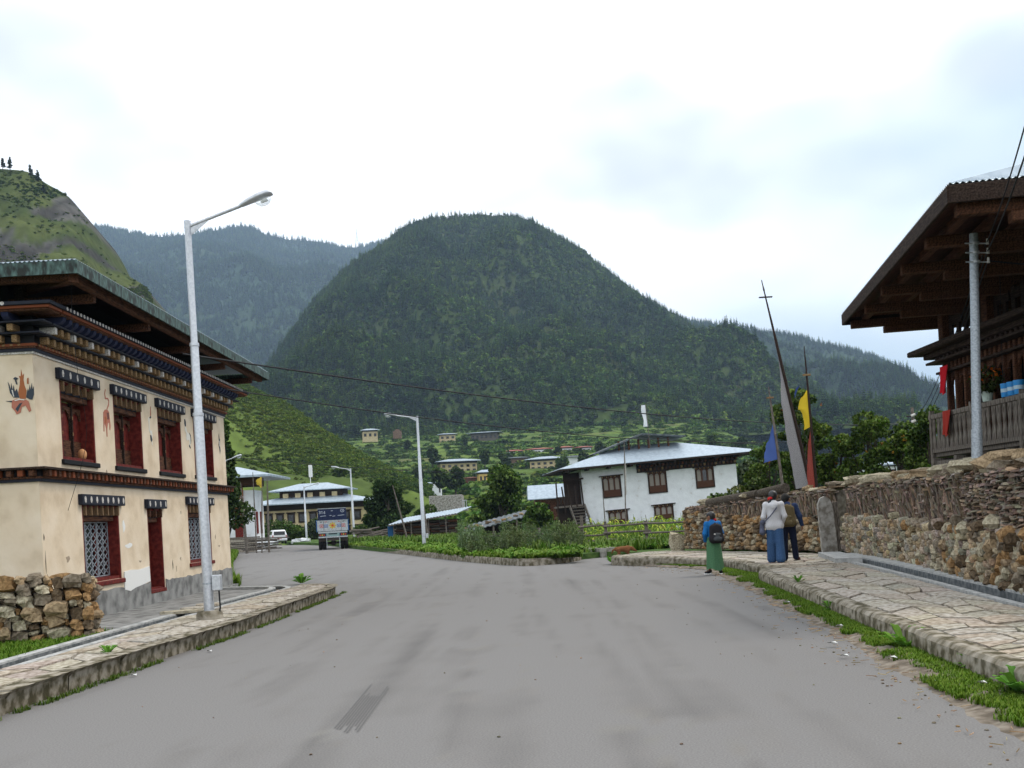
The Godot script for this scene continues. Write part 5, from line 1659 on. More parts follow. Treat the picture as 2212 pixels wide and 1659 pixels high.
func build_far_buildings() -> void:
	var cream := tm(42, [lin(0.52, 0.42, 0.24), lin(0.62, 0.51, 0.31)], [0.3, 0.7], 6.0, 0.85)
	var yellow := mt(lin(0.60, 0.42, 0.14), 0.85)
	var redtin := tm(43, [lin(0.22, 0.07, 0.05), lin(0.34, 0.13, 0.10)], [0.3, 0.7], 8.0, 0.7)
	var mud := tm(44, [lin(0.16, 0.10, 0.07), lin(0.24, 0.16, 0.11)], [0.3, 0.7], 4.0, 0.95)
	village_house("small square cream house highest on the village slope", 800, 945, 590, 32, 20, cream, M.tin, 1, 3, 0.2)
	var ruin := thing("ruined_house", at(857, 940, 590), "roofless brown mud ruin beside the highest cream house", "ruin")
	bb(ruin, "wall", at(849, 940, 590) + Vector3(0, -2, 0), at(866, 930, 590) + Vector3(0, 0, -3), mud)
	bb(ruin, "gable", at(853, 932, 590) + Vector3(0, -1, -0.5), at(862, 927, 590) + Vector3(0, 0, -2.4), mud)
	village_house("low white and brown house in the top row of the village", 967, 949, 600, 34, 14, cream, M.tin, 1, 3, 0.1)
	village_house("long grey-roofed house in the top row of the village", 1046, 948, 600, 58, 17, M.greywood, M.tin, 1, 6, -0.1)
	village_house("thin grey roofed barn right of the top row of houses", 1178, 956, 600, 34, 8, mud, M.tin, 0, 0)
	village_house("wide three-storey cream house behind a tree on the slope", 992, 1020, 400, 80, 30, cream, M.tin, 2, 6, 0.25, 0.5)
	village_house("two-storey cream house with two rows of dark windows on the slope", 1178, 1014, 390, 66, 29, cream, M.tin, 2, 5, -0.15, 0.6)
	village_house("bright yellow house half hidden by the big tree", 1052, 1040, 330, 34, 26, yellow, M.tin, 1, 4, 0.2)
	village_house("small dark red shed beside the yellow house", 1018, 1040, 335, 26, 10, M.rust, M.rust, 0, 0)
	village_house("long white house with a faded red roof and many windows", 1165, 980, 500, 58, 13, M.limewash, redtin, 1, 7, 0.0, 0.3, 0.04)
	village_house("white house with an arched porch and red roof", 1112, 985, 500, 40, 14, M.limewash, redtin, 1, 4, 0.1, 0.4, 0.05)
	village_house("low brown house under a rusty red roof", 1073, 989, 500, 34, 12, mud, redtin, 0, 0, 0.1, 0.4, 0.08)
	village_house("small white house with a pinkish red roof among trees", 1222, 978, 480, 28, 15, M.limewash, redtin, 1, 3)
	village_house("second small white house with a pinkish red roof beyond the trees", 1262, 976, 490, 30, 13, M.limewash, redtin, 1, 3)
	village_house("grey barn with a slate roof and white end wall", 1248, 1000, 420, 42, 17, M.limewash, M.darktin, 0, 0, 0.3)
	village_house("dark brown barn with a long grey roof on the slope", 1118, 1000, 430, 42, 14, mud, M.darktin, 0, 0)
	village_house("small pale house with a brown roof above the dark bush", 803, 1062, 300, 30, 15, M.limewash, M.rust, 1, 3)
	village_house("small cream house with a bright tin roof beside the leaning pole", 881, 1050, 280, 22, 22, cream, M.tin, 1, 2)
	village_house("low house with a long white tin roof behind the shrubs", 935, 1050, 270, 36, 9, M.limewash, M.tin, 0, 0, 0.0, 0.4, 0.05)
	village_house("low white-roofed house in the valley behind the fruit trees", 1905, 1030, 130, 70, 34, M.limewash, M.tin, 1, 4, 0.1)
	village_house("second white-roofed house in the valley below the ridge", 1985, 1015, 170, 50, 26, cream, M.tin, 1, 4, -0.1)
	# long beige office with a raised centre roof
	var D := 135.0
	var t := thing("office_building", V(-32, 1.5, D), "long two-storey beige building with tin roofs behind the lorry", "building")
	bb(t, "wall", V(-32.2, -0.5, D), V(-19.0, 3.9, D + 9), cream)
	bb(t, "timber_band", V(-32.4, 3.9, D - 0.25), V(-18.8, 4.75, D + 9.2), M.darkwood)
	for r in 2:
		for c in 9:
			var p := V(-31.2 + c * 1.42, 0.9 + r * 1.95, D)
			var f := bx(t, "window", p + Vector3(0, 0, 0.04), Vector3(0.95, 1.25, 0.16), M.darkwood)
			bx(f, "pane", p + Vector3(0, 0, 0.13), Vector3(0.62, 0.9, 0.04), M.glass)
			bx(f, "lintel", p + Vector3(0, 0.7, 0.1), Vector3(1.15, 0.14, 0.3), M.darkwood)
	var c4 := [V(-34.5, 4.75, D - 2), V(-17.0, 4.75, D - 2), V(-17.0, 4.75, D + 11), V(-34.5, 4.75, D + 11)]
	var rf0 := part(t, "roof", hip_roof(c4, V(-28.5, 6.0, D + 4.5), V(-23, 6.0, D + 4.5), 0.15), M.tin)
	bb(t, "lantern_wall", V(-30.2, 5.1, D + 2.2), V(-22.0, 6.5, D + 7), M.darkwood)
	for c in 5:
		bx(t, "lantern_window", V(-29.4 + c * 1.6, 5.75, D + 2.15), Vector3(0.7, 0.7, 0.1), cream)
	part(rf0, "lantern_roof", hip_roof([V(-31.4, 6.5, D + 1.2), V(-20.8, 6.5, D + 1.2), V(-20.8, 6.5, D + 8), V(-31.4, 6.5, D + 8)], V(-28, 7.4, D + 4.5), V(-24.2, 7.4, D + 4.5), 0.12), M.tin)
	rod(t, "flag_pole", [V(-26.4, 7.2, D + 4), V(-26.4, 9.8, D + 4)], 0.05, M.white, 5)
	bb(t, "flag", V(-26.6, 8.2, D + 4.06), V(-26.1, 9.8, D + 4.1), M.white)
	# white and timber house with prayer flags beside the road
	D = 80.0
	t = thing("roadside_house", V(-21.6, 0.1, D), "narrow white house with orange timber gallery beyond the cream house", "house")
	bb(t, "wall", V(-25.5, -0.2, D), V(-19.65, 4.7, D + 3.2), M.limewash)
	bb(t, "footing", V(-25.55, -0.2, D - 0.08), V(-19.6, 1.0, D), M.stone)
	bb(t, "gallery", V(-25.6, 3.0, D - 0.35), V(-20.3, 3.4, D - 0.01), M.orangewood)
	for r in 2:
		for c in 4:
			var p := V(-24.0 + c * 1.05, 3.8 + r * 0.8, D - 0.1)
			var f := bx(t, "window", p, Vector3(0.98, 0.72, 0.14), M.orangewood)
			bx(f, "pane", p + Vector3(0, 0, 0.08), Vector3(0.7, 0.5, 0.03), M.white if (c + r) % 2 else M.red)
	bb(t, "timber_band", V(-25.7, 5.05, D - 0.4), V(-19.55, 5.75, D + 3.4), M.brownwood)
	for c in 2:
		var p := V(-21.9 + c * 1.1, 2.0, D - 0.02)
		bx(t, "window", p, Vector3(0.6, 1.9, 0.12), M.red)
	part(t, "roof", hip_roof([V(-27.1, 5.75, D - 2), V(-17.85, 5.75, D - 2), V(-17.85, 5.75, D + 5.4), V(-27.1, 5.75, D + 5.4)], V(-23.6, 6.6, D + 1.7), V(-21.1, 6.6, D + 1.7), 0.16), M.tin)
	for c in 2:
		bx(t, "side_window", V(-19.64, 2.2, D + 0.9 + c * 1.3), Vector3(0.1, 1.7, 0.5), M.red)
	bb(t, "timber_side", V(-25.8, 0.8, D - 0.5), V(-22.8, 2.9, D - 0.05), M.darkwood)
	# concrete water tank
	var w := thing("water_tank", at(963, 1100, 110), "weathered grey concrete tank with a railing above the woodshed", "tank")
	bb(w, "tank_wall", at(928, 1106, 110), at(998, 1068, 110) + Vector3(0, 0, -4), M.concrete, 0.05)
	bb(w, "platform", at(985, 1104, 110) + Vector3(0, 0, 0.6), at(1010, 1097, 110) + Vector3(0, 0, -2), M.concrete)
	for q in 3:
		rod(w, "railing", [at(1000 + q * 4, 1098, 110), at(999 + q * 4, 1080, 110)], 0.03, M.galv, 5)
	rod(w, "railing", [at(998, 1081, 110), at(1009, 1081, 110)], 0.03, M.galv, 5)
	# tin-roofed shed left of the farmhouse
	var h := thing("tin_roof_house", at(1195, 1100, 108), "low dark red house with a bright tin roof left of the farmhouse stairs", "house")
	bb(h, "wall", at(1158, 1125, 108), at(1240, 1074, 108) + Vector3(0, 0, -5), M.rust)
	part(h, "roof", hip_roof([at(1140, 1079, 107), at(1250, 1072, 107), at(1250, 1072, 107) + Vector3(0, 0.9, -6), at(1140, 1079, 107) + Vector3(0, 0.9, -6)], at(1140, 1079, 107) + Vector3(0.1, 1.5, -3.6), at(1250, 1072, 107) + Vector3(-0.1, 1.5, -3.6), 0.08), M.tin)
	for q in 2:
		var f := bx(h, "window", at(1180 + q * 30, 1098, 108) + Vector3(0, 0, 0.03), Vector3(0.8, 0.8, 0.1), M.darkwood)
		bx(f, "pane", at(1180 + q * 30, 1098, 108) + Vector3(0, 0, 0.09), Vector3(0.55, 0.55, 0.03), M.glass)

# ------------------------------------------------------------------ dry stone walls
func stone_kit() -> void:
	if cache.has("stones"):
		return
	cache.stones = []
	for k in 8:
		var b := MB.new()
		b.sm = -1
		var off := Vector3(k * 7.3, k * 3.1, 0)
		var g := {}
		# a cube with each face in four, pushed towards a rounded block and roughened
		for ax in 3:
			for sg in [-1.0, 1.0]:
				for i in 2:
					for j in 2:
						var q := []
						for c in [[0, 0], [1, 0], [1, 1], [0, 1]]:
							var p := Vector3.ZERO
							p[ax] = sg
							p[(ax + 1) % 3] = -1.0 + i + c[0]
							p[(ax + 2) % 3] = -1.0 + j + c[1]
							var s := p.normalized()
							var r := p.lerp(s * 1.25, 0.58 + 0.04 * k)
							r *= 1.0 + 0.62 * fbm.get_noise_3dv(s * 0.8 + off)
							r += Vector3(fbm.get_noise_3dv(s * 1.7 + off * 2.0), fbm.get_noise_3dv(s * 1.7 + off * 3.0), fbm.get_noise_3dv(s * 1.7 - off)) * 0.25
							q.append(r * 0.5)
						if sg > 0:
							b.quad(q[0], q[1], q[2], q[3])
						else:
							b.quad(q[3], q[2], q[1], q[0])
		cache.stones.append(b.mesh())
	# flatter, more angular slabs
	cache.chips = []
	for k in 4:
		var b := MB.new()
		var ring0 := PackedVector3Array()
		var ring1 := PackedVector3Array()
		for j in 6:
			var a := TAU * j / 6 + rf(-0.3, 0.3)
			var r := rf(0.36, 0.55)
			ring0.append(Vector3(cos(a) * r, -0.5, sin(a) * r))
			ring1.append(Vector3(cos(a) * r * rf(0.8, 1.0), 0.5 + rf(-0.2, 0.2), sin(a) * r * rf(0.8, 1.0)))
		b.loft([ring0, ring1])
		cache.chips.append(b.mesh())
	M.stones = []
	for c in [[1.15, 1.06, 0.93], [0.92, 0.89, 0.85], [1.1, 0.93, 0.72], [1.25, 1.22, 1.15], [0.75, 0.68, 0.6]]:
		var m: StandardMaterial3D = M.stone.duplicate()
		m.vertex_color_use_as_albedo = true
		m.albedo_color = Color(minf(c[0] * 0.82, 1), minf(c[1] * 0.82, 1), minf(c[2] * 0.82, 1))
		M.stones.append(m)
# lay courses of stones on a wall face: path of points at the wall's foot, n chosen to the given side
func lay_stones(t: Node3D, path: Array, side: float, y0: float, top: Callable, lo: float, hi: float, limit: int, depth := 0.3, grow = null) -> void:
	stone_kit()
	var rest_x := []
	var rest_c := []
	var list := []
	var fine := cut_line(path, 0.05)
	var total := (fine.size() - 1) * 0.05
	var course := 0
	# columns advance at their own pace so that courses wander
	var level := []
	for i in fine.size():
		level.append(y0)
	var guard := 0
	while guard < 6000:
		guard += 1
		# the lowest place that is still under the top
		var best := -1
		var by := 99.0
		for i in range(0, fine.size(), 1):
			if level[i] < by and level[i] < top.call(i * 0.05) - 0.03:
				by = level[i]; best = i
		if best < 0:
			break
		var g: float = grow.call(best * 0.05) if grow != null else 1.0
		var w := rf(lo, hi) * g
		var h := w * rf(0.45, 0.75)
		var room := 0
		var need := int(w / 0.05)
		while room < need and best + room < fine.size() and level[best + room] < by + 0.05:
			room += 1
		if room < 2:
			for k in maxi(room, 1):
				if best + k < fine.size(): level[best + k] = by + 0.06
			if room < 1: continue
		w = maxf(room * 0.05, 0.07)
		h = minf(maxf(h, 0.06), w * 1.3)
		var ci := mini(best + room / 2, fine.size() - 1)
		var c: Vector3 = fine[ci]
		var dr: Vector3 = (fine[mini(ci + 3, fine.size() - 1)] - fine[maxi(ci - 3, 0)]).normalized()
		var nn := Vector3(-dr.z, 0, dr.x) * side
		var bs := Basis(dr, Vector3.UP, dr.cross(Vector3.UP)).rotated(nn, rf(-0.28, 0.28)).rotated(dr, rf(-0.2, 0.2))
		var dp := minf(depth, w * 1.1 + 0.08)
		bs = bs * Basis.from_scale(Vector3(w * 0.99, h * 1.0, dp))
		list.append([w * h / maxf(1.0, c.length_squared()), Transform3D(bs, c + Vector3(0, by + h * 0.5, 0) + nn * rf(-0.06, 0.05))])
		for k in room:
			if best + k < level.size(): level[best + k] = by + h
	list.sort_custom(func(a, b): return a[0] > b[0])
	for i in list.size():
		if i < limit:
			part(t, "stone", cache.stones[rng.randi() % 8], M.stones[rng.randi() % M.stones.size()], list[i][1])
		else:
			rest_x.append(list[i][1]); rest_c.append(tint([Color(0.95, 0.9, 0.8), Color(0.7, 0.68, 0.66), Color(0.95, 0.8, 0.62), Color(1.1, 1.08, 1.0)][rng.randi() % 4], 0.3))
	if rest_x.size():
		mass(t, "small_stones", cache.stones[2], M.stone, rest_x, rest_c)
func cap_stones(t: Node3D, path: Array, y: Callable, n: int, lo: float, hi: float, mats: Array) -> void:
	for i in n:
		var s := (i + rf(0.1, 0.9)) / n
		var p := lerp_line(path, s)
		var w := rf(lo, hi)
		var h := w * rf(0.25, 0.5)
		var bs := Basis(Vector3.UP, rf(0, TAU)).rotated(Vector3.RIGHT, rf(-0.12, 0.12)) * Basis.from_scale(Vector3(w * 1.2, h, w))
		part(t, "cap_stone", cache.stones[rng.randi() % 8], mats[rng.randi() % mats.size()], Transform3D(bs, p + Vector3(rf(-0.08, 0.08), y.call(s) + h * 0.35, rf(-0.1, 0.1))))

func build_walls() -> void:
	stone_kit()
	# left: low loose wall in front of the cream house
	var a := V(-9.9, 0.17, 14.45)
	var b := V(-6.5, 0.17, 15.95)
	var t := thing("rubble_wall", V(-6.5, 0.17, 15.95), "low wall of loose tan stones in front of the cream house corner", "stone wall")
	var dr := (b - a).normalized()
	var nn := Vector3(-dr.z, 0, dr.x)
	if nn.z < 0: nn = -nn
	var core := MB.new()
	core.box((a + b) * 0.5 - nn * 0.36 + Vector3(0, 0.38, 0), Vector3(a.distance_to(b) - 0.3, 0.78, 0.4), Basis(dr, Vector3.UP, dr.cross(Vector3.UP)))
	part(t, "core", core.mesh(), M.earth)
	var sgn := 1.0 if Vector3(-dr.z, 0, dr.x).dot(nn) > 0 else -1.0
	lay_stones(t, [a, b], sgn, 0.0, func(s): return 0.93 + 0.06 * sin(s * 3.0), 0.14, 0.33, 300, 0.36)
	lay_stones(t, [b - nn * 0.1, b - nn * 0.62], sgn, 0.0, func(_s): return 0.9, 0.16, 0.32, 60, 0.3)
	cap_stones(t, [a - nn * 0.3, b - nn * 0.3], func(_s): return 0.86, 20, 0.18, 0.36, M.stones)
	# right: long wall, stones below, a thick layer of brushwood and bark, slates and pale stones on top
	var pa := [V(5.75, 0.3, 5), V(6.2, 0.3, 9), V(6.86, 0.3, 14.2), V(7.3, 0.3, 17), V(7.88, 0.3, 20.14), V(8.3, 0.3, 23.5), V(8.6, 0.3, 27.1)]
	var w := thing("long_stone_wall", pa[4], "long dry stone wall topped with brushwood and pale slabs in front of the timber house", "stone wall")
	field_wall(w, pa, 1.68, [0.74, 0.9], 300, 5.0)
	# beyond the standing slab
	var pb := [V(8.5, 0.3, 28.0), V(7.9, 0.3, 29.8), V(7.2, 0.3, 31.5), V(6.4, 0.3, 33.6), V(5.8, 0.3, 35.1)]
	var w2 := thing("short_stone_wall", pb[4], "stone and brushwood wall between the standing slab and the maize garden", "stone wall")
	field_wall(w2, pb, 1.68, [0.7, 1.25], 300, 3.0, 0.35)
	# logs lying on the short wall
	rod(w2, "log", [V(6.35, 1.78, 33.9), V(6.9, 1.86, 32.6), V(7.35, 1.97, 31.3)], [0.13, 0.15, 0.12], M.bark, 8)
	rod(w2, "log", [V(7.4, 1.98, 31.2), V(7.85, 2.08, 30.0)], [0.12, 0.15], M.bark, 8)
	# weathered standing slab with a plank at its side
	var s := thing("standing_slab", V(8.2, 0.3, 27.3), "tall grey round-topped stone slab leaning at the wall opening", "stone slab")
	var pr := PackedVector2Array()
	for q in [[-0.19, 0.0], [0.2, 0.0], [0.19, 0.7], [0.17, 1.25], [0.12, 1.42], [0.0, 1.5], [-0.12, 1.46], [-0.19, 1.3], [-0.2, 0.7]]:
		pr.append(Vector2(q[0], q[1]))
	var mb := MB.new()
	mb.prism(pr, Transform3D(Basis(Vector3(0, 0, 1), 0.05), V(8.14, 0.28, 27.15)), 0.13)
	part(s, "slab", mb.mesh(), M.concrete)
	bx(s, "plank", V(8.42, 1.0, 27.3), Vector3(0.16, 1.25, 0.07), M.greywood, Basis(Vector3(0, 0, 1), 0.06), 0.01)
	# big pale boulder at the end of the short wall
	var bl := solo("boulder", cache.stones[4], M.stones[3], "pale boulder standing at the end of the short stone wall", "boulder", "", Transform3D(Basis.from_scale(Vector3(0.5, 0.62, 0.4)), V(5.6, 0.5, 35.75)))

func field_wall(t: Node3D, path: Array, height: float, split: Array, limit: int, sticks_per: float, fall := 0.0) -> void:
	# core of earth and rubble
	var core := []
	var fine := cut_line(path, 0.5)
	var total := (fine.size() - 1) * 0.5
	var rings := []
	for i in fine.size():
		var s := float(i) / (fine.size() - 1)
		var d: Vector3 = (fine[mini(i + 1, fine.size() - 1)] - fine[maxi(i - 1, 0)]).normalized()
		var sd := Vector3(-d.z, 0, d.x)
		if sd.x < 0: sd = -sd
		var h := height - fall * s
		var p: Vector3 = fine[i] + sd * 0.19
		rings.append(PackedVector3Array([p, p + Vector3(0, h - 0.04, 0) + sd * 0.04, p + sd * 0.6 + Vector3(0, h - 0.06, 0), p + sd * 0.65]))
	var mb := MB.new()
	mb.loft(rings)
	part(t, "core", mb.mesh(), M.earth)
	var far_side := -1.0
	var d0: Vector3 = (path[1] - path[0]).normalized()
	if Vector3(-d0.z, 0, d0.x).x > 0: far_side = -1.0
	else: far_side = 1.0
	var sp := func(s: float) -> float: return lerpf(split[0], split[1], clampf(s / total, 0, 1)) + 0.12 * fbm.get_noise_1d(s * 0.9 + height)
	lay_stones(t, path, far_side, 0.0, sp, 0.12, 0.30, limit, 0.26, func(s: float) -> float: return lerpf(1.25, 0.85, clampf(s / total, 0, 1)))
	# brushwood, bark strips and thin slates packed above
	var xs := []
	var cs := []
	var xc := []
	var cc := []
	for i in int(total * 330.0):
		var s := rng.randf()
		var p := lerp_line(path, s)
		var q := lerp_line(path, minf(s + 0.01, 1.0))
		var d: Vector3 = (q - p).normalized() if q != p else d0
		var sd := Vector3(-d.z, 0, d.x)
		if sd.x < 0: sd = -sd
		var y0: float = sp.call(s * total) - 0.06
		var h := height - fall * s
		var y := rf(y0, h + 0.02)
		var flat: bool = rng.randf() < (0.8 if p.z > -17.0 and total > 10.0 else 0.08) or y > h - 0.12
		var col := Color(0.10, 0.07, 0.048).lerp(Color(0.25, 0.20, 0.155), rng.randf())
		col = tint(col, 0.45)
		var at_ := p + Vector3(0, y, 0) + sd * rf(0.03, 0.16)
		if flat:
			var bs := Basis(d, Vector3.UP, d.cross(Vector3.UP)).rotated(Vector3.UP, rf(-0.6, 0.6)).rotated(sd, rf(-0.25, 0.25))
			xc.append(Transform3D(bs * Basis.from_scale(Vector3(rf(0.12, 0.34), rf(0.012, 0.035), rf(0.12, 0.25))), at_))
			cc.append(col)
		else:
			var ln := rf(0.1, 0.3)
			var bs := Basis(d, Vector3.UP, d.cross(Vector3.UP)).rotated(sd, rf(-0.5, 0.5)).rotated(d, rf(-0.35, 0.1))
			xs.append(Transform3D(bs * Basis.from_scale(Vector3(rf(0.03, 0.075), ln * 1.2, rf(0.02, 0.06))), at_))
			cs.append(col)
	mass(t, "brushwood", cache.chips[1], M.plainvc, xs, cs)
	mass(t, "slates", cache.chips[0], M.plainvc, xc, cc)
	var pth := []
	for p in path:
		pth.append(p + Vector3(0.3, 0, 0))
	var hh := func(s: float) -> float: return height - fall * s
	cap_stones(t, pth, hh, int(total * 2.6), 0.16, 0.42, [M.stones[0], M.stones[3], M.stones[1], M.stones[4]])
	cap_stones(t, pth, func(s): return height - fall * s + 0.09, int(total * 0.9), 0.25, 0.62, [M.stones[3], M.stones[0], M.stones[1]])

# ------------------------------------------------------------------ lamps, poles and wires
func street_lamp(base: Vector3, top_y: float, arm_dx: float, arm_dy: float, head: float, r: float, label: String, box := true, fine := true) -> void:
	var t := thing("street_lamp", base, label, "street lamp", "street lamps along the road")
	var h := top_y - base.y
	var lean := Vector3(-0.004 * h, 0, 0)
	var P := func(f: float) -> Vector3: return base + Vector3(0, h * f, 0) + lean * f
	rod(t, "pole", [P.call(0.0), P.call(0.515), P.call(0.52), P.call(0.69), P.call(0.695), P.call(1.0)], [r, r * 0.96, r * 0.83, r * 0.8, r * 0.68, r * 0.64], M.galv, 14 if fine else 8)
	for f in [0.515, 0.69]:
		rod(t, "collar", [P.call(f - 0.004), P.call(f + 0.004)], [r * 1.08 if f < 0.6 else r * 0.95, r * 1.05 if f < 0.6 else r * 0.9], M.galv, 14 if fine else 8)
	var tip: Vector3 = P.call(0.985) + Vector3(arm_dx, arm_dy, 0)
	rod(t, "arm", [P.call(0.985), tip], r * 0.33, M.galv, 8)
	var sg := signf(arm_dx)
	var gs := MB.new()
	gs.tri(P.call(0.98), P.call(0.98).lerp(tip, 0.42), P.call(0.957))
	gs.tri(P.call(0.98) + Vector3(0, 0, 0.012), P.call(0.98).lerp(tip, 0.42) + Vector3(0, 0, 0.012), P.call(0.957) + Vector3(0, 0, 0.012))
	part(t, "gusset", gs.mesh(), M.galv)
	# lantern: a tapering housing with a clear bowl beneath its outer half
	var dir: Vector3 = (tip - P.call(0.985)).normalized()
	var up := Vector3(0, 0, 1).cross(dir).normalized()
	if up.y < 0: up = -up
	var rings := []
	for q in [[-0.02, 0.03, 0.035, 0.0], [0.05, 0.06, 0.05, 0.0], [0.25, 0.085, 0.065, 0.01], [0.55, 0.115, 0.075, 0.02], [0.85, 0.115, 0.07, 0.02], [0.97, 0.09, 0.05, 0.01], [1.0, 0.05, 0.025, 0.0]]:
		var ring := PackedVector3Array()
		for k in 12:
			var a := TAU * k / 12
			var yy: float = sin(a) * q[2] * (1.0 if sin(a) > 0 else 0.45)
			ring.append(tip + dir * (q[0] * head) + Vector3(0, 0, cos(a) * q[1] * head * 1.75) + up * (yy * head * 1.75 + q[3]))
		rings.append(ring)
	var hb := MB.new()
	hb.sm = 0
	hb.loft(rings)
	var hs := part(t, "lantern_housing", hb.mesh(), M.galv)
	var bowl := MB.new()
	bowl.sm = 0
	var br := []
	for q in 6:
		var a := PI * 0.5 * q / 5.0
		var ring := PackedVector3Array()
		for k in 14:
			var b := TAU * k / 14
			ring.append(tip + dir * head * (0.68 + 0.24 * cos(b) * cos(a)) + Vector3(0, 0, sin(b) * cos(a) * head * 0.16) - up * (head * (0.06 + 0.19 * sin(a))))
		br.append(ring)
	bowl.loft(br, true, false)
	var gl := mt(Color(0.9, 0.93, 0.95, 0.25), 0.08)
	gl.transparency = BaseMaterial3D.TRANSPARENCY_ALPHA
	part(hs, "glass_bowl", bowl.mesh(), gl)
	if fine:
		var bb_ := MB.new()
		bb_.sm = 0
		bb_.tube([tip + dir * head * 0.6 - up * head * 0.1, tip + dir * head * 0.8 - up * head * 0.1], [0.03, 0.035], 8)
		part(hs, "bulb", bb_.mesh(), M.white)
	if box:
		bx(t, "junction_box", base + Vector3(r + 0.075, 0.62, 0.02), Vector3(0.15, 0.26, 0.11), M.galv, Basis(), 0.01)
		rod(t, "cable", [base + Vector3(r + 0.1, 0.5, 0.02), base + Vector3(r + 0.11, 0.2, 0.03), base + Vector3(r + 0.06, -0.05, 0.05)], 0.014, M.wire, 6)
		rod(t, "strap", [base + Vector3(0, 0.6, 0), base + Vector3(0, 0.625, 0)], r * 1.06, M.steel, 12)
	var fb := MB.new()
	var rg := []
	for q in [[-0.25, 0.24], [0.0, 0.235], [0.1, 0.22], [0.16, 0.19]]:
		var ring := PackedVector3Array()
		for k in 10:
			var a := TAU * k / 10
			ring.append(base + Vector3(cos(a) * q[1] * (r / 0.085) * rf(0.95, 1.05), q[0], sin(a) * q[1] * (r / 0.085) * rf(0.95, 1.05)))
		rg.append(ring)
	fb.sm = 0
	fb.loft(rg)
	part(t, "footing", fb.mesh(), M.kerb)

func wire(a: Vector3, b: Vector3, sag: float, r: float, label: String, called := "power_line") -> void:
	var pts := []
	for i in 25:
		var s := i / 24.0
		pts.append(a.lerp(b, s) - Vector3(0, sag * 4.0 * s * (1.0 - s), 0))
	var mb := MB.new()
	mb.tube(pts, r, 5)
	solo(called, mb.mesh(), M.wire, label, "cable", "overhead cables")

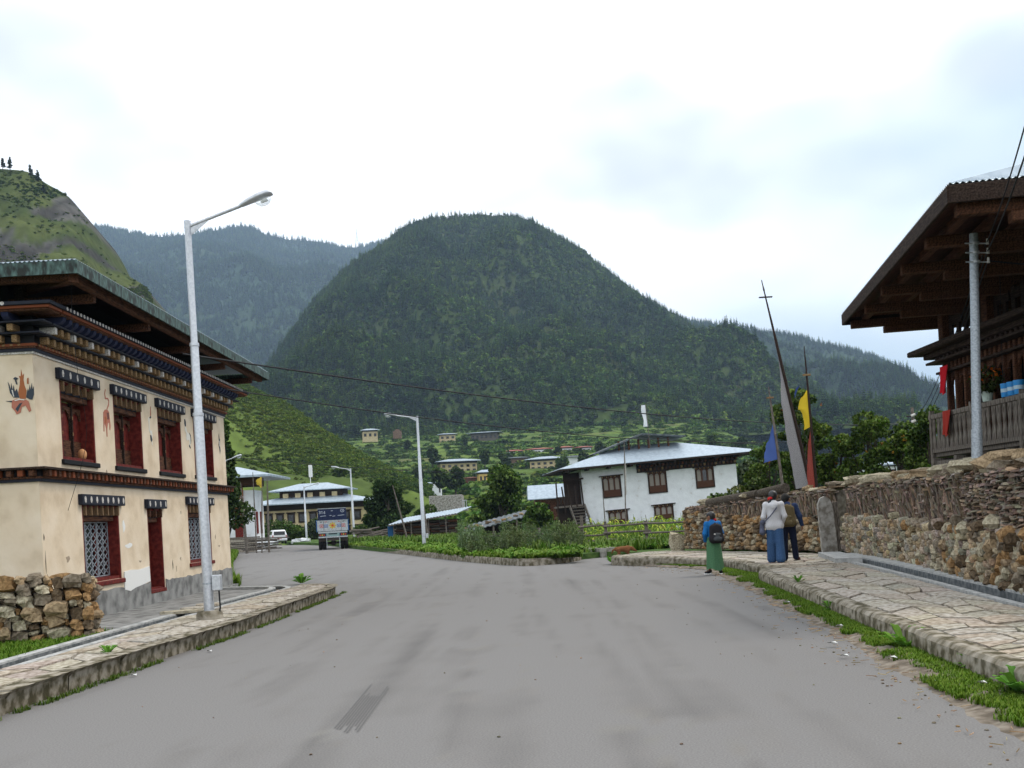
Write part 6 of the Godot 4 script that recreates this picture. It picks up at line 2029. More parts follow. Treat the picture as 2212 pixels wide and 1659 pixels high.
func build_lamps_and_wires() -> void:
	street_lamp(V(-5.15, 0.22, 17.6), 6.92, 0.9, 0.30, 0.58, 0.085, "tall galvanised street lamp on the left pavement in front of the cream house")
	street_lamp(V(-5.05, 0.2, 59.5), 7.62, -1.15, 0.2, 0.72, 0.11, "galvanised street lamp among the weeds beside the woodshed")
	street_lamp(V(-18.13, 0.1, 120), 8.06, -1.3, 0.25, 0.9, 0.13, "galvanised street lamp standing behind the lorry", false, false)
	street_lamp(V(-21.6, 0.1, 110), 5.9, 0.95, 0.2, 0.7, 0.11, "short street lamp in front of the beige office building", false, false)
	street_lamp(V(-16.3, 0.1, 60), 5.75, 0.55, 0.15, 0.55, 0.08, "street lamp whose arm shows beyond the far corner of the cream house", false, false)
	street_lamp(at(1756, 1135, 90), at(1753, 1010, 90).y, -0.5, 0.12, 0.6, 0.09, "small street lamp between the farmhouse and the flag poles", false, false)
	street_lamp(at(678, 1092, 160), at(676, 1084, 160).y + 0.4, -0.9, 0.15, 0.8, 0.12, "distant street lamp behind the office roof", false, false)
	# grey utility pole at the right wall
	var p0 := at(2115, 1245, 17.0)
	p0.y = 0.3
	var pt := at(2103, 505, 17.0)
	var pm := p0.lerp(pt, (2.7 - 0.3) / (pt.y - 0.3))
	var t := thing("utility_pole", p0, "grey steel utility pole standing behind the stone wall beside the balcony", "utility pole")
	rod(t, "pole", [p0, pm], [0.088, 0.086], M.steel, 14)
	rod(t, "pole_top", [pm, pt], [0.077, 0.066], M.steel, 14)
	for k in 3:
		var c := pt - Vector3(0, 0.16 + k * 0.15, 0)
		rod(t, "clamp", [c - Vector3(0, 0.018, 0), c + Vector3(0, 0.018, 0)], 0.078, M.galv, 14)
		rod(t, "bolt", [c + Vector3(-0.17, 0, 0.05), c + Vector3(0.2, -0.02, 0.05)], 0.011, M.galv, 6)
		rod(t, "insulator", [c + Vector3(0.18, -0.04, 0.08), c + Vector3(0.18, 0.05, 0.08)], [0.024, 0.018], M.offwhite, 8)
	# small pole down the valley
	var q0 := at(1988, 1075, 60)
	var f := thing("valley_utility_pole", Vector3(q0.x, 0.3, q0.z), "thin utility pole with insulators among the fruit trees", "utility pole")
	var ft := at(1970, 880, 60)
	rod(f, "pole", [Vector3(q0.x, 0.3, q0.z), ft], [0.12, 0.09], M.greywood, 8)
	for k in 3:
		rod(f, "insulator", [ft + Vector3(-0.12, -0.5 - k * 0.35, 0.1), ft + Vector3(0.12, -0.42 - k * 0.35, 0.1)], 0.09, M.offwhite, 6)
		rod(f, "cross_bar", [ft + Vector3(-0.35, -0.5 - k * 0.35, 0.05), ft + Vector3(0.35, -0.5 - k * 0.35, 0.05)], 0.04, M.darkwood, 5)
	for k in 3:
		wire(pt + Vector3(0.18, -0.16 - k * 0.15, 0.06), ft + Vector3(0.2, -0.45 - k * 0.4, 0.1), 0.5, 0.012 if k else 0.013, ["topmost", "middle", "lowest"][k] + " black cable from the utility pole at the wall to the valley pole")
	wire(pt + Vector3(0.18, -0.16, 0.06), at(2262, 90, 9.0), 0.12, 0.009, "black cable rising from the utility pole over the timber roof")
	wire(pt + Vector3(0.18, -0.31, 0.06), at(2285, 110, 9.0), 0.12, 0.011, "thicker black cable rising from the utility pole over the timber roof")
	wire(pt + Vector3(0.18, -0.46, 0.06), V(10.3, 5.35, 17.5), 0.05, 0.01, "cable from the utility pole in under the timber eaves")
	wire(V(-6.9, 5.55, 22.6), ft + Vector3(0, -0.9, 0), 0.6, 0.02, "long cable sagging across the valley from the cream house eaves")
	wire(V(-6.9, 5.2, 26.0), ft + Vector3(0, -1.3, 0), 1.0, 0.016, "thinner cable below the long cable across the valley")
	wire(at(505, 988, 60), at(1290, 1020, 105), 0.5, 0.02, "dark cable low across the meadow towards the farmhouse roof")
	wire(ft + Vector3(0, -1.1, 0), at(1700, 905, 62), 0.15, 0.016, "cable running left from the valley pole behind the flags")
	wire(at(1290, 925, 100), at(1660, 960, 62), 0.3, 0.018, "faint cable over the farmhouse roof")
	# thin aerial and ground wires hanging near the timber house
	wire(V(10.0, 6.3, 21.0), V(9.62, 2.2, 20.4), 0.0, 0.006, "thin pale wire hanging down past the balcony", "drop_wire")
	# lattice mast on the far ridge
	var mp := at(772, 538, 4150)
	var mt_ := thing("transmission_mast", mp, "thin lattice mast on the saddle of the far mountain", "mast")
	var ht := 46.0 * 4150.0 / F
	for k in 4:
		var c := Vector3(cos(TAU * k / 4 + 0.78), 0, sin(TAU * k / 4 + 0.78)) * 12.0
		rod(mt_, "leg", [mp + c - Vector3(0, 10, 0), mp + c * 0.25 + Vector3(0, ht * 0.6, 0), mp + Vector3(0, ht, 0)], [0.7, 0.6, 0.4], M.galv, 4)
	for k in 5:
		var f0 := k / 6.0
		var c := 12.0 * (1.0 - f0 * 1.2)
		rod(mt_, "brace", [mp + Vector3(-c * 0.7, ht * f0, 0), mp + Vector3(c * 0.6, ht * (f0 + 0.12), 0)], 0.4, M.galv, 4)

# ------------------------------------------------------------------ prayer flags
func banner(t: Node3D, called: String, pole: Array, f0: float, f1: float, widths: Array, dir: Vector3, m: Material) -> void:
	# cloth laced along a pole between fractions f0 (top) and f1 (bottom)
	var b := MB.new()
	b.sm = 0
	var rows := []
	for i in 25:
		var s := i / 24.0
		var p: Vector3 = (pole[0] as Vector3).lerp(pole[1], lerpf(f0, f1, s))
		var f := s * (widths.size() - 1)
		var k := mini(int(f), widths.size() - 2)
		var w := lerpf(widths[k], widths[k + 1], f - k) * (1.0 + rf(-0.05, 0.05))
		var ring := PackedVector3Array()
		for j in 7:
			var a := j / 6.0
			ring.append(p + dir * w * a + Vector3(0, -0.03 * a * sin(s * 21.0), 0.035 * sin(a * 5.0 + s * 9.0) * a))
		rows.append(ring)
	b.loft(rows, false, false)
	part(t, called, b.mesh(), m)

func build_flags() -> void:
	var grey := tm(51, [lin(0.22, 0.21, 0.22), lin(0.30, 0.29, 0.30), lin(0.36, 0.35, 0.36)], [0.3, 0.5, 0.8], 0.5, 0.95, 0.03)
	var red := tm(52, [lin(0.24, 0.045, 0.035), lin(0.34, 0.08, 0.06)], [0.3, 0.7], 0.5, 0.95, 0.03)
	# tall leaning flag
	var b0 := V(9.62, 0.3, 33.9)
	var top := at(1645, 605, 33.9)
	b0 = top + (at(1752, 1055, 33.9) - top) * ((top.y - 0.3) / (top.y - at(1752, 1055, 33.9).y))
	var t := thing("grey_prayer_flag", b0, "tall leaning pole with a long faded grey prayer flag", "prayer flag", "prayer flags behind the wall")
	rod(t, "pole", [b0, b0.lerp(top, 0.75), top], [0.07, 0.045, 0.015], M.darkwood, 8)
	bx(t, "disc", b0.lerp(top, 0.935), Vector3(0.42, 0.03, 0.1), M.darkwood)
	banner(t, "flag_cloth", [top, b0], 0.2, 0.785, [0.03, 0.06, 0.14, 0.30, 0.34, 0.42, 0.46, 0.5], Vector3(-1, -0.08, 0.1).normalized(), grey)
	rod(t, "spear_tip", [top - (top - b0).normalized() * 0.35, top], [0.03, 0.005], M.darkwood, 6)
	# red flag with a yellow pennant
	top = at(1737, 748, 33)
	var bt := at(1764, 1055, 33)
	b0 = top + (bt - top) * ((top.y - 0.3) / (top.y - bt.y))
	t = thing("red_prayer_flag", b0, "pole with a dark red prayer flag and a yellow pennant above it", "prayer flag", "prayer flags behind the wall")
	rod(t, "pole", [b0, b0.lerp(top, 0.8), top], [0.06, 0.035, 0.012], M.darkwood, 8)
	bx(t, "disc", b0.lerp(top, 0.855), Vector3(0.22, 0.06, 0.12), M.ochre)
	banner(t, "flag_cloth", [top, b0], 0.42, 0.79, [0.03, 0.16, 0.22, 0.26, 0.27, 0.25], Vector3(-1, -0.05, 0.1).normalized(), red)
	banner(t, "pennant", [top, b0], 0.215, 0.405, [0.02, 0.30, 0.40, 0.24, 0.22, 0.26], Vector3(-1, -0.35, 0.1).normalized(), mt(lin(0.62, 0.44, 0.03), 0.9))
	var tb := MB.new()
	var tp := at(1727, 832, 33)
	tb.quad(tp, tp + Vector3(-0.13, -0.1, 0), tp + Vector3(-0.2, -0.42, 0.05), tp + Vector3(-0.16, -0.2, 0.02))
	part(t, "ribbon", tb.mesh(), mt(lin(0.03, 0.05, 0.16), 0.9))
	# blue flag
	top = at(1660, 835, 33)
	bt = at(1692, 1060, 33)
	b0 = top + (bt - top) * ((top.y - 0.3) / (top.y - bt.y))
	t = thing("blue_prayer_flag", b0, "grey pole with a short blue prayer flag", "prayer flag", "prayer flags behind the wall")
	rod(t, "pole", [b0, b0.lerp(top, 0.85), top], [0.06, 0.035, 0.012], M.greywood, 8)
	bx(t, "disc", b0.lerp(top, 0.93), Vector3(0.2, 0.05, 0.1), M.ochre)
	banner(t, "flag_cloth", [top, b0], 0.235, 0.455, [0.03, 0.16, 0.3, 0.42, 0.50], Vector3(-1, -0.15, 0.1).normalized(), mt(lin(0.07, 0.12, 0.34), 0.9))

# ------------------------------------------------------------------ vehicles
func wheel(t: Node3D, c: Vector3, r: float, w: float, out: float) -> void:
	var b := MB.new()
	b.sm = 0
	var rg := []
	for q in [[-0.5, 0.6], [-0.5, 0.9], [-0.38, 1.0], [0.38, 1.0], [0.5, 0.9], [0.5, 0.6]]:
		var ring := PackedVector3Array()
		for k in 18:
			ring.append(c + Vector3(q[0] * w, cos(TAU * k / 18) * r * q[1], sin(TAU * k / 18) * r * q[1]))
		rg.append(ring)
	b.loft(rg, true, false)
	var ty := part(t, "wheel", b.mesh(), M.rubber)
	b = MB.new()
	b.sm = 0
	rg = []
	for q in [[-0.44, 0.61], [-0.2, 0.55], [-0.1, 0.2], [-0.14, 0.0]]:
		var ring := PackedVector3Array()
		for k in 14:
			ring.append(c + Vector3(-q[0] * w * out, cos(TAU * k / 14) * r * q[1], sin(TAU * k / 14) * r * q[1]))
		rg.append(ring)
	b.loft(rg, true, false)
	part(ty, "rim", b.mesh(), M.steel)

func small_van(at_: Vector3, yaw: float, label: String, rack: bool, tall: float) -> void:
	# rear at z 0, nose towards -z; built about the origin then moved
	var t := thing("parked_van", Vector3.ZERO, label, "van", "white vans beside the far road")
	var paint := mt(lin(0.72, 0.73, 0.74), 0.3)
	paint.clearcoat_enabled = true
	var W := 0.74
	var sect := func(z: float, y0: float, belt: float, roof: float, wb: float, wr: float) -> PackedVector3Array:
		return PackedVector3Array([Vector3(-wb * 0.94, y0, z), Vector3(-wb, y0 + 0.12, z), Vector3(-wb, belt, z), Vector3(-wr, roof - 0.1, z), Vector3(-wr * 0.86, roof, z), Vector3(wr * 0.86, roof, z), Vector3(wr, roof - 0.1, z), Vector3(wb, belt, z), Vector3(wb, y0 + 0.12, z), Vector3(wb * 0.94, y0, z)])
	var b := MB.new()
	b.sm = 0
	b.loft([sect.call(0.0, 0.34, 0.84, 0.95, W * 0.95, W * 0.86), sect.call(-0.05, 0.28, 0.88, tall - 0.06, W, W * 0.84), sect.call(-0.3, 0.26, 0.9, tall, W, W * 0.85), sect.call(-1.9, 0.24, 0.9, tall, W, W * 0.85), sect.call(-2.35, 0.24, 0.88, tall - 0.12, W, W * 0.8), sect.call(-2.95, 0.26, 0.86, 0.92, W * 0.98, W * 0.9), sect.call(-3.35, 0.3, 0.7, 0.76, W * 0.92, W * 0.8)])
	part(t, "body", b.mesh(), paint)
	bx(t, "rear_window", Vector3(0, tall - 0.32, 0.0), Vector3(W * 1.45, 0.36, 0.05), M.glass, Basis(Vector3(1, 0, 0), -0.08), 0.02)
	for s in [-1.0, 1.0]:
		for k in 3:
			bx(t, "side_window", Vector3(s * (W * 0.93), tall - 0.3, -0.55 - k * 0.68), Vector3(0.04, 0.34, 0.58), M.glass, Basis(Vector3(0, 0, 1), s * 0.2), 0.015)
		bx(t, "tail_light", Vector3(s * W * 0.88, 0.78, 0.01), Vector3(0.1, 0.22, 0.06), mt(lin(0.35, 0.02, 0.015), 0.3), Basis(), 0.02)
		wheel(t, Vector3(s * (W - 0.1), 0.27, -0.55), 0.27, 0.17, s)
		wheel(t, Vector3(s * (W - 0.1), 0.27, -2.7), 0.27, 0.17, s)
		bx(t, "mirror", Vector3(s * (W + 0.08), 0.98, -2.4), Vector3(0.14, 0.12, 0.06), M.black, Basis(), 0.02)
	bx(t, "bumper", Vector3(0, 0.4, 0.06), Vector3(W * 1.95, 0.16, 0.12), mt(lin(0.5, 0.5, 0.52), 0.5), Basis(), 0.03)
	bx(t, "number_plate", Vector3(0, 0.6, 0.03), Vector3(0.42, 0.12, 0.03), mt(lin(0.4, 0.06, 0.05), 0.5), Basis(), 0.005)
	if rack:
		for k in 4:
			rod(t, "rack_bar", [Vector3(-0.6, tall + 0.1, -0.4 - k * 0.45), Vector3(0.6, tall + 0.1, -0.4 - k * 0.45)], 0.018, M.galv, 6)
		for s in [-0.6, 0.6]:
			rod(t, "rack_rail", [Vector3(s, tall + 0.12, -0.3), Vector3(s, tall + 0.12, -1.9)], 0.02, M.galv, 6)
			for k in 2:
				rod(t, "rack_foot", [Vector3(s * 0.95, tall - 0.05, -0.4 - k * 1.3), Vector3(s, tall + 0.12, -0.4 - k * 1.3)], 0.015, M.galv, 5)
	t.transform = Transform3D(Basis(Vector3.UP, yaw), at_)

func build_vehicles() -> void:
	var t := thing("lorry", Vector3.ZERO, "loaded lorry with dark blue upper board and painted pale tailgate driving away", "lorry")
	var blue := tm(61, [lin(0.012, 0.018, 0.05), lin(0.022, 0.032, 0.075)], [0.3, 0.7], 0.8, 0.6)
	var side := mt(lin(0.03, 0.12, 0.30), 0.6)
	var pale := tm(62, [lin(0.30, 0.32, 0.33), lin(0.48, 0.52, 0.54)], [0.3, 0.7], 0.5, 0.6)
	var deck := mt(lin(0.06, 0.05, 0.045), 0.8)
	bb(t, "chassis", Vector3(-0.42, 0.62, 0.0), Vector3(0.42, 0.86, -5.6), deck)
	bb(t, "load_floor", Vector3(-1.02, 1.22, -0.02), Vector3(1.02, 1.3, -4.4), deck)
	for s in [-1.0, 1.0]:
		bb(t, "side_board", Vector3(s * 1.02, 1.3, -0.03), Vector3(s * 1.08, 2.02, -4.4), side)
		for k in 5:
			bb(t, "side_post", Vector3(s * 1.08, 1.25, -0.1 - k * 1.05), Vector3(s * 1.12, 2.1, -0.2 - k * 1.05), side)
		bb(t, "upper_side", Vector3(s * 0.93, 2.02, -0.3), Vector3(s * 0.98, 2.84, -4.4), blue)
	var tg := bb(t, "tailgate", Vector3(-1.05, 1.3, -0.03), Vector3(1.05, 2.03, 0.03), pale, 0.01)
	bb(t, "upper_board", Vector3(-0.98, 2.03, -0.34), Vector3(0.98, 2.86, -0.28), blue)
	bb(t, "load_cover", Vector3(-0.92, 2.0, -0.36), Vector3(0.92, 2.82, -4.35), blue)
	bb(t, "top_edge", Vector3(-1.0, 2.85, -0.36), Vector3(1.0, 2.89, -0.26), pale)
	bb(t, "gate_rail", Vector3(-1.07, 1.99, 0.032), Vector3(1.07, 2.05, 0.06), pale)
	# painted panels on the tailgate
	var red := mt(lin(0.5, 0.06, 0.05), 0.6)
	var bl := mt(lin(0.05, 0.12, 0.35), 0.6)
	var yel := mt(lin(0.5, 0.36, 0.06), 0.6)
	for s in [-1.0, 1.0]:
		for q in [[0.76, 1.66, 0.2, 0.2, red], [0.44, 1.66, 0.22, 0.18, bl]]:
			var fr := MB.new()
			for e in [[0, 1], [0, -1], [1, 0], [-1, 0]]:
				fr.box(Vector3(s * q[0] + e[0] * q[2] * 0.5, q[1] + e[1] * q[3] * 0.5, 0.036), Vector3(q[2] + 0.03 if e[0] == 0 else 0.03, q[3] + 0.03 if e[1] == 0 else 0.03, 0.008))
			part(tg, "painted_frame", fr.mesh(), q[4])
			bx(tg, "painted_mark", Vector3(s * q[0], q[1], 0.036), Vector3(q[2] * 0.35, q[3] * 0.4, 0.008), q[4])
		bx(tg, "reflector", Vector3(s * 0.45, 1.95, 0.036), Vector3(0.16, 0.04, 0.008), red)
		bx(tg, "reflector", Vector3(s * 0.78, 1.95, 0.036), Vector3(0.16, 0.04, 0.008), deck)
		bx(tg, "divider", Vector3(s * 0.6, 1.66, 0.036), Vector3(0.025, 0.7, 0.012), deck)
	var fl := MB.new()
	for k in 8:
		var a := TAU * k / 8
		var d := Vector3(cos(a), sin(a), 0)
		var n := Vector3(-d.y, d.x, 0) * 0.06
		var c := Vector3(0, 1.68, 0.037)
		fl.quad(c, c + d * 0.16 + n, c + d * 0.28, c + d * 0.16 - n)
	part(tg, "painted_flower", fl.mesh(), yel)
	part(tg, "painted_heart", dot_mesh(0.08, 0.01), red, Transform3D(Basis(), Vector3(0, 1.68, 0.034)))
	# chalky writing and round badge on the upper board
	var wm := mt(lin(0.42, 0.46, 0.52), 0.8)
	var tx := TextMesh.new()
	tx.text = "314"
	tx.font_size = 32
	tx.pixel_size = 0.0085
	tx.depth = 0.006
	var ub: Node3D = t.get_node("upper_board")
	part(ub, "writing", tx, wm, Transform3D(Basis(Vector3(0, 0, 1), -0.05), Vector3(-0.68, 2.62, -0.277)))
	var rg := MB.new()
	for k in 14:
		var a := TAU * k / 14
		rg.box(Vector3(0.72 + cos(a) * 0.12, 2.68 + sin(a) * 0.09, -0.277), Vector3(0.06, 0.03, 0.008), Basis(Vector3(0, 0, 1), a + PI / 2))
	rg.box(Vector3(0.73, 2.68, -0.277), Vector3(0.1, 0.03, 0.008), Basis(Vector3(0, 0, 1), 0.5))
	part(ub, "badge", rg.mesh(), wm)
	for q in [[-0.62, 2.36, 0.4], [-0.1, 2.38, 0.14], [0.12, 2.33, 0.2], [0.62, 2.37, 0.46], [0.0, 2.7, 0.14]]:
		bx(ub, "writing_line", Vector3(q[0], q[1], -0.277), Vector3(q[2], 0.035, 0.008), wm, Basis(Vector3(0, 0, 1), 0.06))
	# rear frame, lamps, plate, mud flaps, tow eye
	bb(t, "rear_frame", Vector3(-1.0, 1.16, -0.02), Vector3(1.0, 1.27, 0.05), pale)
	bb(t, "bumper", Vector3(-1.0, 0.84, -0.02), Vector3(1.0, 0.93, 0.08), pale)
	var pb := bb(t, "plate_board", Vector3(-0.45, 0.94, 0.0), Vector3(0.45, 1.15, 0.05), mt(lin(0.22, 0.32, 0.32), 0.6))
	bb(pb, "recess", Vector3(-0.3, 1.06, 0.051), Vector3(0.3, 1.13, 0.056), M.black)
	for s in [-1.0, 1.0]:
		bb(t, "lamp_box", Vector3(s * 0.5, 0.94, -0.02), Vector3(s * 0.98, 1.15, 0.03), deck)
		for k in 3:
			part(t, "tail_lamp", dot_mesh(0.05, 0.02), red if k != 1 else yel, Transform3D(Basis(), Vector3(s * (0.6 + k * 0.13), 1.04, 0.03)))
		bx(t, "mud_flap", Vector3(s * 0.76, 0.72, -0.35), Vector3(0.5, 0.28, 0.02), deck)
		rod(t, "stay", [Vector3(s * 0.44, 0.85, 0.0), Vector3(s * 0.44, 0.12, -0.05)], 0.03, M.steel, 6)
		for k in 2:
			wheel(t, Vector3(s * (0.62 + k * 0.28), 0.46, -0.95), 0.46, 0.24, s)
		wheel(t, Vector3(s * 0.86, 0.46, -4.9), 0.46, 0.26, s)
	rod(t, "axle", [Vector3(-0.9, 0.46, -0.95), Vector3(0.9, 0.46, -0.95)], 0.09, deck, 8)
	var df := MB.new()
	df.sm = 0
	df.tube([Vector3(0, 0.46, -0.7), Vector3(0, 0.46, -0.85), Vector3(0, 0.46, -1.1), Vector3(0, 0.46, -1.3)], [0.08, 0.2, 0.2, 0.08], 10)
	part(t, "differential", df.mesh(), deck)
	bb(t, "cab", Vector3(-1.0, 0.7, -4.55), Vector3(1.0, 2.5, -6.1), side, 0.1)
	for s in [-1.0, 1.0]:
		bx(t, "mirror", Vector3(s * 1.2, 1.9, -5.9), Vector3(0.2, 0.35, 0.06), M.black)
	t.transform = Transform3D(Basis(Vector3.UP, 0.16), V(-12.5, 0.0, 73.0))
	small_van(V(-23.1, 0.1, 104), 0.35, "small white van parked facing away at the roadside by the office", false, 1.4)
	small_van(V(-20.2, 0.2, 138), -0.1, "white van with a roof rack half hidden behind the bank", true, 1.62)
	# motorcycle
	t = thing("motorcycle", Vector3.ZERO, "dark motorcycle standing beside the white sacks and the van", "motorcycle")
	for z in [-0.62, 0.62]:
		wheel(t, Vector3(0, 0.3, z), 0.3, 0.1, 1.0)
	rod(t, "frame", [Vector3(0, 0.3, 0.62), Vector3(0, 0.55, 0.1), Vector3(0, 0.75, -0.35), Vector3(0, 0.3, -0.62)], 0.04, M.black, 6)
	bx(t, "engine", Vector3(0, 0.42, -0.05), Vector3(0.26, 0.3, 0.36), M.steel, Basis(), 0.04)
	bx(t, "fuel_tank", Vector3(0, 0.78, -0.2), Vector3(0.26, 0.22, 0.45), M.black, Basis(), 0.08)
	bx(t, "saddle", Vector3(0, 0.76, 0.3), Vector3(0.26, 0.12, 0.6), M.rubber, Basis(), 0.05)
	rod(t, "handlebar", [Vector3(-0.36, 1.0, -0.38), Vector3(0, 0.95, -0.5), Vector3(0.36, 1.0, -0.38)], 0.018, M.steel, 6)
	bx(t, "headlight", Vector3(0, 0.88, -0.62), Vector3(0.18, 0.18, 0.12), M.offwhite, Basis(), 0.05)
	t.transform = Transform3D(Basis(Vector3.UP, 0.7), V(-24.9, 0.1, 99))
	stone_kit()
	var sack := tm(63, [lin(0.5, 0.52, 0.54), lin(0.7, 0.71, 0.72)], [0.3, 0.7], 0.8, 0.7, 0.02, 0.5)
	for k in 8:
		var p := V(-24.6 + rf(0, 1.0) if k < 4 else -21.8 + rf(0, 1.6), 0.28, 103.5 + rf(0, 1.5))
		solo("white_sack", cache.stones[k % 8], sack, "plump white sack lying in the heap beside the small van" , "sack", "white sacks by the roadside", Transform3D(Basis(Vector3.UP, rf(0, TAU)).scaled(Vector3(0.85, 0.5, 0.6)), p))

# ------------------------------------------------------------------ figures
# joints with radii -> one smooth skin: distance to tapered capsules, smooth minimum, surface nets
func skin(b: MB, bones: Array, cell: float, k: float) -> void:
	var lo := Vector3(99, 99, 99)
	var hi := -lo
	for q in bones:
		var r: float = maxf(q[2], q[3]) + cell * 2.0
		lo = lo.min(q[0] - Vector3.ONE * r).min(q[1] - Vector3.ONE * r)
		hi = hi.max(q[0] + Vector3.ONE * r).max(q[1] + Vector3.ONE * r)
	var nx := int((hi.x - lo.x) / cell) + 2
	var ny := int((hi.y - lo.y) / cell) + 2
	var nz := int((hi.z - lo.z) / cell) + 2
	var g := PackedFloat32Array()
	g.resize(nx * ny * nz)
	g.fill(1.0)
	for q in bones:
		var a: Vector3 = q[0]
		var ab_: Vector3 = q[1] - a
		var l2 := maxf(ab_.length_squared(), 1e-8)
		var ra: float = q[2]
		var dr: float = q[3] - q[2]
		var flat: float = q[4] if q.size() > 4 else 1.0   # <1 flattens front to back
		var r: float = maxf(q[2], q[3]) + k + cell
		var m0 := ((a.min(q[1]) - Vector3.ONE * r - lo) / cell).floor()
		var m1 := ((a.max(q[1]) + Vector3.ONE * r - lo) / cell).ceil()
		for z in range(maxi(int(m0.z), 0), mini(int(m1.z), nz - 1) + 1):
			for y in range(maxi(int(m0.y), 0), mini(int(m1.y), ny - 1) + 1):
				var row := (z * ny + y) * nx
				for x in range(maxi(int(m0.x), 0), mini(int(m1.x), nx - 1) + 1):
					var p := lo + Vector3(x, y, z) * cell
					var h := clampf((p - a).dot(ab_) / l2, 0.0, 1.0)
					var e := p - a - ab_ * h
					e.z /= flat
					var d := e.length() - ra - dr * h
					var o := g[row + x]
					var w := maxf(k - absf(d - o), 0.0) / k
					g[row + x] = minf(d, o) - w * w * k * 0.25
	var idx := {}
	var vs := PackedVector3Array()
	for z in nz - 1:
		for y in ny - 1:
			for x in nx - 1:
				var i0 := (z * ny + y) * nx + x
				var c := [g[i0], g[i0 + 1], g[i0 + nx], g[i0 + nx + 1], g[i0 + nx * ny], g[i0 + nx * ny + 1], g[i0 + nx * ny + nx], g[i0 + nx * ny + nx + 1]]
				var neg := 0
				for v in c:
					if v < 0.0: neg += 1
				if neg == 0 or neg == 8: continue
				var sum := Vector3.ZERO
				var cnt := 0
				for e in [[0, 1], [2, 3], [4, 5], [6, 7], [0, 2], [1, 3], [4, 6], [5, 7], [0, 4], [1, 5], [2, 6], [3, 7]]:
					var u: float = c[e[0]]
					var v: float = c[e[1]]
					if (u < 0.0) != (v < 0.0):
						var f := u / (u - v)
						var p0 := Vector3(e[0] & 1, (e[0] >> 1) & 1, e[0] >> 2)
						var p1 := Vector3(e[1] & 1, (e[1] >> 1) & 1, e[1] >> 2)
						sum += p0.lerp(p1, f)
						cnt += 1
				idx[i0] = vs.size()
				vs.append(lo + (Vector3(x, y, z) + sum / cnt) * cell)
	var st := [1, nx, nx * ny]
	for i0 in idx:
		for ax in 3:
			var i1: int = i0 + st[ax]
			var s0: bool = g[i0] < 0.0
			if s0 == (g[i1] < 0.0): continue
			var u: int = st[(ax + 1) % 3]
			var v: int = st[(ax + 2) % 3]
			if idx.has(i0 - u) and idx.has(i0 - v) and idx.has(i0 - u - v):
				var q := [vs[idx[i0]], vs[idx[i0 - u]], vs[idx[i0 - u - v]], vs[idx[i0 - v]]]
				if s0: b.quad(q[3], q[2], q[1], q[0])
				else: b.quad(q[0], q[1], q[2], q[3])
func skin_mesh(bones: Array, cell := 0.02, k := 0.04) -> ArrayMesh:
	var b := MB.new()
	b.sm = 0
	skin(b, bones, cell, k)
	return b.mesh()
func hand(b: MB, wrist: Vector3, dir: Vector3, palm: Vector3) -> void:
	# palm block, four curled fingers of unequal length and a thumb from the side of the palm
	var across := dir.cross(palm).normalized()
	var bones := [[wrist, wrist + dir * 0.035, 0.026, 0.03, 1.0]]
	for i in 4:
		var off := across * (i - 1.5) * 0.019
		bones.append([wrist + dir * 0.03 + off * 0.7, wrist + dir * 0.085 + off, 0.016, 0.0125])
		var ln: float = [0.034, 0.042, 0.038, 0.028][i]
		var k0 := wrist + dir * 0.085 + off
		var k1 := k0 + (dir * 0.85 + palm * 0.5) * ln
		bones.append([k0, k1, 0.0105, 0.009])
		bones.append([k1, k1 + (dir * 0.35 + palm * 0.9) * ln * 0.75, 0.009, 0.008])
	var t0 := wrist + dir * 0.03 - across * 0.03
	bones.append([t0, t0 + (dir * 0.7 - across * 0.6 + palm * 0.4) * 0.045, 0.014, 0.011])
	bones.append([t0 + (dir * 0.7 - across * 0.6 + palm * 0.4) * 0.045, t0 + (dir * 1.3 - across * 0.7 + palm * 0.9) * 0.055, 0.011, 0.009])
	skin(b, bones, 0.006, 0.008)

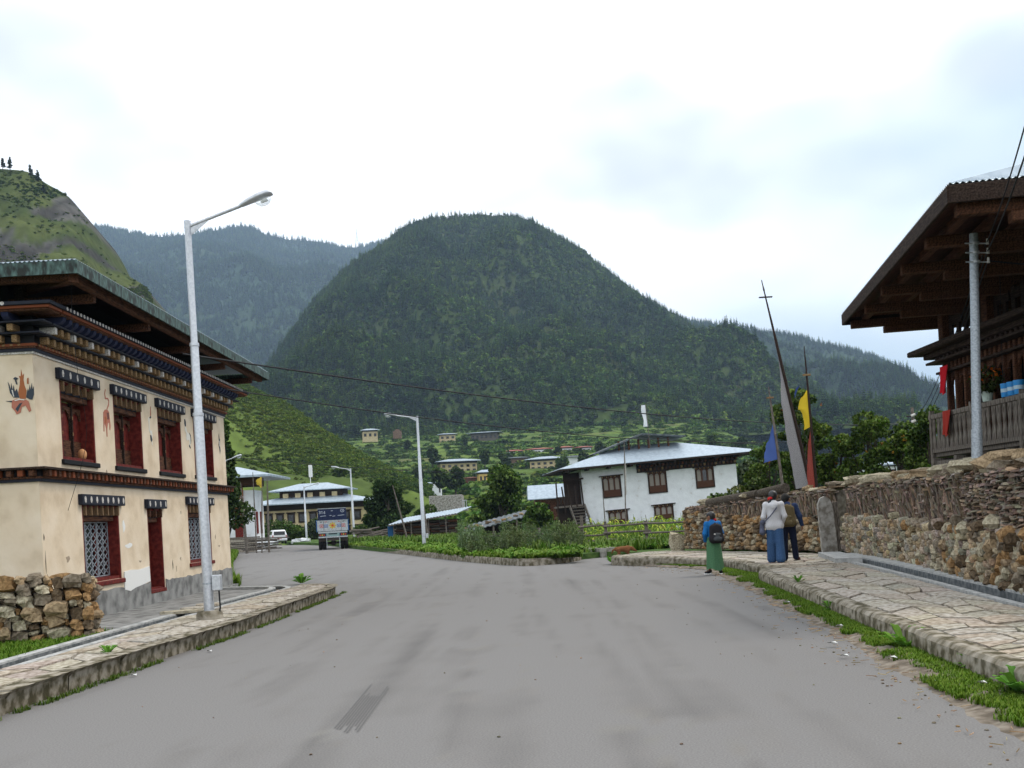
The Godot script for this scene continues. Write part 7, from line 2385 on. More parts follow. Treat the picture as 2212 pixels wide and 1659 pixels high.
func figure(where: Vector3, yaw: float, scale: float, label: String, j: Dictionary, skincol: Color) -> Node3D:
	# j: joints of a 1.7 m figure facing -z; body is one continuous skin
	var t := thing("person", Vector3.ZERO, label, "person", "people walking on the right")
	var b := MB.new()
	b.sm = 0
	var hd: Vector3 = j.head
	var f: Vector3 = j.face     # where the face points
	var side := Vector3.UP.cross(f).normalized()
	var bones := [[hd + Vector3(0, 0.035, 0) - f * 0.015, hd + Vector3(0, 0.02, 0) + f * 0.01, 0.092, 0.09], [hd - Vector3(0, 0.03, 0) + f * 0.02, hd - Vector3(0, 0.085, 0) + f * 0.05, 0.07, 0.042],
		[hd + f * 0.09 + Vector3(0, 0.0, 0), hd + f * 0.112 - Vector3(0, 0.03, 0), 0.012, 0.017], [hd - Vector3(0, 0.05, 0), j.neck, 0.055, 0.06], [j.neck, j.chest, 0.06, 0.1],
		[j.chest, j.pelvis, 0.105, 0.11]]
	for s in [-1.0, 1.0]:
		bones.append([hd + side * s * 0.088 + Vector3(0, 0.015, 0), hd + side * s * 0.092 - Vector3(0, 0.025, 0), 0.018, 0.014])
	for k in 2:
		bones.append([j.sh[k], j.el[k], 0.046, 0.04]); bones.append([j.el[k], j.wr[k], 0.038, 0.027])
		bones.append([j.chest, j.sh[k], 0.09, 0.05])
		bones.append([j.hip[k], j.kn[k], 0.075, 0.052]); bones.append([j.kn[k], j.an[k], 0.05, 0.036])
		bones.append([j.an[k], j.an[k] + Vector3(j.toe[k].x, -0.03, j.toe[k].z), 0.036, 0.03])
	skin(b, bones, 0.016, 0.03)
	for k in 2:
		var d: Vector3 = (j.wr[k] - j.el[k]).normalized()
		hand(b, j.wr[k], d, Vector3(1.0 if k == 0 else -1.0, 0, 0.1).slide(d).normalized())
	var body := part(t, "body", b.mesh(), mt(skincol, 0.6))
	for s in [-1.0, 1.0]:
		bx(body, "eye", hd + f * 0.088 + side * s * 0.034 + Vector3(0, 0.018, 0), Vector3(0.026, 0.012, 0.014), M.black, Basis.looking_at(f), 0.004)
	bx(body, "mouth", hd + f * 0.083 - Vector3(0, 0.055, 0), Vector3(0.045, 0.01, 0.02), mt(lin(0.25, 0.07, 0.06), 0.6), Basis.looking_at(f), 0.003)
	return t
func loft_part(t: Node3D, called: String, rings: Array, m: Material, cap := true) -> MeshInstance3D:
	var b := MB.new()
	b.sm = 0
	b.loft(rings, true, cap)
	return part(t, called, b.mesh(), m)
func shoe(t: Node3D, an: Vector3, toe: Vector3, m: Material, sole: Material) -> void:
	var d := Vector3(toe.x, 0, toe.z).normalized()
	var up := skin_mesh([[an + Vector3(0, -0.015, 0) - d * 0.02, an + d * 0.06 + Vector3(0, -0.045, 0), 0.044, 0.042], [an + d * 0.06 + Vector3(0, -0.045, 0), an + d * 0.155 + Vector3(0, -0.052, 0), 0.043, 0.034]], 0.012, 0.02)
	var s := part(t, "shoe", up, m)
	part(s, "sole", bmesh(Vector3(0.085, 0.026, 0.265), 0.012), sole, Transform3D(Basis(Vector3.UP.cross(d), Vector3.UP, d), an + d * 0.06 + Vector3(0, -0.092, 0)))
func backpack(called: String, xf: Transform3D, w: float, h: float, m: Material, m2: Material, label: String) -> void:
	var t := thing(called, Vector3.ZERO, label, "backpack")
	part(t, "bag", skin_mesh([[Vector3(-w * 0.3, 0.1, 0.05), Vector3(-w * 0.26, h - 0.1, 0.03), 0.1, 0.085], [Vector3(w * 0.3, 0.1, 0.05), Vector3(w * 0.26, h - 0.1, 0.03), 0.1, 0.085], [Vector3(-w * 0.28, 0.1, 0.05), Vector3(w * 0.28, 0.1, 0.05), 0.105, 0.105], [Vector3(0, 0.12, 0.05), Vector3(0, h - 0.07, 0.02), 0.11, 0.09]], 0.018, 0.05), m)
	part(t, "front_pocket", skin_mesh([[Vector3(-w * 0.22, 0.1, 0.135), Vector3(w * 0.22, 0.1, 0.135), 0.055, 0.055], [Vector3(-w * 0.2, h * 0.42, 0.12), Vector3(w * 0.2, h * 0.42, 0.12), 0.045, 0.045], [Vector3(0, 0.1, 0.135), Vector3(0, h * 0.42, 0.12), 0.055, 0.045]], 0.014, 0.04), m2)
	part(t, "badge", dot_mesh(0.024, 0.012), M.offwhite, Transform3D(Basis(), Vector3(-w * 0.22, h * 0.45, 0.155)))
	for s in [-1.0, 1.0]:
		rod(t, "strap", [Vector3(s * w * 0.24, h - 0.1, 0.0), Vector3(s * w * 0.25, h + 0.02, -0.07), Vector3(s * w * 0.27, h - 0.05, -0.17), Vector3(s * w * 0.3, h * 0.5, -0.2), Vector3(s * w * 0.36, 0.12, -0.05)], 0.022, m, 6)
	rod(t, "grab_loop", [Vector3(-0.04, h - 0.01, 0.0), Vector3(0, h + 0.035, 0.0), Vector3(0.04, h - 0.01, 0.0)], 0.01, m, 6)
	t.transform = xf
func hair_mesh(hd: Vector3, f: Vector3, tail: Array) -> ArrayMesh:
	var q := [[hd + Vector3(0, 0.05, 0) - f * 0.03, hd + Vector3(0, 0.045, 0) + f * 0.02, 0.102, 0.092], [hd - f * 0.045, hd - f * 0.05 - Vector3(0, 0.07, 0), 0.092, 0.07]]
	for i in tail.size() - 1:
		q.append([tail[i], tail[i + 1], 0.034, 0.028])
	return skin_mesh(q, 0.013, 0.03)

func build_people() -> void:
	var tan := lin(0.24, 0.12, 0.07)
	var hairm := mt(lin(0.010, 0.009, 0.010), 0.45)
	var redm := mt(lin(0.5, 0.02, 0.02), 0.8)
	# ---- schoolgirl on the road: blue jacket, long green skirt
	var f := Vector3(-0.75, -0.08, -0.65).normalized()
	var j := {"head": Vector3(-0.03, 1.57, -0.05), "face": f, "neck": Vector3(-0.01, 1.44, 0.0), "chest": Vector3(0, 1.28, 0.01), "pelvis": Vector3(0, 0.95, 0.0),
		"sh": [Vector3(-0.165, 1.38, 0.0), Vector3(0.165, 1.38, 0.0)], "el": [Vector3(-0.235, 1.12, 0.03), Vector3(0.235, 1.13, 0.02)], "wr": [Vector3(-0.19, 0.92, -0.12), Vector3(0.17, 0.95, -0.16)],
		"hip": [Vector3(-0.08, 0.92, 0), Vector3(0.08, 0.92, 0)], "kn": [Vector3(-0.1, 0.5, 0.02), Vector3(0.11, 0.5, 0.06)], "an": [Vector3(-0.13, 0.105, -0.02), Vector3(0.12, 0.105, 0.14)],
		"toe": [Vector3(-0.06, 0, -0.1), Vector3(0.05, 0, -0.1)]}
	var t := figure(Vector3.ZERO, 0, 1, "girl in a blue jacket and long green skirt walking away on the road", j, tan)
	var jk := tm(71, [lin(0.01, 0.10, 0.30), lin(0.015, 0.16, 0.42)], [0.3, 0.7], 0.3, 0.7, 0.03, 0.4)
	part(t, "jacket", skin_mesh([[j.chest + Vector3(0, 0.06, 0), Vector3(0, 0.95, 0), 0.145, 0.15, 0.8], [j.neck, j.neck - Vector3(0, 0.06, 0), 0.075, 0.09], [j.chest, j.sh[0], 0.11, 0.075], [j.chest, j.sh[1], 0.11, 0.075], [j.sh[0], j.el[0], 0.073, 0.066], [j.el[0], j.wr[0], 0.066, 0.047], [j.sh[1], j.el[1], 0.073, 0.066], [j.el[1], j.wr[1], 0.066, 0.047]], 0.018, 0.035), jk)
	# pleated skirt to the ankle, slit at the hem
	var sk := tm(72, [lin(0.05, 0.13, 0.065), lin(0.09, 0.20, 0.105)], [0.3, 0.7], 0.25, 0.9, 0.02, 0.3)
	var rg := []
	for q in [[0.14, 0.235, 0.215], [0.2, 0.235, 0.21], [0.35, 0.225, 0.2], [0.55, 0.215, 0.19], [0.75, 0.20, 0.175], [0.9, 0.185, 0.16], [1.0, 0.165, 0.14], [1.03, 0.15, 0.13]]:
		var ring := PackedVector3Array()
		for k in 40:
			var a := TAU * k / 40
			var fold := 1.0 + (0.06 * sin(a * 7.0 + q[0] * 2.0) + 0.035 * sin(a * 12.0)) * clampf(1.1 - q[0], 0, 1)
			ring.append(Vector3(cos(a) * q[1] * fold, q[0] + (0.035 * sin(a * 3.0 + 0.8) if q[0] < 0.16 else 0.0), sin(a) * q[2] * fold * 0.85 + 0.04 * (1.0 - q[0])))
		rg.append(ring)
	loft_part(t, "skirt", rg, sk, false)
	var h := part(t, "hair", hair_mesh(j.head, f, [j.head - f * 0.1 - Vector3(0, 0.05, 0), j.head - f * 0.11 - Vector3(0, 0.13, 0)]), hairm)
	part(h, "hair_tie", skin_mesh([[j.head - f * 0.1 - Vector3(0.02, 0.07, 0), j.head - f * 0.11 - Vector3(-0.02, 0.09, 0), 0.042, 0.04]], 0.014, 0.02), redm)
	for k in 2:
		shoe(t, j.an[k], j.toe[k], M.black, M.white)
	var xf := Transform3D(Basis(Vector3.UP, 0.12).scaled(Vector3.ONE * 0.885), V(4.83, 0.028, 25.4))
	t.transform = xf
	backpack("black_backpack", xf * Transform3D(Basis(Vector3(1, 0, 0), -0.06), Vector3(0.03, 0.86, 0.17)), 0.34, 0.52, mt(lin(0.018, 0.016, 0.018), 0.7), mt(lin(0.06, 0.065, 0.07), 0.7), "black and grey backpack worn over the girl's blue jacket")
	# ---- woman in a white hooded top and wide jeans
	f = Vector3(0.35, -0.05, -0.93).normalized()
	j = {"head": Vector3(0.01, 1.57, -0.03), "face": f, "neck": Vector3(0, 1.45, 0.0), "chest": Vector3(0, 1.28, 0.01), "pelvis": Vector3(0, 0.95, 0.0),
		"sh": [Vector3(-0.175, 1.385, 0.0), Vector3(0.175, 1.385, 0.0)], "el": [Vector3(-0.25, 1.10, 0.04), Vector3(0.245, 1.11, 0.03)], "wr": [Vector3(-0.2, 0.93, -0.13), Vector3(0.21, 0.95, -0.15)],
		"hip": [Vector3(-0.085, 0.93, 0), Vector3(0.085, 0.93, 0)], "kn": [Vector3(-0.09, 0.5, -0.02), Vector3(0.1, 0.5, 0.06)], "an": [Vector3(-0.08, 0.105, -0.1), Vector3(0.1, 0.105, 0.13)],
		"toe": [Vector3(-0.02, 0, -0.1), Vector3(0.05, 0, -0.1)]}
	t = figure(Vector3.ZERO, 0, 1, "woman in a white hooded top and wide blue jeans walking on the pavement", j, tan)
	var wt := tm(73, [lin(0.50, 0.50, 0.52), lin(0.62, 0.62, 0.64)], [0.3, 0.7], 0.3, 0.9, 0.03, 0.5)
	part(t, "hooded_top", skin_mesh([[j.chest + Vector3(0, 0.05, 0), Vector3(0, 0.98, 0), 0.15, 0.165, 0.78], [j.neck - Vector3(0, 0.03, -0.05), j.neck - Vector3(0, 0.1, -0.09), 0.085, 0.1], [Vector3(-0.07, 1.38, 0.08), Vector3(0.07, 1.38, 0.08), 0.07, 0.07], [j.chest, j.sh[0], 0.12, 0.078], [j.chest, j.sh[1], 0.12, 0.078], [j.sh[0], j.el[0], 0.064, 0.056], [j.el[0], j.wr[0], 0.056, 0.045], [j.sh[1], j.el[1], 0.064, 0.056], [j.el[1], j.wr[1], 0.056, 0.045], [Vector3(-0.09, 0.89, 0.01), Vector3(0.09, 0.89, 0.01), 0.135, 0.135, 1.0]], 0.018, 0.035), wt)
	var jn := tm(74, [lin(0.028, 0.065, 0.15), lin(0.055, 0.115, 0.23)], [0.3, 0.7], 0.35, 0.9, 0.03, 0.3)
	part(t, "jeans", skin_mesh([[Vector3(-0.07, 0.92, 0), Vector3(0.07, 0.92, 0), 0.125, 0.125], [j.hip[0], j.kn[0], 0.115, 0.098], [j.kn[0], j.an[0] - Vector3(0, 0.0, 0), 0.098, 0.115], [j.hip[1], j.kn[1], 0.115, 0.098], [j.kn[1], j.an[1], 0.098, 0.115]], 0.018, 0.025), jn)
	h = part(t, "hair", hair_mesh(j.head, f, [j.head - f * 0.1 + Vector3(-0.03, -0.03, 0), j.head - f * 0.12 + Vector3(-0.06, -0.12, 0), j.head - f * 0.11 + Vector3(-0.05, -0.2, 0)]), hairm)
	part(h, "hair_tie", skin_mesh([[j.head - f * 0.1 + Vector3(-0.07, -0.05, 0), j.head - f * 0.11 + Vector3(-0.02, -0.03, 0), 0.04, 0.04]], 0.014, 0.02), redm)
	for k in 2:
		shoe(t, j.an[k], j.toe[k], mt(lin(0.25, 0.06, 0.03), 0.6), mt(lin(0.2, 0.06, 0.03), 0.7))
	xf = Transform3D(Basis(Vector3.UP, -0.15).scaled(Vector3.ONE * 1.0), V(6.2, 0.252, 24.9))
	t.transform = xf
	var bg := thing("shoulder_bag", Vector3.ZERO, "grey-blue cloth shoulder bag hanging at the woman's left hip", "bag")
	var bagm := tm(75, [lin(0.07, 0.075, 0.11), lin(0.11, 0.12, 0.17)], [0.3, 0.7], 0.2, 0.9, 0.03)
	part(bg, "pouch", skin_mesh([[Vector3(-0.27, 0.98, 0.06), Vector3(-0.22, 0.98, -0.1), 0.05, 0.05], [Vector3(-0.29, 0.74, 0.07), Vector3(-0.24, 0.74, -0.1), 0.06, 0.06], [Vector3(-0.28, 0.98, 0), Vector3(-0.29, 0.74, 0), 0.05, 0.06]], 0.018, 0.05), bagm)
	rod(bg, "strap", [Vector3(-0.24, 0.98, 0.1), Vector3(-0.1, 1.12, 0.18), Vector3(0.05, 1.3, 0.175), Vector3(0.1, 1.46, 0.06), Vector3(0.08, 1.42, -0.1), Vector3(-0.1, 1.1, -0.17), Vector3(-0.22, 0.98, -0.1)], 0.014, bagm, 6)
	bg.transform = xf
	# ---- boy in dark blue with a khaki backpack, leaning forward
	f = Vector3(0.5, -0.25, -0.83).normalized()
	j = {"head": Vector3(-0.02, 1.54, -0.12), "face": f, "neck": Vector3(0, 1.43, -0.05), "chest": Vector3(0, 1.27, -0.02), "pelvis": Vector3(0, 0.95, 0.02),
		"sh": [Vector3(-0.175, 1.38, -0.03), Vector3(0.18, 1.37, -0.03)], "el": [Vector3(-0.26, 1.12, 0.0), Vector3(0.285, 1.12, 0.02)], "wr": [Vector3(-0.22, 0.92, -0.12), Vector3(0.33, 0.9, -0.05)],
		"hip": [Vector3(-0.085, 0.93, 0.02), Vector3(0.085, 0.93, 0.02)], "kn": [Vector3(-0.1, 0.5, 0.05), Vector3(0.12, 0.5, -0.03)], "an": [Vector3(-0.1, 0.105, 0.14), Vector3(0.15, 0.105, -0.08)],
		"toe": [Vector3(0.0, 0, -0.1), Vector3(0.05, 0, -0.1)]}
	t = figure(Vector3.ZERO, 0, 1, "boy in dark blue jacket and trousers with a khaki backpack beside the woman", j, tan)
	var nb := tm(76, [lin(0.016, 0.028, 0.075), lin(0.028, 0.048, 0.11)], [0.3, 0.7], 0.3, 0.85, 0.03, 0.4)
	part(t, "jacket", skin_mesh([[j.chest + Vector3(0, 0.05, 0), Vector3(0, 0.96, 0.02), 0.15, 0.155, 0.8], [j.neck, j.neck - Vector3(0, 0.06, 0), 0.075, 0.09], [j.chest, j.sh[0], 0.115, 0.078], [j.chest, j.sh[1], 0.115, 0.078], [j.sh[0], j.el[0], 0.076, 0.066], [j.el[0], j.wr[0], 0.066, 0.048], [j.sh[1], j.el[1], 0.076, 0.066], [j.el[1], j.wr[1], 0.066, 0.048]], 0.018, 0.035), nb)
	part(t, "trousers", skin_mesh([[Vector3(-0.07, 0.92, 0.02), Vector3(0.07, 0.92, 0.02), 0.12, 0.12], [j.hip[0], j.kn[0], 0.1, 0.08], [j.kn[0], j.an[0], 0.08, 0.075], [j.hip[1], j.kn[1], 0.1, 0.08], [j.kn[1], j.an[1], 0.08, 0.075]], 0.018, 0.025), mt(lin(0.012, 0.016, 0.036), 0.85))
	part(t, "hair", hair_mesh(j.head, f, []), mt(lin(0.02, 0.018, 0.016), 0.6))
	for k in 2:
		shoe(t, j.an[k], j.toe[k], mt(lin(0.08, 0.03, 0.02), 0.6), M.black)
	xf = Transform3D(Basis(Vector3.UP, -0.3).scaled(Vector3.ONE * 0.965), V(6.63, 0.252, 25.3))
	t.transform = xf
	backpack("khaki_backpack", xf * Transform3D(Basis(Vector3(1, 0, 0), -0.1), Vector3(0.0, 0.87, 0.17)), 0.36, 0.54, mt(lin(0.10, 0.075, 0.035), 0.8), mt(lin(0.14, 0.11, 0.055), 0.8), "khaki brown backpack on the boy in dark blue")
	# ---- shaggy brown dog nosing along the culvert
	var dg := thing("dog", Vector3.ZERO, "shaggy rust-brown dog standing head down at the pavement bend", "dog")
	var fur := tm(77, [lin(0.09, 0.035, 0.015), lin(0.19, 0.08, 0.035), lin(0.27, 0.13, 0.06)], [0.25, 0.5, 0.8], 0.12, 0.95, 0.03, 1.0)
	part(dg, "body", skin_mesh([[Vector3(0.16, 0.33, 0), Vector3(-0.18, 0.33, 0), 0.105, 0.085], [Vector3(0.16, 0.29, 0), Vector3(0.14, 0.31, 0), 0.11, 0.1],
		[Vector3(0.2, 0.37, 0), Vector3(0.34, 0.33, 0.02), 0.075, 0.055], [Vector3(0.34, 0.33, 0.02), Vector3(0.4, 0.29, 0.03), 0.066, 0.05], [Vector3(0.4, 0.29, 0.03), Vector3(0.48, 0.24, 0.04), 0.036, 0.024],
		[Vector3(0.33, 0.37, 0.07), Vector3(0.32, 0.31, 0.09), 0.02, 0.012], [Vector3(0.33, 0.37, -0.05), Vector3(0.32, 0.31, -0.07), 0.02, 0.012],
		[Vector3(0.18, 0.28, 0.06), Vector3(0.19, 0.16, 0.06), 0.05, 0.032], [Vector3(0.19, 0.16, 0.06), Vector3(0.18, 0.02, 0.06), 0.03, 0.024],
		[Vector3(0.16, 0.28, -0.06), Vector3(0.2, 0.16, -0.06), 0.05, 0.032], [Vector3(0.2, 0.16, -0.06), Vector3(0.23, 0.02, -0.06), 0.03, 0.024],
		[Vector3(-0.17, 0.31, 0.06), Vector3(-0.13, 0.2, 0.065), 0.062, 0.042], [Vector3(-0.13, 0.2, 0.065), Vector3(-0.22, 0.12, 0.065), 0.036, 0.026], [Vector3(-0.22, 0.12, 0.065), Vector3(-0.2, 0.02, 0.065), 0.026, 0.023],
		[Vector3(-0.17, 0.31, -0.06), Vector3(-0.1, 0.2, -0.065), 0.062, 0.042], [Vector3(-0.1, 0.2, -0.065), Vector3(-0.17, 0.12, -0.065), 0.036, 0.026], [Vector3(-0.17, 0.12, -0.065), Vector3(-0.14, 0.02, -0.065), 0.026, 0.023],
		[Vector3(-0.24, 0.36, 0), Vector3(-0.34, 0.3, 0), 0.03, 0.028], [Vector3(-0.34, 0.3, 0), Vector3(-0.38, 0.2, 0), 0.032, 0.018]], 0.015, 0.03), fur)
	part(dg, "nose", skin_mesh([[Vector3(0.49, 0.235, 0.04), Vector3(0.5, 0.235, 0.04), 0.016, 0.015]], 0.008, 0.01), M.black)
	for s in [-1.0, 1.0]:
		bx(dg, "eye", Vector3(0.4, 0.325, 0.03 + s * 0.04), Vector3(0.016, 0.014, 0.014), M.black, Basis(), 0.004)
	dg.transform = Transform3D(Basis(Vector3.UP, 0.15).scaled(Vector3.ONE * 1.0), V(3.75, 0.02, 36.3))

# ------------------------------------------------------------------ sheds, fences, garden
func build_yard() -> void:
	stone_kit()
	# woodshed with a tin roof over stacked firewood
	var t := thing("woodshed", at(915, 1165, 86), "open woodshed with a pale tin roof over stacked firewood", "shed")
	var fl := at(838, 1134, 86)
	var fr_ := at(988, 1108, 86)
	var up := Vector3(1.1, 0.55, -4.5)
	part(t, "roof", corrugated(fl, fr_, fr_ + up, fl + up, 0.25, 0.03, 0.02), M.tin)
	for k in 4:
		var a := fl.lerp(fr_, (k + 0.3) / 4.0)
		rod(t, "post", [Vector3(a.x, 0.1, a.z - 0.3), a + Vector3(0, -0.03, -0.3)], 0.06, M.greywood, 6)
	beam(t, "eave_pole", fl + Vector3(0, -0.08, 0), fr_ + Vector3(0, -0.08, 0), 0.09, 0.09, M.greywood)
	for r in 7:
		for k in 7:
			var y := 0.32 + r * 0.21 + rf(-0.03, 0.03)
			var x := fl.x + 0.9 + k * 0.72 + rf(-0.1, 0.1)
			if y > lerpf(fl.y, fr_.y, (x - fl.x) / (fr_.x - fl.x)) - 0.2:
				continue
			rod(t, "log", [Vector3(x - 0.4, y, fl.z - 0.8 + rf(-0.2, 0.2)), Vector3(x + 0.4, y + rf(-0.04, 0.04), fl.z - 0.8 + rf(-0.2, 0.2))], rf(0.07, 0.12), M.bark if (r + k) % 3 else M.brownwood, 7)
	bb(t, "back_wall", Vector3(fl.x + 0.4, 0.1, fl.z - 2.2), Vector3(fr_.x - 0.1, 1.7, fl.z - 2.4), M.darkwood)
	bx(t, "blue_sheet", Vector3(fl.x + 0.15, 0.8, fl.z - 0.5), Vector3(0.5, 1.2, 0.06), mt(lin(0.02, 0.09, 0.22), 0.6), Basis(Vector3.UP, 0.3))
	# low shed, roof weighted with stones
	t = thing("stone_weighted_shed", at(1065, 1165, 70), "low shed whose sloping roof is weighted with stones, beside the bushes", "shed")
	fl = at(995, 1152, 70)
	fr_ = at(1128, 1117, 70)
	up = Vector3(0.4, 0.5, -3.2)
	part(t, "roof", corrugated(fl, fr_, fr_ + up, fl + up, 0.35, 0.03, 0.05), M.darktin)
	for k in 11:
		var p := fl.lerp(fr_, (k + 0.5) / 11.0) + up * rf(0.02, 0.5)
		part(t, "roof_stone", cache.stones[k % 8], M.stones[k % 5], Transform3D(Basis(Vector3.UP, rf(0, 6)).scaled(Vector3(0.28, 0.14, 0.22) * rf(0.8, 1.4)), p + Vector3(0, 0.07, 0)))
	for k in 3:
		var a := fl.lerp(fr_, 0.15 + k * 0.38)
		bx(t, "post", Vector3(a.x, (a.y + 0.1) * 0.5, a.z - 0.2), Vector3(0.12, a.y - 0.1, 0.12), M.greywood)
	bb(t, "back_wall", Vector3(fl.x + 0.3, 0.1, fl.z - 2.8), Vector3(fr_.x, 1.2, fl.z - 3.0), M.darkwood)
	# heap of old timber left of the woodshed
	t = thing("timber_heap", at(815, 1172, 92), "heap of grey old timber left of the woodshed", "timber heap")
	for k in 14:
		var p := at(785 + rf(0, 70), 1172, 92)
		p.y = 0.3 + rf(0, 0.9)
		var a := rf(-0.25, 0.25)
		rod(t, "log", [p - Vector3(rf(0.6, 1.4), a, rf(-0.6, 0.6)), p + Vector3(rf(0.6, 1.4), a, rf(-0.4, 0.4))], rf(0.06, 0.11), M.greywood, 6)
	t = thing("roadside_timber", V(-19.6, 0.1, 77), "long grey planks stacked below the narrow white house", "timber heap")
	for k in 16:
		var p := V(-19.6 + rf(-1.6, 1.6), 0.25 + (k % 5) * 0.2, 77 + rf(-0.6, 0.6))
		beam(t, "plank", p - Vector3(rf(0.8, 1.7), rf(-0.08, 0.08), rf(-0.3, 0.3)), p + Vector3(rf(0.8, 1.7), rf(-0.08, 0.08), rf(-0.3, 0.3)), 0.22, 0.09, M.greywood)
	# pole fence round the maize
	t = thing("pole_fence", V(3.4, 0.2, 45.5), "rough pole fence of weathered rails in front of the maize", "fence")
	var posts := [V(-0.9, 0.2, 47.5), V(1.2, 0.2, 46.6), V(3.0, 0.2, 45.6), V(4.0, 0.2, 44.8), V(5.6, 0.2, 43.9), V(7.2, 0.2, 43.0), V(8.9, 0.2, 42.4)]
	for k in posts.size():
		var h: float = [0.8, 0.9, 1.35, 1.05, 1.0, 1.15, 1.5][k]
		rod(t, "post", [posts[k] - Vector3(0, 0.15, 0), posts[k] + Vector3(rf(-0.06, 0.06), h, 0)], [0.08, 0.065], M.greywood, 7)
	for k in posts.size() - 1:
		for r in ([0.62] if k < 2 else [0.24, 0.52, 0.86]):
			var a: Vector3 = posts[k] + Vector3(-0.15, r + rf(-0.06, 0.06), 0.07)
			var b: Vector3 = posts[k + 1] + Vector3(0.15, r + rf(-0.06, 0.06), 0.07)
			rod(t, "rail", [a, a.lerp(b, 0.5) + Vector3(0, rf(-0.03, 0.03), 0), b], [0.05, 0.045, 0.05], M.greywood, 6)
	rod(t, "brace", [V(3.0, 0.95, 45.5), V(1.9, 0.4, 46.0)], 0.045, M.greywood, 6)
	rod(t, "brace", [V(2.6, 0.28, 45.2), V(0.6, 0.25, 45.0)], 0.055, M.greywood, 6)
	# poles standing about the yard
	for q in [[1352, 1140, 1348, 948, 78, 0.06, "tall thin pole wrapped in white cloth in front of the farmhouse"], [1308, 1140, 1302, 1062, 70, 0.05, "thin grey stake before the farmhouse wall left of the tall white pole"], [1477, 1140, 1475, 1108, 60, 0.09, "stout dark post at the right end of the maize garden"],
			[1400, 1140, 1394, 1112, 60, 0.04, "short thin stake among the maize"], [872, 1135, 848, 1048, 80, 0.09, "leaning grey pole rising beside the woodshed"], [920, 1130, 911, 1068, 84, 0.11, "pale pole behind the street lamp at the woodshed"],
			[697, 1140, 695, 1098, 120, 0.08, "pale pole behind the lorry"], [800, 1135, 799, 1109, 120, 0.09, "short white marker pole behind the vans"],
			[528, 1135, 519, 1042, 70, 0.13, "grey pole wrapped in a pale prayer banner beside the narrow white house"], [552, 1140, 546, 1020, 70, 0.06, "dark thin pole before the narrow white house"], [566, 1140, 566, 1030, 70, 0.06, "thin pole with a small yellow cloth at its top"], [580, 1140, 577, 1035, 70, 0.1, "brown pole wrapped in dark cloth before the narrow white house"]]:
		var top := at(q[2], q[3], q[4])
		var bt := at(q[0], q[1], q[4])
		bt = top + (bt - top) * ((top.y - 0.1) / maxf(0.1, top.y - bt.y))
		var g := thing("wooden_pole", bt, q[6], "pole", "poles standing about the yards")
		rod(g, "shaft", [bt, bt.lerp(top, 0.6), top], [q[5] * 0.8, q[5] * 0.7, q[5] * 0.35], M.greywood, 7)
		if "white cloth" in q[6] or "banner" in q[6]:
			banner(g, "banner_cloth", [top, bt], 0.12, 0.6, [0.03, 0.09, 0.12, 0.1], Vector3(1, -0.2, 0.3).normalized(), M.offwhite)
		if "yellow" in q[6]:
			banner(g, "yellow_cloth", [top, bt], 0.0, 0.14, [0.1, 0.4, 0.35, 0.05], Vector3(-1, 0, 0.2).normalized(), mt(lin(0.55, 0.40, 0.05), 0.9))
	# coloured cloths strung by the garden post
	t = thing("cloth_string", at(1418, 1140, 60), "string of small blue, yellow, green and red cloths by the garden post", "cloth string")
	var ca := at(1418, 1136, 60)
	var cb := at(1500, 1128, 60)
	rod(t, "cord", [ca, ca.lerp(cb, 0.5) - Vector3(0, 0.12, 0), cb], 0.012, M.wire, 4)
	var cols := [lin(0.05, 0.12, 0.35), lin(0.5, 0.36, 0.05), lin(0.05, 0.2, 0.09), lin(0.45, 0.05, 0.04), lin(0.6, 0.6, 0.6)]
	for k in 8:
		var p := ca.lerp(cb, (k + 0.5) / 8.0) - Vector3(0, 0.1, 0)
		bx(t, "cloth", p - Vector3(0, 0.12, 0), Vector3(0.22, 0.26, 0.012), mt(cols[k % 5], 0.9), Basis(Vector3.UP, rf(-0.4, 0.4)))
	# maize
	var mz := thing("maize_plant", Vector3.ZERO, "yellow-green maize plant behind the pole fence", "maize", "maize plants behind the pole fence")
	var b := MB.new()
	b.sm = 0
	b.tube([Vector3.ZERO, Vector3(0.02, 0.6, 0), Vector3(0, 1.1, 0.02)], [0.018, 0.014, 0.006], 6)
	part(mz, "stem", b.mesh(), mt(lin(0.13, 0.18, 0.045), 0.7))
	for k in 8:
		var lv := MB.new()
		lv.sm = 0
		var a := k * 2.5
		var d := Vector3(cos(a), 0, sin(a))
		var w := Vector3(-d.z, 0, d.x)
		var y := 0.15 + k * 0.11
		var rows := []
		for i in 6:
			var s := i / 5.0
			var p := Vector3(0, y, 0) + d * (0.42 * s) + Vector3(0, 0.34 * s - 0.5 * s * s, 0)
			var ww := 0.035 * sin(PI * clampf(s * 0.85 + 0.12, 0, 1))
			rows.append(PackedVector3Array([p - w * ww, p - Vector3(0, 0.008, 0), p + w * ww]))
		lv.col = [Color(0.30, 0.38, 0.06), Color(0.40, 0.42, 0.09), Color(0.22, 0.33, 0.05)][k % 3]
		lv.loft(rows, false, false)
		part(mz, "leaf", lv.mesh(), M.leaf)
	mz.transform = Transform3D(Basis(), V(4.2, 0.2, 46.2))
	for k in 75:
		copy_of(mz, Transform3D(Basis(Vector3.UP, rf(0, TAU)).scaled(Vector3.ONE * rf(0.85, 1.25)), V(3.2 + rf(0, 6.8), 0.2, 44.9 + rf(0, 6.5) + (1.2 if k % 2 else 0.0))))
	# grey-green wormwood and nettles along the fence
	var xs := []
	var cs := []
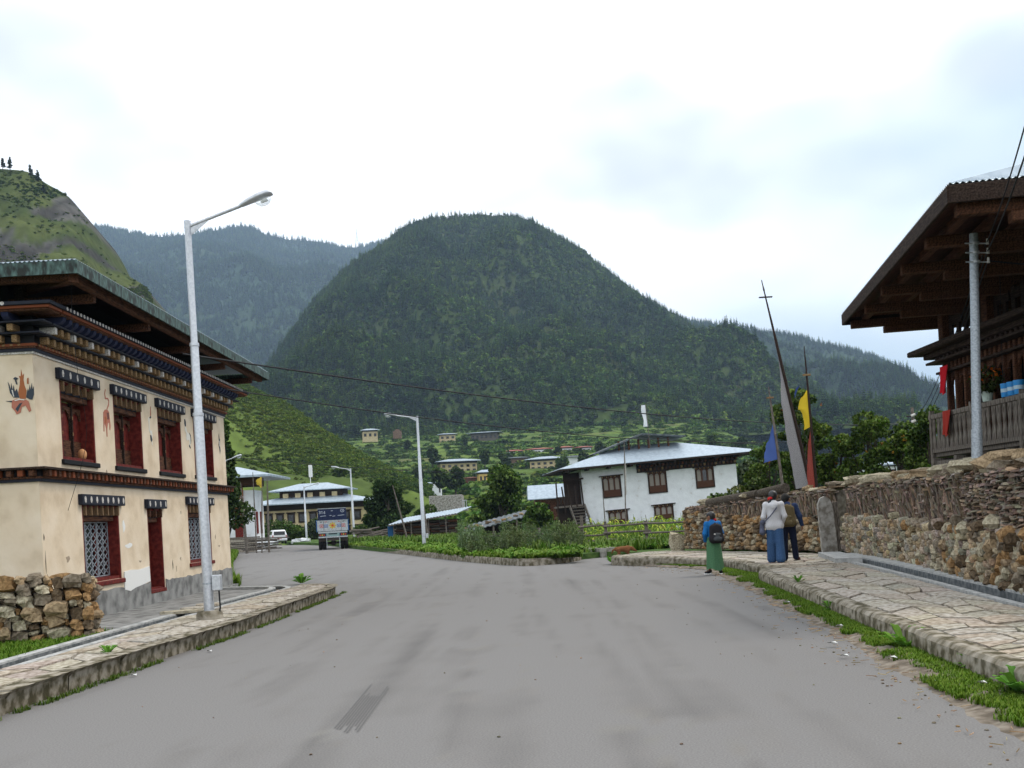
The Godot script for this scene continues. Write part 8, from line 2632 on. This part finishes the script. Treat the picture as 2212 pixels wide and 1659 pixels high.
	for k in 520:
		var d := rf(41.5, 50)
		var x := rf(-2.0, 2.7) - (d - 44.0) * 0.1
		var cl_n := fbm.get_noise_2d(x * 0.5, d * 0.5)
		if cl_n < -0.02: continue
		xs.append(Transform3D(Basis(Vector3.UP, rf(0, TAU)).scaled(Vector3(0.8, 0.7 + cl_n * 1.5, 0.8) * rf(0.5, 1.0)), V(x, 0.15, d)))
		cs.append(tint(Color(0.21, 0.26, 0.14), 0.3))
	var ww := mass(self, "wormwood", cache.herb[0], M.leaf, xs, cs)
	tag(ww, "grey-green wormwood growing along the low rail fence", "weeds", "", "stuff")

# ------------------------------------------------------------------ trees
func tree(called: String, label: String, group: String, base: Vector3, h: float, blobs: Array, leaves: int, size: float, cols: Array, trunk_r: float, droop := 0.3, cat := "tree") -> Node3D:
	var t := thing(called, base, label, cat, group)
	var b := MB.new()
	b.sm = 0
	var top := base + Vector3(rf(-0.1, 0.1) * h * 0.2, h * 0.8, 0)
	b.tube([base - Vector3(0, 0.2, 0), base.lerp(top, 0.35) + Vector3(rf(-0.1, 0.1), 0, 0), base.lerp(top, 0.7), top], [trunk_r, trunk_r * 0.75, trunk_r * 0.45, trunk_r * 0.12], 8)
	var pos := []
	for q in blobs:
		var c: Vector3 = base + q[0]
		pos.append([c, q[1]])
		var f := clampf((c.y - base.y) / h - 0.25, 0.1, 0.75)
		var from := base.lerp(top, f)
		b.tube([from, from.lerp(c, 0.5) + Vector3(0, -0.05, 0), c], [trunk_r * 0.4 * (1.1 - f), trunk_r * 0.25, trunk_r * 0.08], 5)
	part(t, "trunk", b.mesh(), M.bark)
	part(t, "crown", leaf_cloud(pos, leaves, size, cols, droop), M.leaf)
	return t
func blobs_in(w: float, h0: float, h1: float, n: int, r0: float, r1: float) -> Array:
	var o := []
	for k in n:
		var f := (k + rf(0.2, 0.8)) / n
		var y := lerpf(h0, h1, f)
		var wid := w * sqrt(maxf(0.05, 1.0 - pow(2.0 * f - 0.85, 2.0) * 0.75))
		var a := rf(0, TAU)
		var r := rf(r0, r1)
		o.append([Vector3(cos(a) * wid * rf(0.2, 0.8), y, sin(a) * wid * rf(0.2, 0.8)), Vector3(r, r * rf(0.6, 0.85), r)])
	return o

func build_trees() -> void:
	var dark := [Color(0.065, 0.105, 0.038), Color(0.085, 0.125, 0.042), Color(0.055, 0.09, 0.034)]
	var mid := [Color(0.105, 0.17, 0.045), Color(0.135, 0.20, 0.05), Color(0.085, 0.14, 0.04)]
	var fresh := [Color(0.12, 0.19, 0.04), Color(0.10, 0.165, 0.04), Color(0.14, 0.20, 0.055)]
	var grey := [Color(0.12, 0.155, 0.085), Color(0.14, 0.17, 0.10), Color(0.10, 0.13, 0.07)]
	# dark cypress beside the cream house
	var bl := []
	for k in 14:
		var f := k / 13.0
		var r := 1.1 * (1.0 - f * 0.6) * rf(0.7, 1.2)
		bl.append([Vector3(rf(-0.6, 0.6) * (1.1 - f), 1.6 + f * 6.6, rf(-0.6, 0.6)), Vector3(r, 0.9, r)])
	tree("cypress", "tall dark cypress at the far corner of the cream house", "", V(-17.5, 0.1, 64), 9.0, bl, 7000, 0.17, dark, 0.3, 0.1)
	# behind the woodshed
	var p := at(842, 1150, 98)
	tree("willow_tree", "dark bushy tree behind the woodshed and leaning pole", "", Vector3(p.x, 0.2, p.z), 6.2, blobs_in(2.3, 1.0, 5.0, 12, 0.9, 1.3), 9000, 0.2, dark, 0.25)
	p = at(1085, 1150, 88)
	tree("broadleaf_tree", "large spreading green tree left of the farmhouse", "", Vector3(p.x, 0.2, p.z), 6.0, blobs_in(2.9, 1.6, 5.2, 16, 0.8, 1.3), 11000, 0.19, mid, 0.3)
	for q in [[1168, 1150, 80, 1.35, 2.6, "rounded bright green bush before the farmhouse stairs"], [1030, 1150, 84, 1.1, 1.9, "low bush below the concrete tank"], [1105, 1150, 78, 1.0, 1.6, "small bush between the large tree and the shed roof"], [930, 1130, 100, 1.5, 3.4, "fresh green bush under the concrete tank"],
			[600, 1165, 122, 2.2, 2.2, "dense bush in front of the beige office"], [640, 1165, 124, 2.0, 1.9, "second bush in front of the beige office"], [680, 1165, 124, 2.0, 2.4, "pale bush beside the short street lamp"], [725, 1165, 128, 2.0, 2.6, "bush behind the lorry"], [800, 1150, 112, 1.8, 2.2, "bush beside the white van with a rack"]]:
		p = at(q[0], q[1], q[2])
		tree("bush", q[5], "", Vector3(p.x, 0.15, p.z), q[4], blobs_in(q[3] * 0.9, q[4] * 0.2, q[4] * 0.8, 7, q[3] * 0.42, q[3] * 0.62), 3600, 0.16, fresh if q[0] in [1168, 930] else (grey if q[0] == 680 else mid), 0.08, 0.2, "bush")
	# fruit trees behind the wall
	var fruit := func(px: float, py: float, d: float, w: float, h: float, n: int, label: String) -> void:
		var b0 := at(px, py, d)
		var tr := tree("fruit_tree", label, "fruit trees behind the stone wall", Vector3(b0.x, 0.3, b0.z), h, blobs_in(w * 1.15, 1.0, h, 30, w * 0.16, w * 0.32), int(n * 1.1), 0.085, [Color(0.14, 0.20, 0.05), Color(0.17, 0.23, 0.055), Color(0.11, 0.165, 0.045)], 0.1)
		var fr := []
		for k in 10:
			var q: Array = [Vector3(b0.x + rf(-w, w), rf(1.6, h), b0.z + rf(-w, w) * 0.7)]
			fr.append([q[0], Vector3(0.04, 0.045, 0.04)])
		part(tr, "fruit", leaf_cloud(fr, 60, 0.045, [Color(0.32, 0.12, 0.03), Color(0.4, 0.2, 0.04)], 0.0, 0.5), M.leaf)
	fruit.call(1735, 1060, 37.5, 1.35, 5.2, 9000, "tall leafy fruit tree directly behind the flag poles")
	fruit.call(1665, 1060, 41, 1.2, 3.6, 5500, "low fruit tree left of the blue flag pole")
	fruit.call(1815, 1060, 40, 1.35, 3.7, 7000, "fruit tree right of the red flag")
	fruit.call(1880, 1060, 38, 1.5, 4.3, 8000, "pointed fruit tree in the middle of the gap between flags and balcony")
	fruit.call(1950, 1060, 36, 1.3, 3.7, 6500, "fruit tree before the thin valley pole")
	fruit.call(2015, 1060, 33, 1.2, 3.9, 6500, "fruit tree touching the corner of the balcony")
	p = at(1590, 1075, 37)
	tree("shrub", "pale shrub hanging over the short stone wall before the farmhouse corner", "", Vector3(p.x, 0.3, p.z), 2.4, [[Vector3(-0.5, 1.5, 0), Vector3(0.6, 0.32, 0.5)], [Vector3(0.2, 1.65, 0), Vector3(0.6, 0.4, 0.5)], [Vector3(0.8, 1.85, 0.1), Vector3(0.5, 0.5, 0.5)], [Vector3(-0.9, 1.35, 0.1), Vector3(0.4, 0.2, 0.4)]], 3200, 0.09, [Color(0.13, 0.17, 0.06), Color(0.17, 0.18, 0.07)], 0.05, 0.2, "shrub")
	p = at(1635, 1075, 60)
	tree("shrub", "feathery pale shrub beside the small lamp right of the farmhouse", "", Vector3(p.x, 0.2, p.z), 4.2, [[Vector3(0, 2.6, 0), Vector3(0.7, 0.9, 0.7)], [Vector3(-0.4, 3.4, 0), Vector3(0.6, 0.6, 0.6)], [Vector3(0.6, 1.6, 0), Vector3(0.9, 0.9, 0.8)]], 3000, 0.16, grey, 0.07, 0.3, "shrub")
	# belt of trees beyond the farmhouse and in the valley
	var k := 0
	for q in [[1560, 1100, 150, 3.2, 6.5], [1625, 1095, 130, 3.0, 6.5], [1700, 1095, 120, 3.0, 6.0], [1780, 1090, 150, 3.5, 7.5], [1850, 1090, 160, 3.6, 7.0], [1940, 1085, 150, 3.4, 8.5], [2020, 1080, 140, 3.4, 9.0], [2075, 1080, 120, 3.0, 8.5]]:
		p = at(q[0], q[1], q[2])
		tree("valley_tree", ["rounded dark tree behind the right end of the farmhouse", "tree in the valley left of the blue flag", "tree in the valley behind the blue flag", "tree in the valley behind the red flag", "tree in the valley between red flag and thin pole", "tall tree in the valley behind the thin pole", "tall tree in the valley behind the balcony corner", "tall tree in the valley hidden behind the balcony"][k], "trees in the valley", Vector3(p.x, 0.1, p.z), q[4], blobs_in(q[3], q[4] * 0.25, q[4] * 0.95, 11, q[3] * 0.35, q[3] * 0.5), 3600, 0.34, dark if k % 2 else mid, 0.25)
		k += 1
	# round trees on the village slope: one of each kind, then copies
	var proto := []
	for m in 3:
		var bs := blobs_in(2.3, 1.4, 5.2, 11, 0.9, 1.4)
		proto.append([bs])
	var spots := [[935, 1008, 400, 1.25, "large round tree left of the three-storey cream house"], [1048, 1008, 385, 1.1, "tree in front of the three-storey cream house's right end"], [905, 1050, 290, 0.9, "dark tree beside the small house with a bright tin roof"], [850, 1075, 240, 1.0, "tree above the dark bushy tree"], [950, 1062, 250, 1.0, "tree left of the concrete tank on the slope"], [985, 1068, 240, 1.1, "tree above the concrete tank"],
		[1095, 1020, 370, 1.0, "tree above the large spreading tree"], [1215, 1030, 330, 1.1, "tree below the cream house with two rows of windows"], [880, 975, 520, 1.0, "tree below the brown ruin"], [760, 985, 480, 0.9, "tree on the slope left of the highest house"], [1005, 965, 540, 0.9, "tree between the two top rows of houses"], [1262, 1015, 360, 1.1, "tree beside the grey barn"], [1205, 985, 470, 0.8, "tree left of the pinkish roof"], [1085, 1000, 440, 0.8, "tree beside the dark brown barn"],
		[700, 1030, 260, 1.0, "tree at the foot of the grassy spur"], [640, 1050, 230, 0.9, "tree at the foot of the spur behind the office"], [740, 1065, 215, 1.0, "tree above the street lamp behind the lorry"], [1300, 990, 430, 1.2, "tree above the left end of the farmhouse roof"], [1350, 985, 440, 1.2, "tree above the farmhouse lantern roof"], [1540, 975, 420, 1.3, "tree above the farmhouse roof's right half"], [1600, 985, 380, 1.2, "tree at the farmhouse roof's right tip"]]
	var made := []
	for i in spots.size():
		var q: Array = spots[i]
		p = at(q[0], q[1], q[2])
		if made.size() < 3:
			made.append(tree("slope_tree", q[4], "trees on the village slope", p, 6.0, proto[i][0], 1500, 0.5, dark if i != 1 else mid, 0.2))
			made[-1].scale = Vector3.ONE * q[3]
		else:
			copy_of(made[i % 3], Transform3D(Basis(Vector3.UP, rf(0, TAU)).scaled(Vector3.ONE * q[3]), p), q[4])
	# pines on the skyline of the cliff hill
	var lab := ["slim pine at the very top of the cliff hill", "taller ragged pine on the cliff hill skyline", "bushy pine halfway down the cliff hill skyline", "leaning pine beside the bushy one on the cliff hill", "small pine on the cliff hill slope below the skyline", "dark pine on the upper grass of the cliff hill"]
	k = 0
	for q in [[6, 362, 436, 4.6], [22, 366, 436, 6.0], [66, 382, 437, 5.6], [82, 390, 436, 4.8], [40, 420, 425, 5.0], [95, 420, 430, 4.5]]:
		p = at(q[0], q[1] + 4, q[2])
		var t := thing("ridge_pine", p, lab[k], "pine tree", "pines on the cliff hill")
		rod(t, "trunk", [p - Vector3(0, 1, 0), p + Vector3(rf(-0.2, 0.2), q[3], 0)], [0.16, 0.03], M.bark, 6)
		var cb := []
		for m in 7:
			var f := m / 6.0
			cb.append([p + Vector3(rf(-0.5, 0.5) * (1.1 - f), q[3] * (0.3 + 0.68 * f), rf(-0.4, 0.4)), Vector3(1.15 - f * 0.75, 0.4, 1.0 - f * 0.65) * rf(0.75, 1.1)])
		part(t, "crown", leaf_cloud(cb, 700, 0.32, [Color(0.035, 0.055, 0.03), Color(0.045, 0.065, 0.03)], 0.3, 0.3), M.leaf)
		k += 1

# ------------------------------------------------------------------ small things
func dock_plant(base: Vector3, s: float, label: String, n: int) -> void:
	var t := thing("dock_plant", base, label, "plant", "leafy weeds at the kerbs")
	for k in n + 6:
		var b := MB.new()
		b.sm = -1
		var a := k * 2.4 + rf(-0.3, 0.3)
		var d := Vector3(cos(a), 0, sin(a))
		var w := Vector3(-d.z, 0, d.x)
		var up := rf(0.35, 1.15)
		var ln := rf(0.5, 0.95)
		var rows := []
		for i in 7:
			var q := i / 6.0
			var p := base + (d * ln * (0.1 + 0.6 * q) + Vector3(0, up * (q - 0.55 * q * q), 0)) * s * 0.75
			var ww := 0.07 * s * sin(PI * clampf(q * 0.86 + 0.06, 0, 1))
			rows.append(PackedVector3Array([p - w * ww + Vector3(0, 0.02 * s * sin(q * 12.0), 0), p - Vector3(0, 0.035 * s * sin(PI * q), 0), p + w * ww + Vector3(0, 0.02 * s * cos(q * 11.0), 0)]))
		b.col = tint(Color(0.13, 0.26, 0.05), 0.3)
		b.loft(rows, false, false)
		part(t, "leaf", b.mesh(), M.leaf)
	var st := MB.new()
	st.tube([base, base + Vector3(0.03, 0.3, 0.02) * s], [0.02 * s, 0.01 * s], 5)
	part(t, "stem", st.mesh(), mt(lin(0.12, 0.12, 0.05), 0.8))

func build_small() -> void:
	stone_kit()
	dock_plant(V(4.2, 0.05, 11.4), 0.62, "big leafy dock plant against the right kerb in mid verge", 13)
	dock_plant(V(4.04, 0.05, 8.45), 0.62, "big leafy dock plant at the right kerb where the verge is widest", 12)
	dock_plant(V(4.2, 0.05, 9.7), 0.4, "small dark dock plant under the right kerb", 10)
	dock_plant(V(4.62, 0.05, 15.4), 0.45, "leafy weed under the right kerb below the pavement's middle", 9)
	dock_plant(V(5.0, 0.26, 18.6), 0.35, "small weed growing from the top of the right kerb", 6)
	dock_plant(V(-5.2, 0.22, 13.3), 0.3, "small green weed growing on the left pavement edge", 9)
	dock_plant(V(-6.3, 0.04, 31.0), 0.75, "leafy weed at the end of the left pavement", 12)
	dock_plant(V(1.9, 0.2, 38.4), 0.8, "leafy weed beside the culvert slab", 12)
	dock_plant(V(3.1, 0.05, 33.4), 0.6, "leafy weed at the tip of the bend pavement", 10)
	# paper scraps
	var pm := mt(lin(0.62, 0.62, 0.6), 0.8)
	for q in [[3.62, 9.3, 0.03], [3.75, 10.6, 0.05], [3.55, 11.9, 0.05], [3.9, 8.9, 0.06], [4.1, 13.4, 0.06], [3.4, 11.0, 0.035], [4.35, 16.9, 0.06], [-4.3, 14.6, 0.02], [-4.6, 12.5, 0.02]]:
		var b := MB.new()
		var c := V(q[0], q[2] + 0.02, q[1])
		var s := rf(0.03, 0.06)
		var p := [c + Vector3(-s, 0, -s * 0.6), c + Vector3(s * 0.8, 0.015, -s * 0.5), c + Vector3(s, 0.0, s * 0.6), c + Vector3(-s * 0.7, 0.02, s * 0.5)]
		b.quad(p[0], p[1], p[2], p[3])
		b.quad(p[0] - Vector3(0, 0.004, 0), p[3] - Vector3(0, 0.004, 0), p[2] - Vector3(0, 0.004, 0), p[1] - Vector3(0, 0.004, 0))
		solo("paper_scrap", b.mesh(), pm, "small crumpled white paper scrap on the ground by the kerb", "litter", "paper scraps along the kerbs")
	# pebbles and clods on the asphalt
	var xs := []
	var cs := []
	for k in 260:
		var d := 5.0 + 28.0 * pow(rng.randf(), 1.3)
		var x := rf(-4.3, 3.8)
		if k > 70: x = line_x([[5, 3.3], [10, 3.6], [17, 4.3], [25, 5.0], [33, 3.2]], d) - absf(rng.randfn()) * 0.28
		var s := rf(0.007, 0.022)
		var y := 0.035 * (1.0 - pow(absf(x + 0.4) / 6.0, 2.0)) if d < 27 else 0.0
		xs.append(Transform3D(Basis(Vector3.UP, rf(0, 6)).scaled(Vector3(s, s * 0.6, s)), V(x, y + 0.004, d)))
		cs.append(tint(Color(0.6, 0.52, 0.42), 0.5))
	tag(mass(self, "pebbles", cache.stones[1], M.stone, xs, cs), "pebbles and dirt clods strewn on the asphalt", "pebbles", "", "stuff")
	# dead twigs and straw at the verge edge
	xs = []
	cs = []
	for k in 420:
		var d := 6.0 + 24.0 * pow(rng.randf(), 1.4)
		var x := line_x([[5, 3.3], [10, 3.6], [17, 4.3], [25, 5.0], [33, 3.2]], d) + rng.randfn() * 0.22
		xs.append(Transform3D(Basis(Vector3.UP, rf(0, 6)) * Basis.from_scale(Vector3(rf(0.05, 0.17), 0.006, 0.007)), V(x, 0.05, d)))
		cs.append(tint(Color(0.30, 0.22, 0.13), 0.4))
	tag(mass(self, "straw", cache.chips[2], M.plainvc, xs, cs), "dry straw and twigs along the edge of the right verge", "straw", "", "stuff")
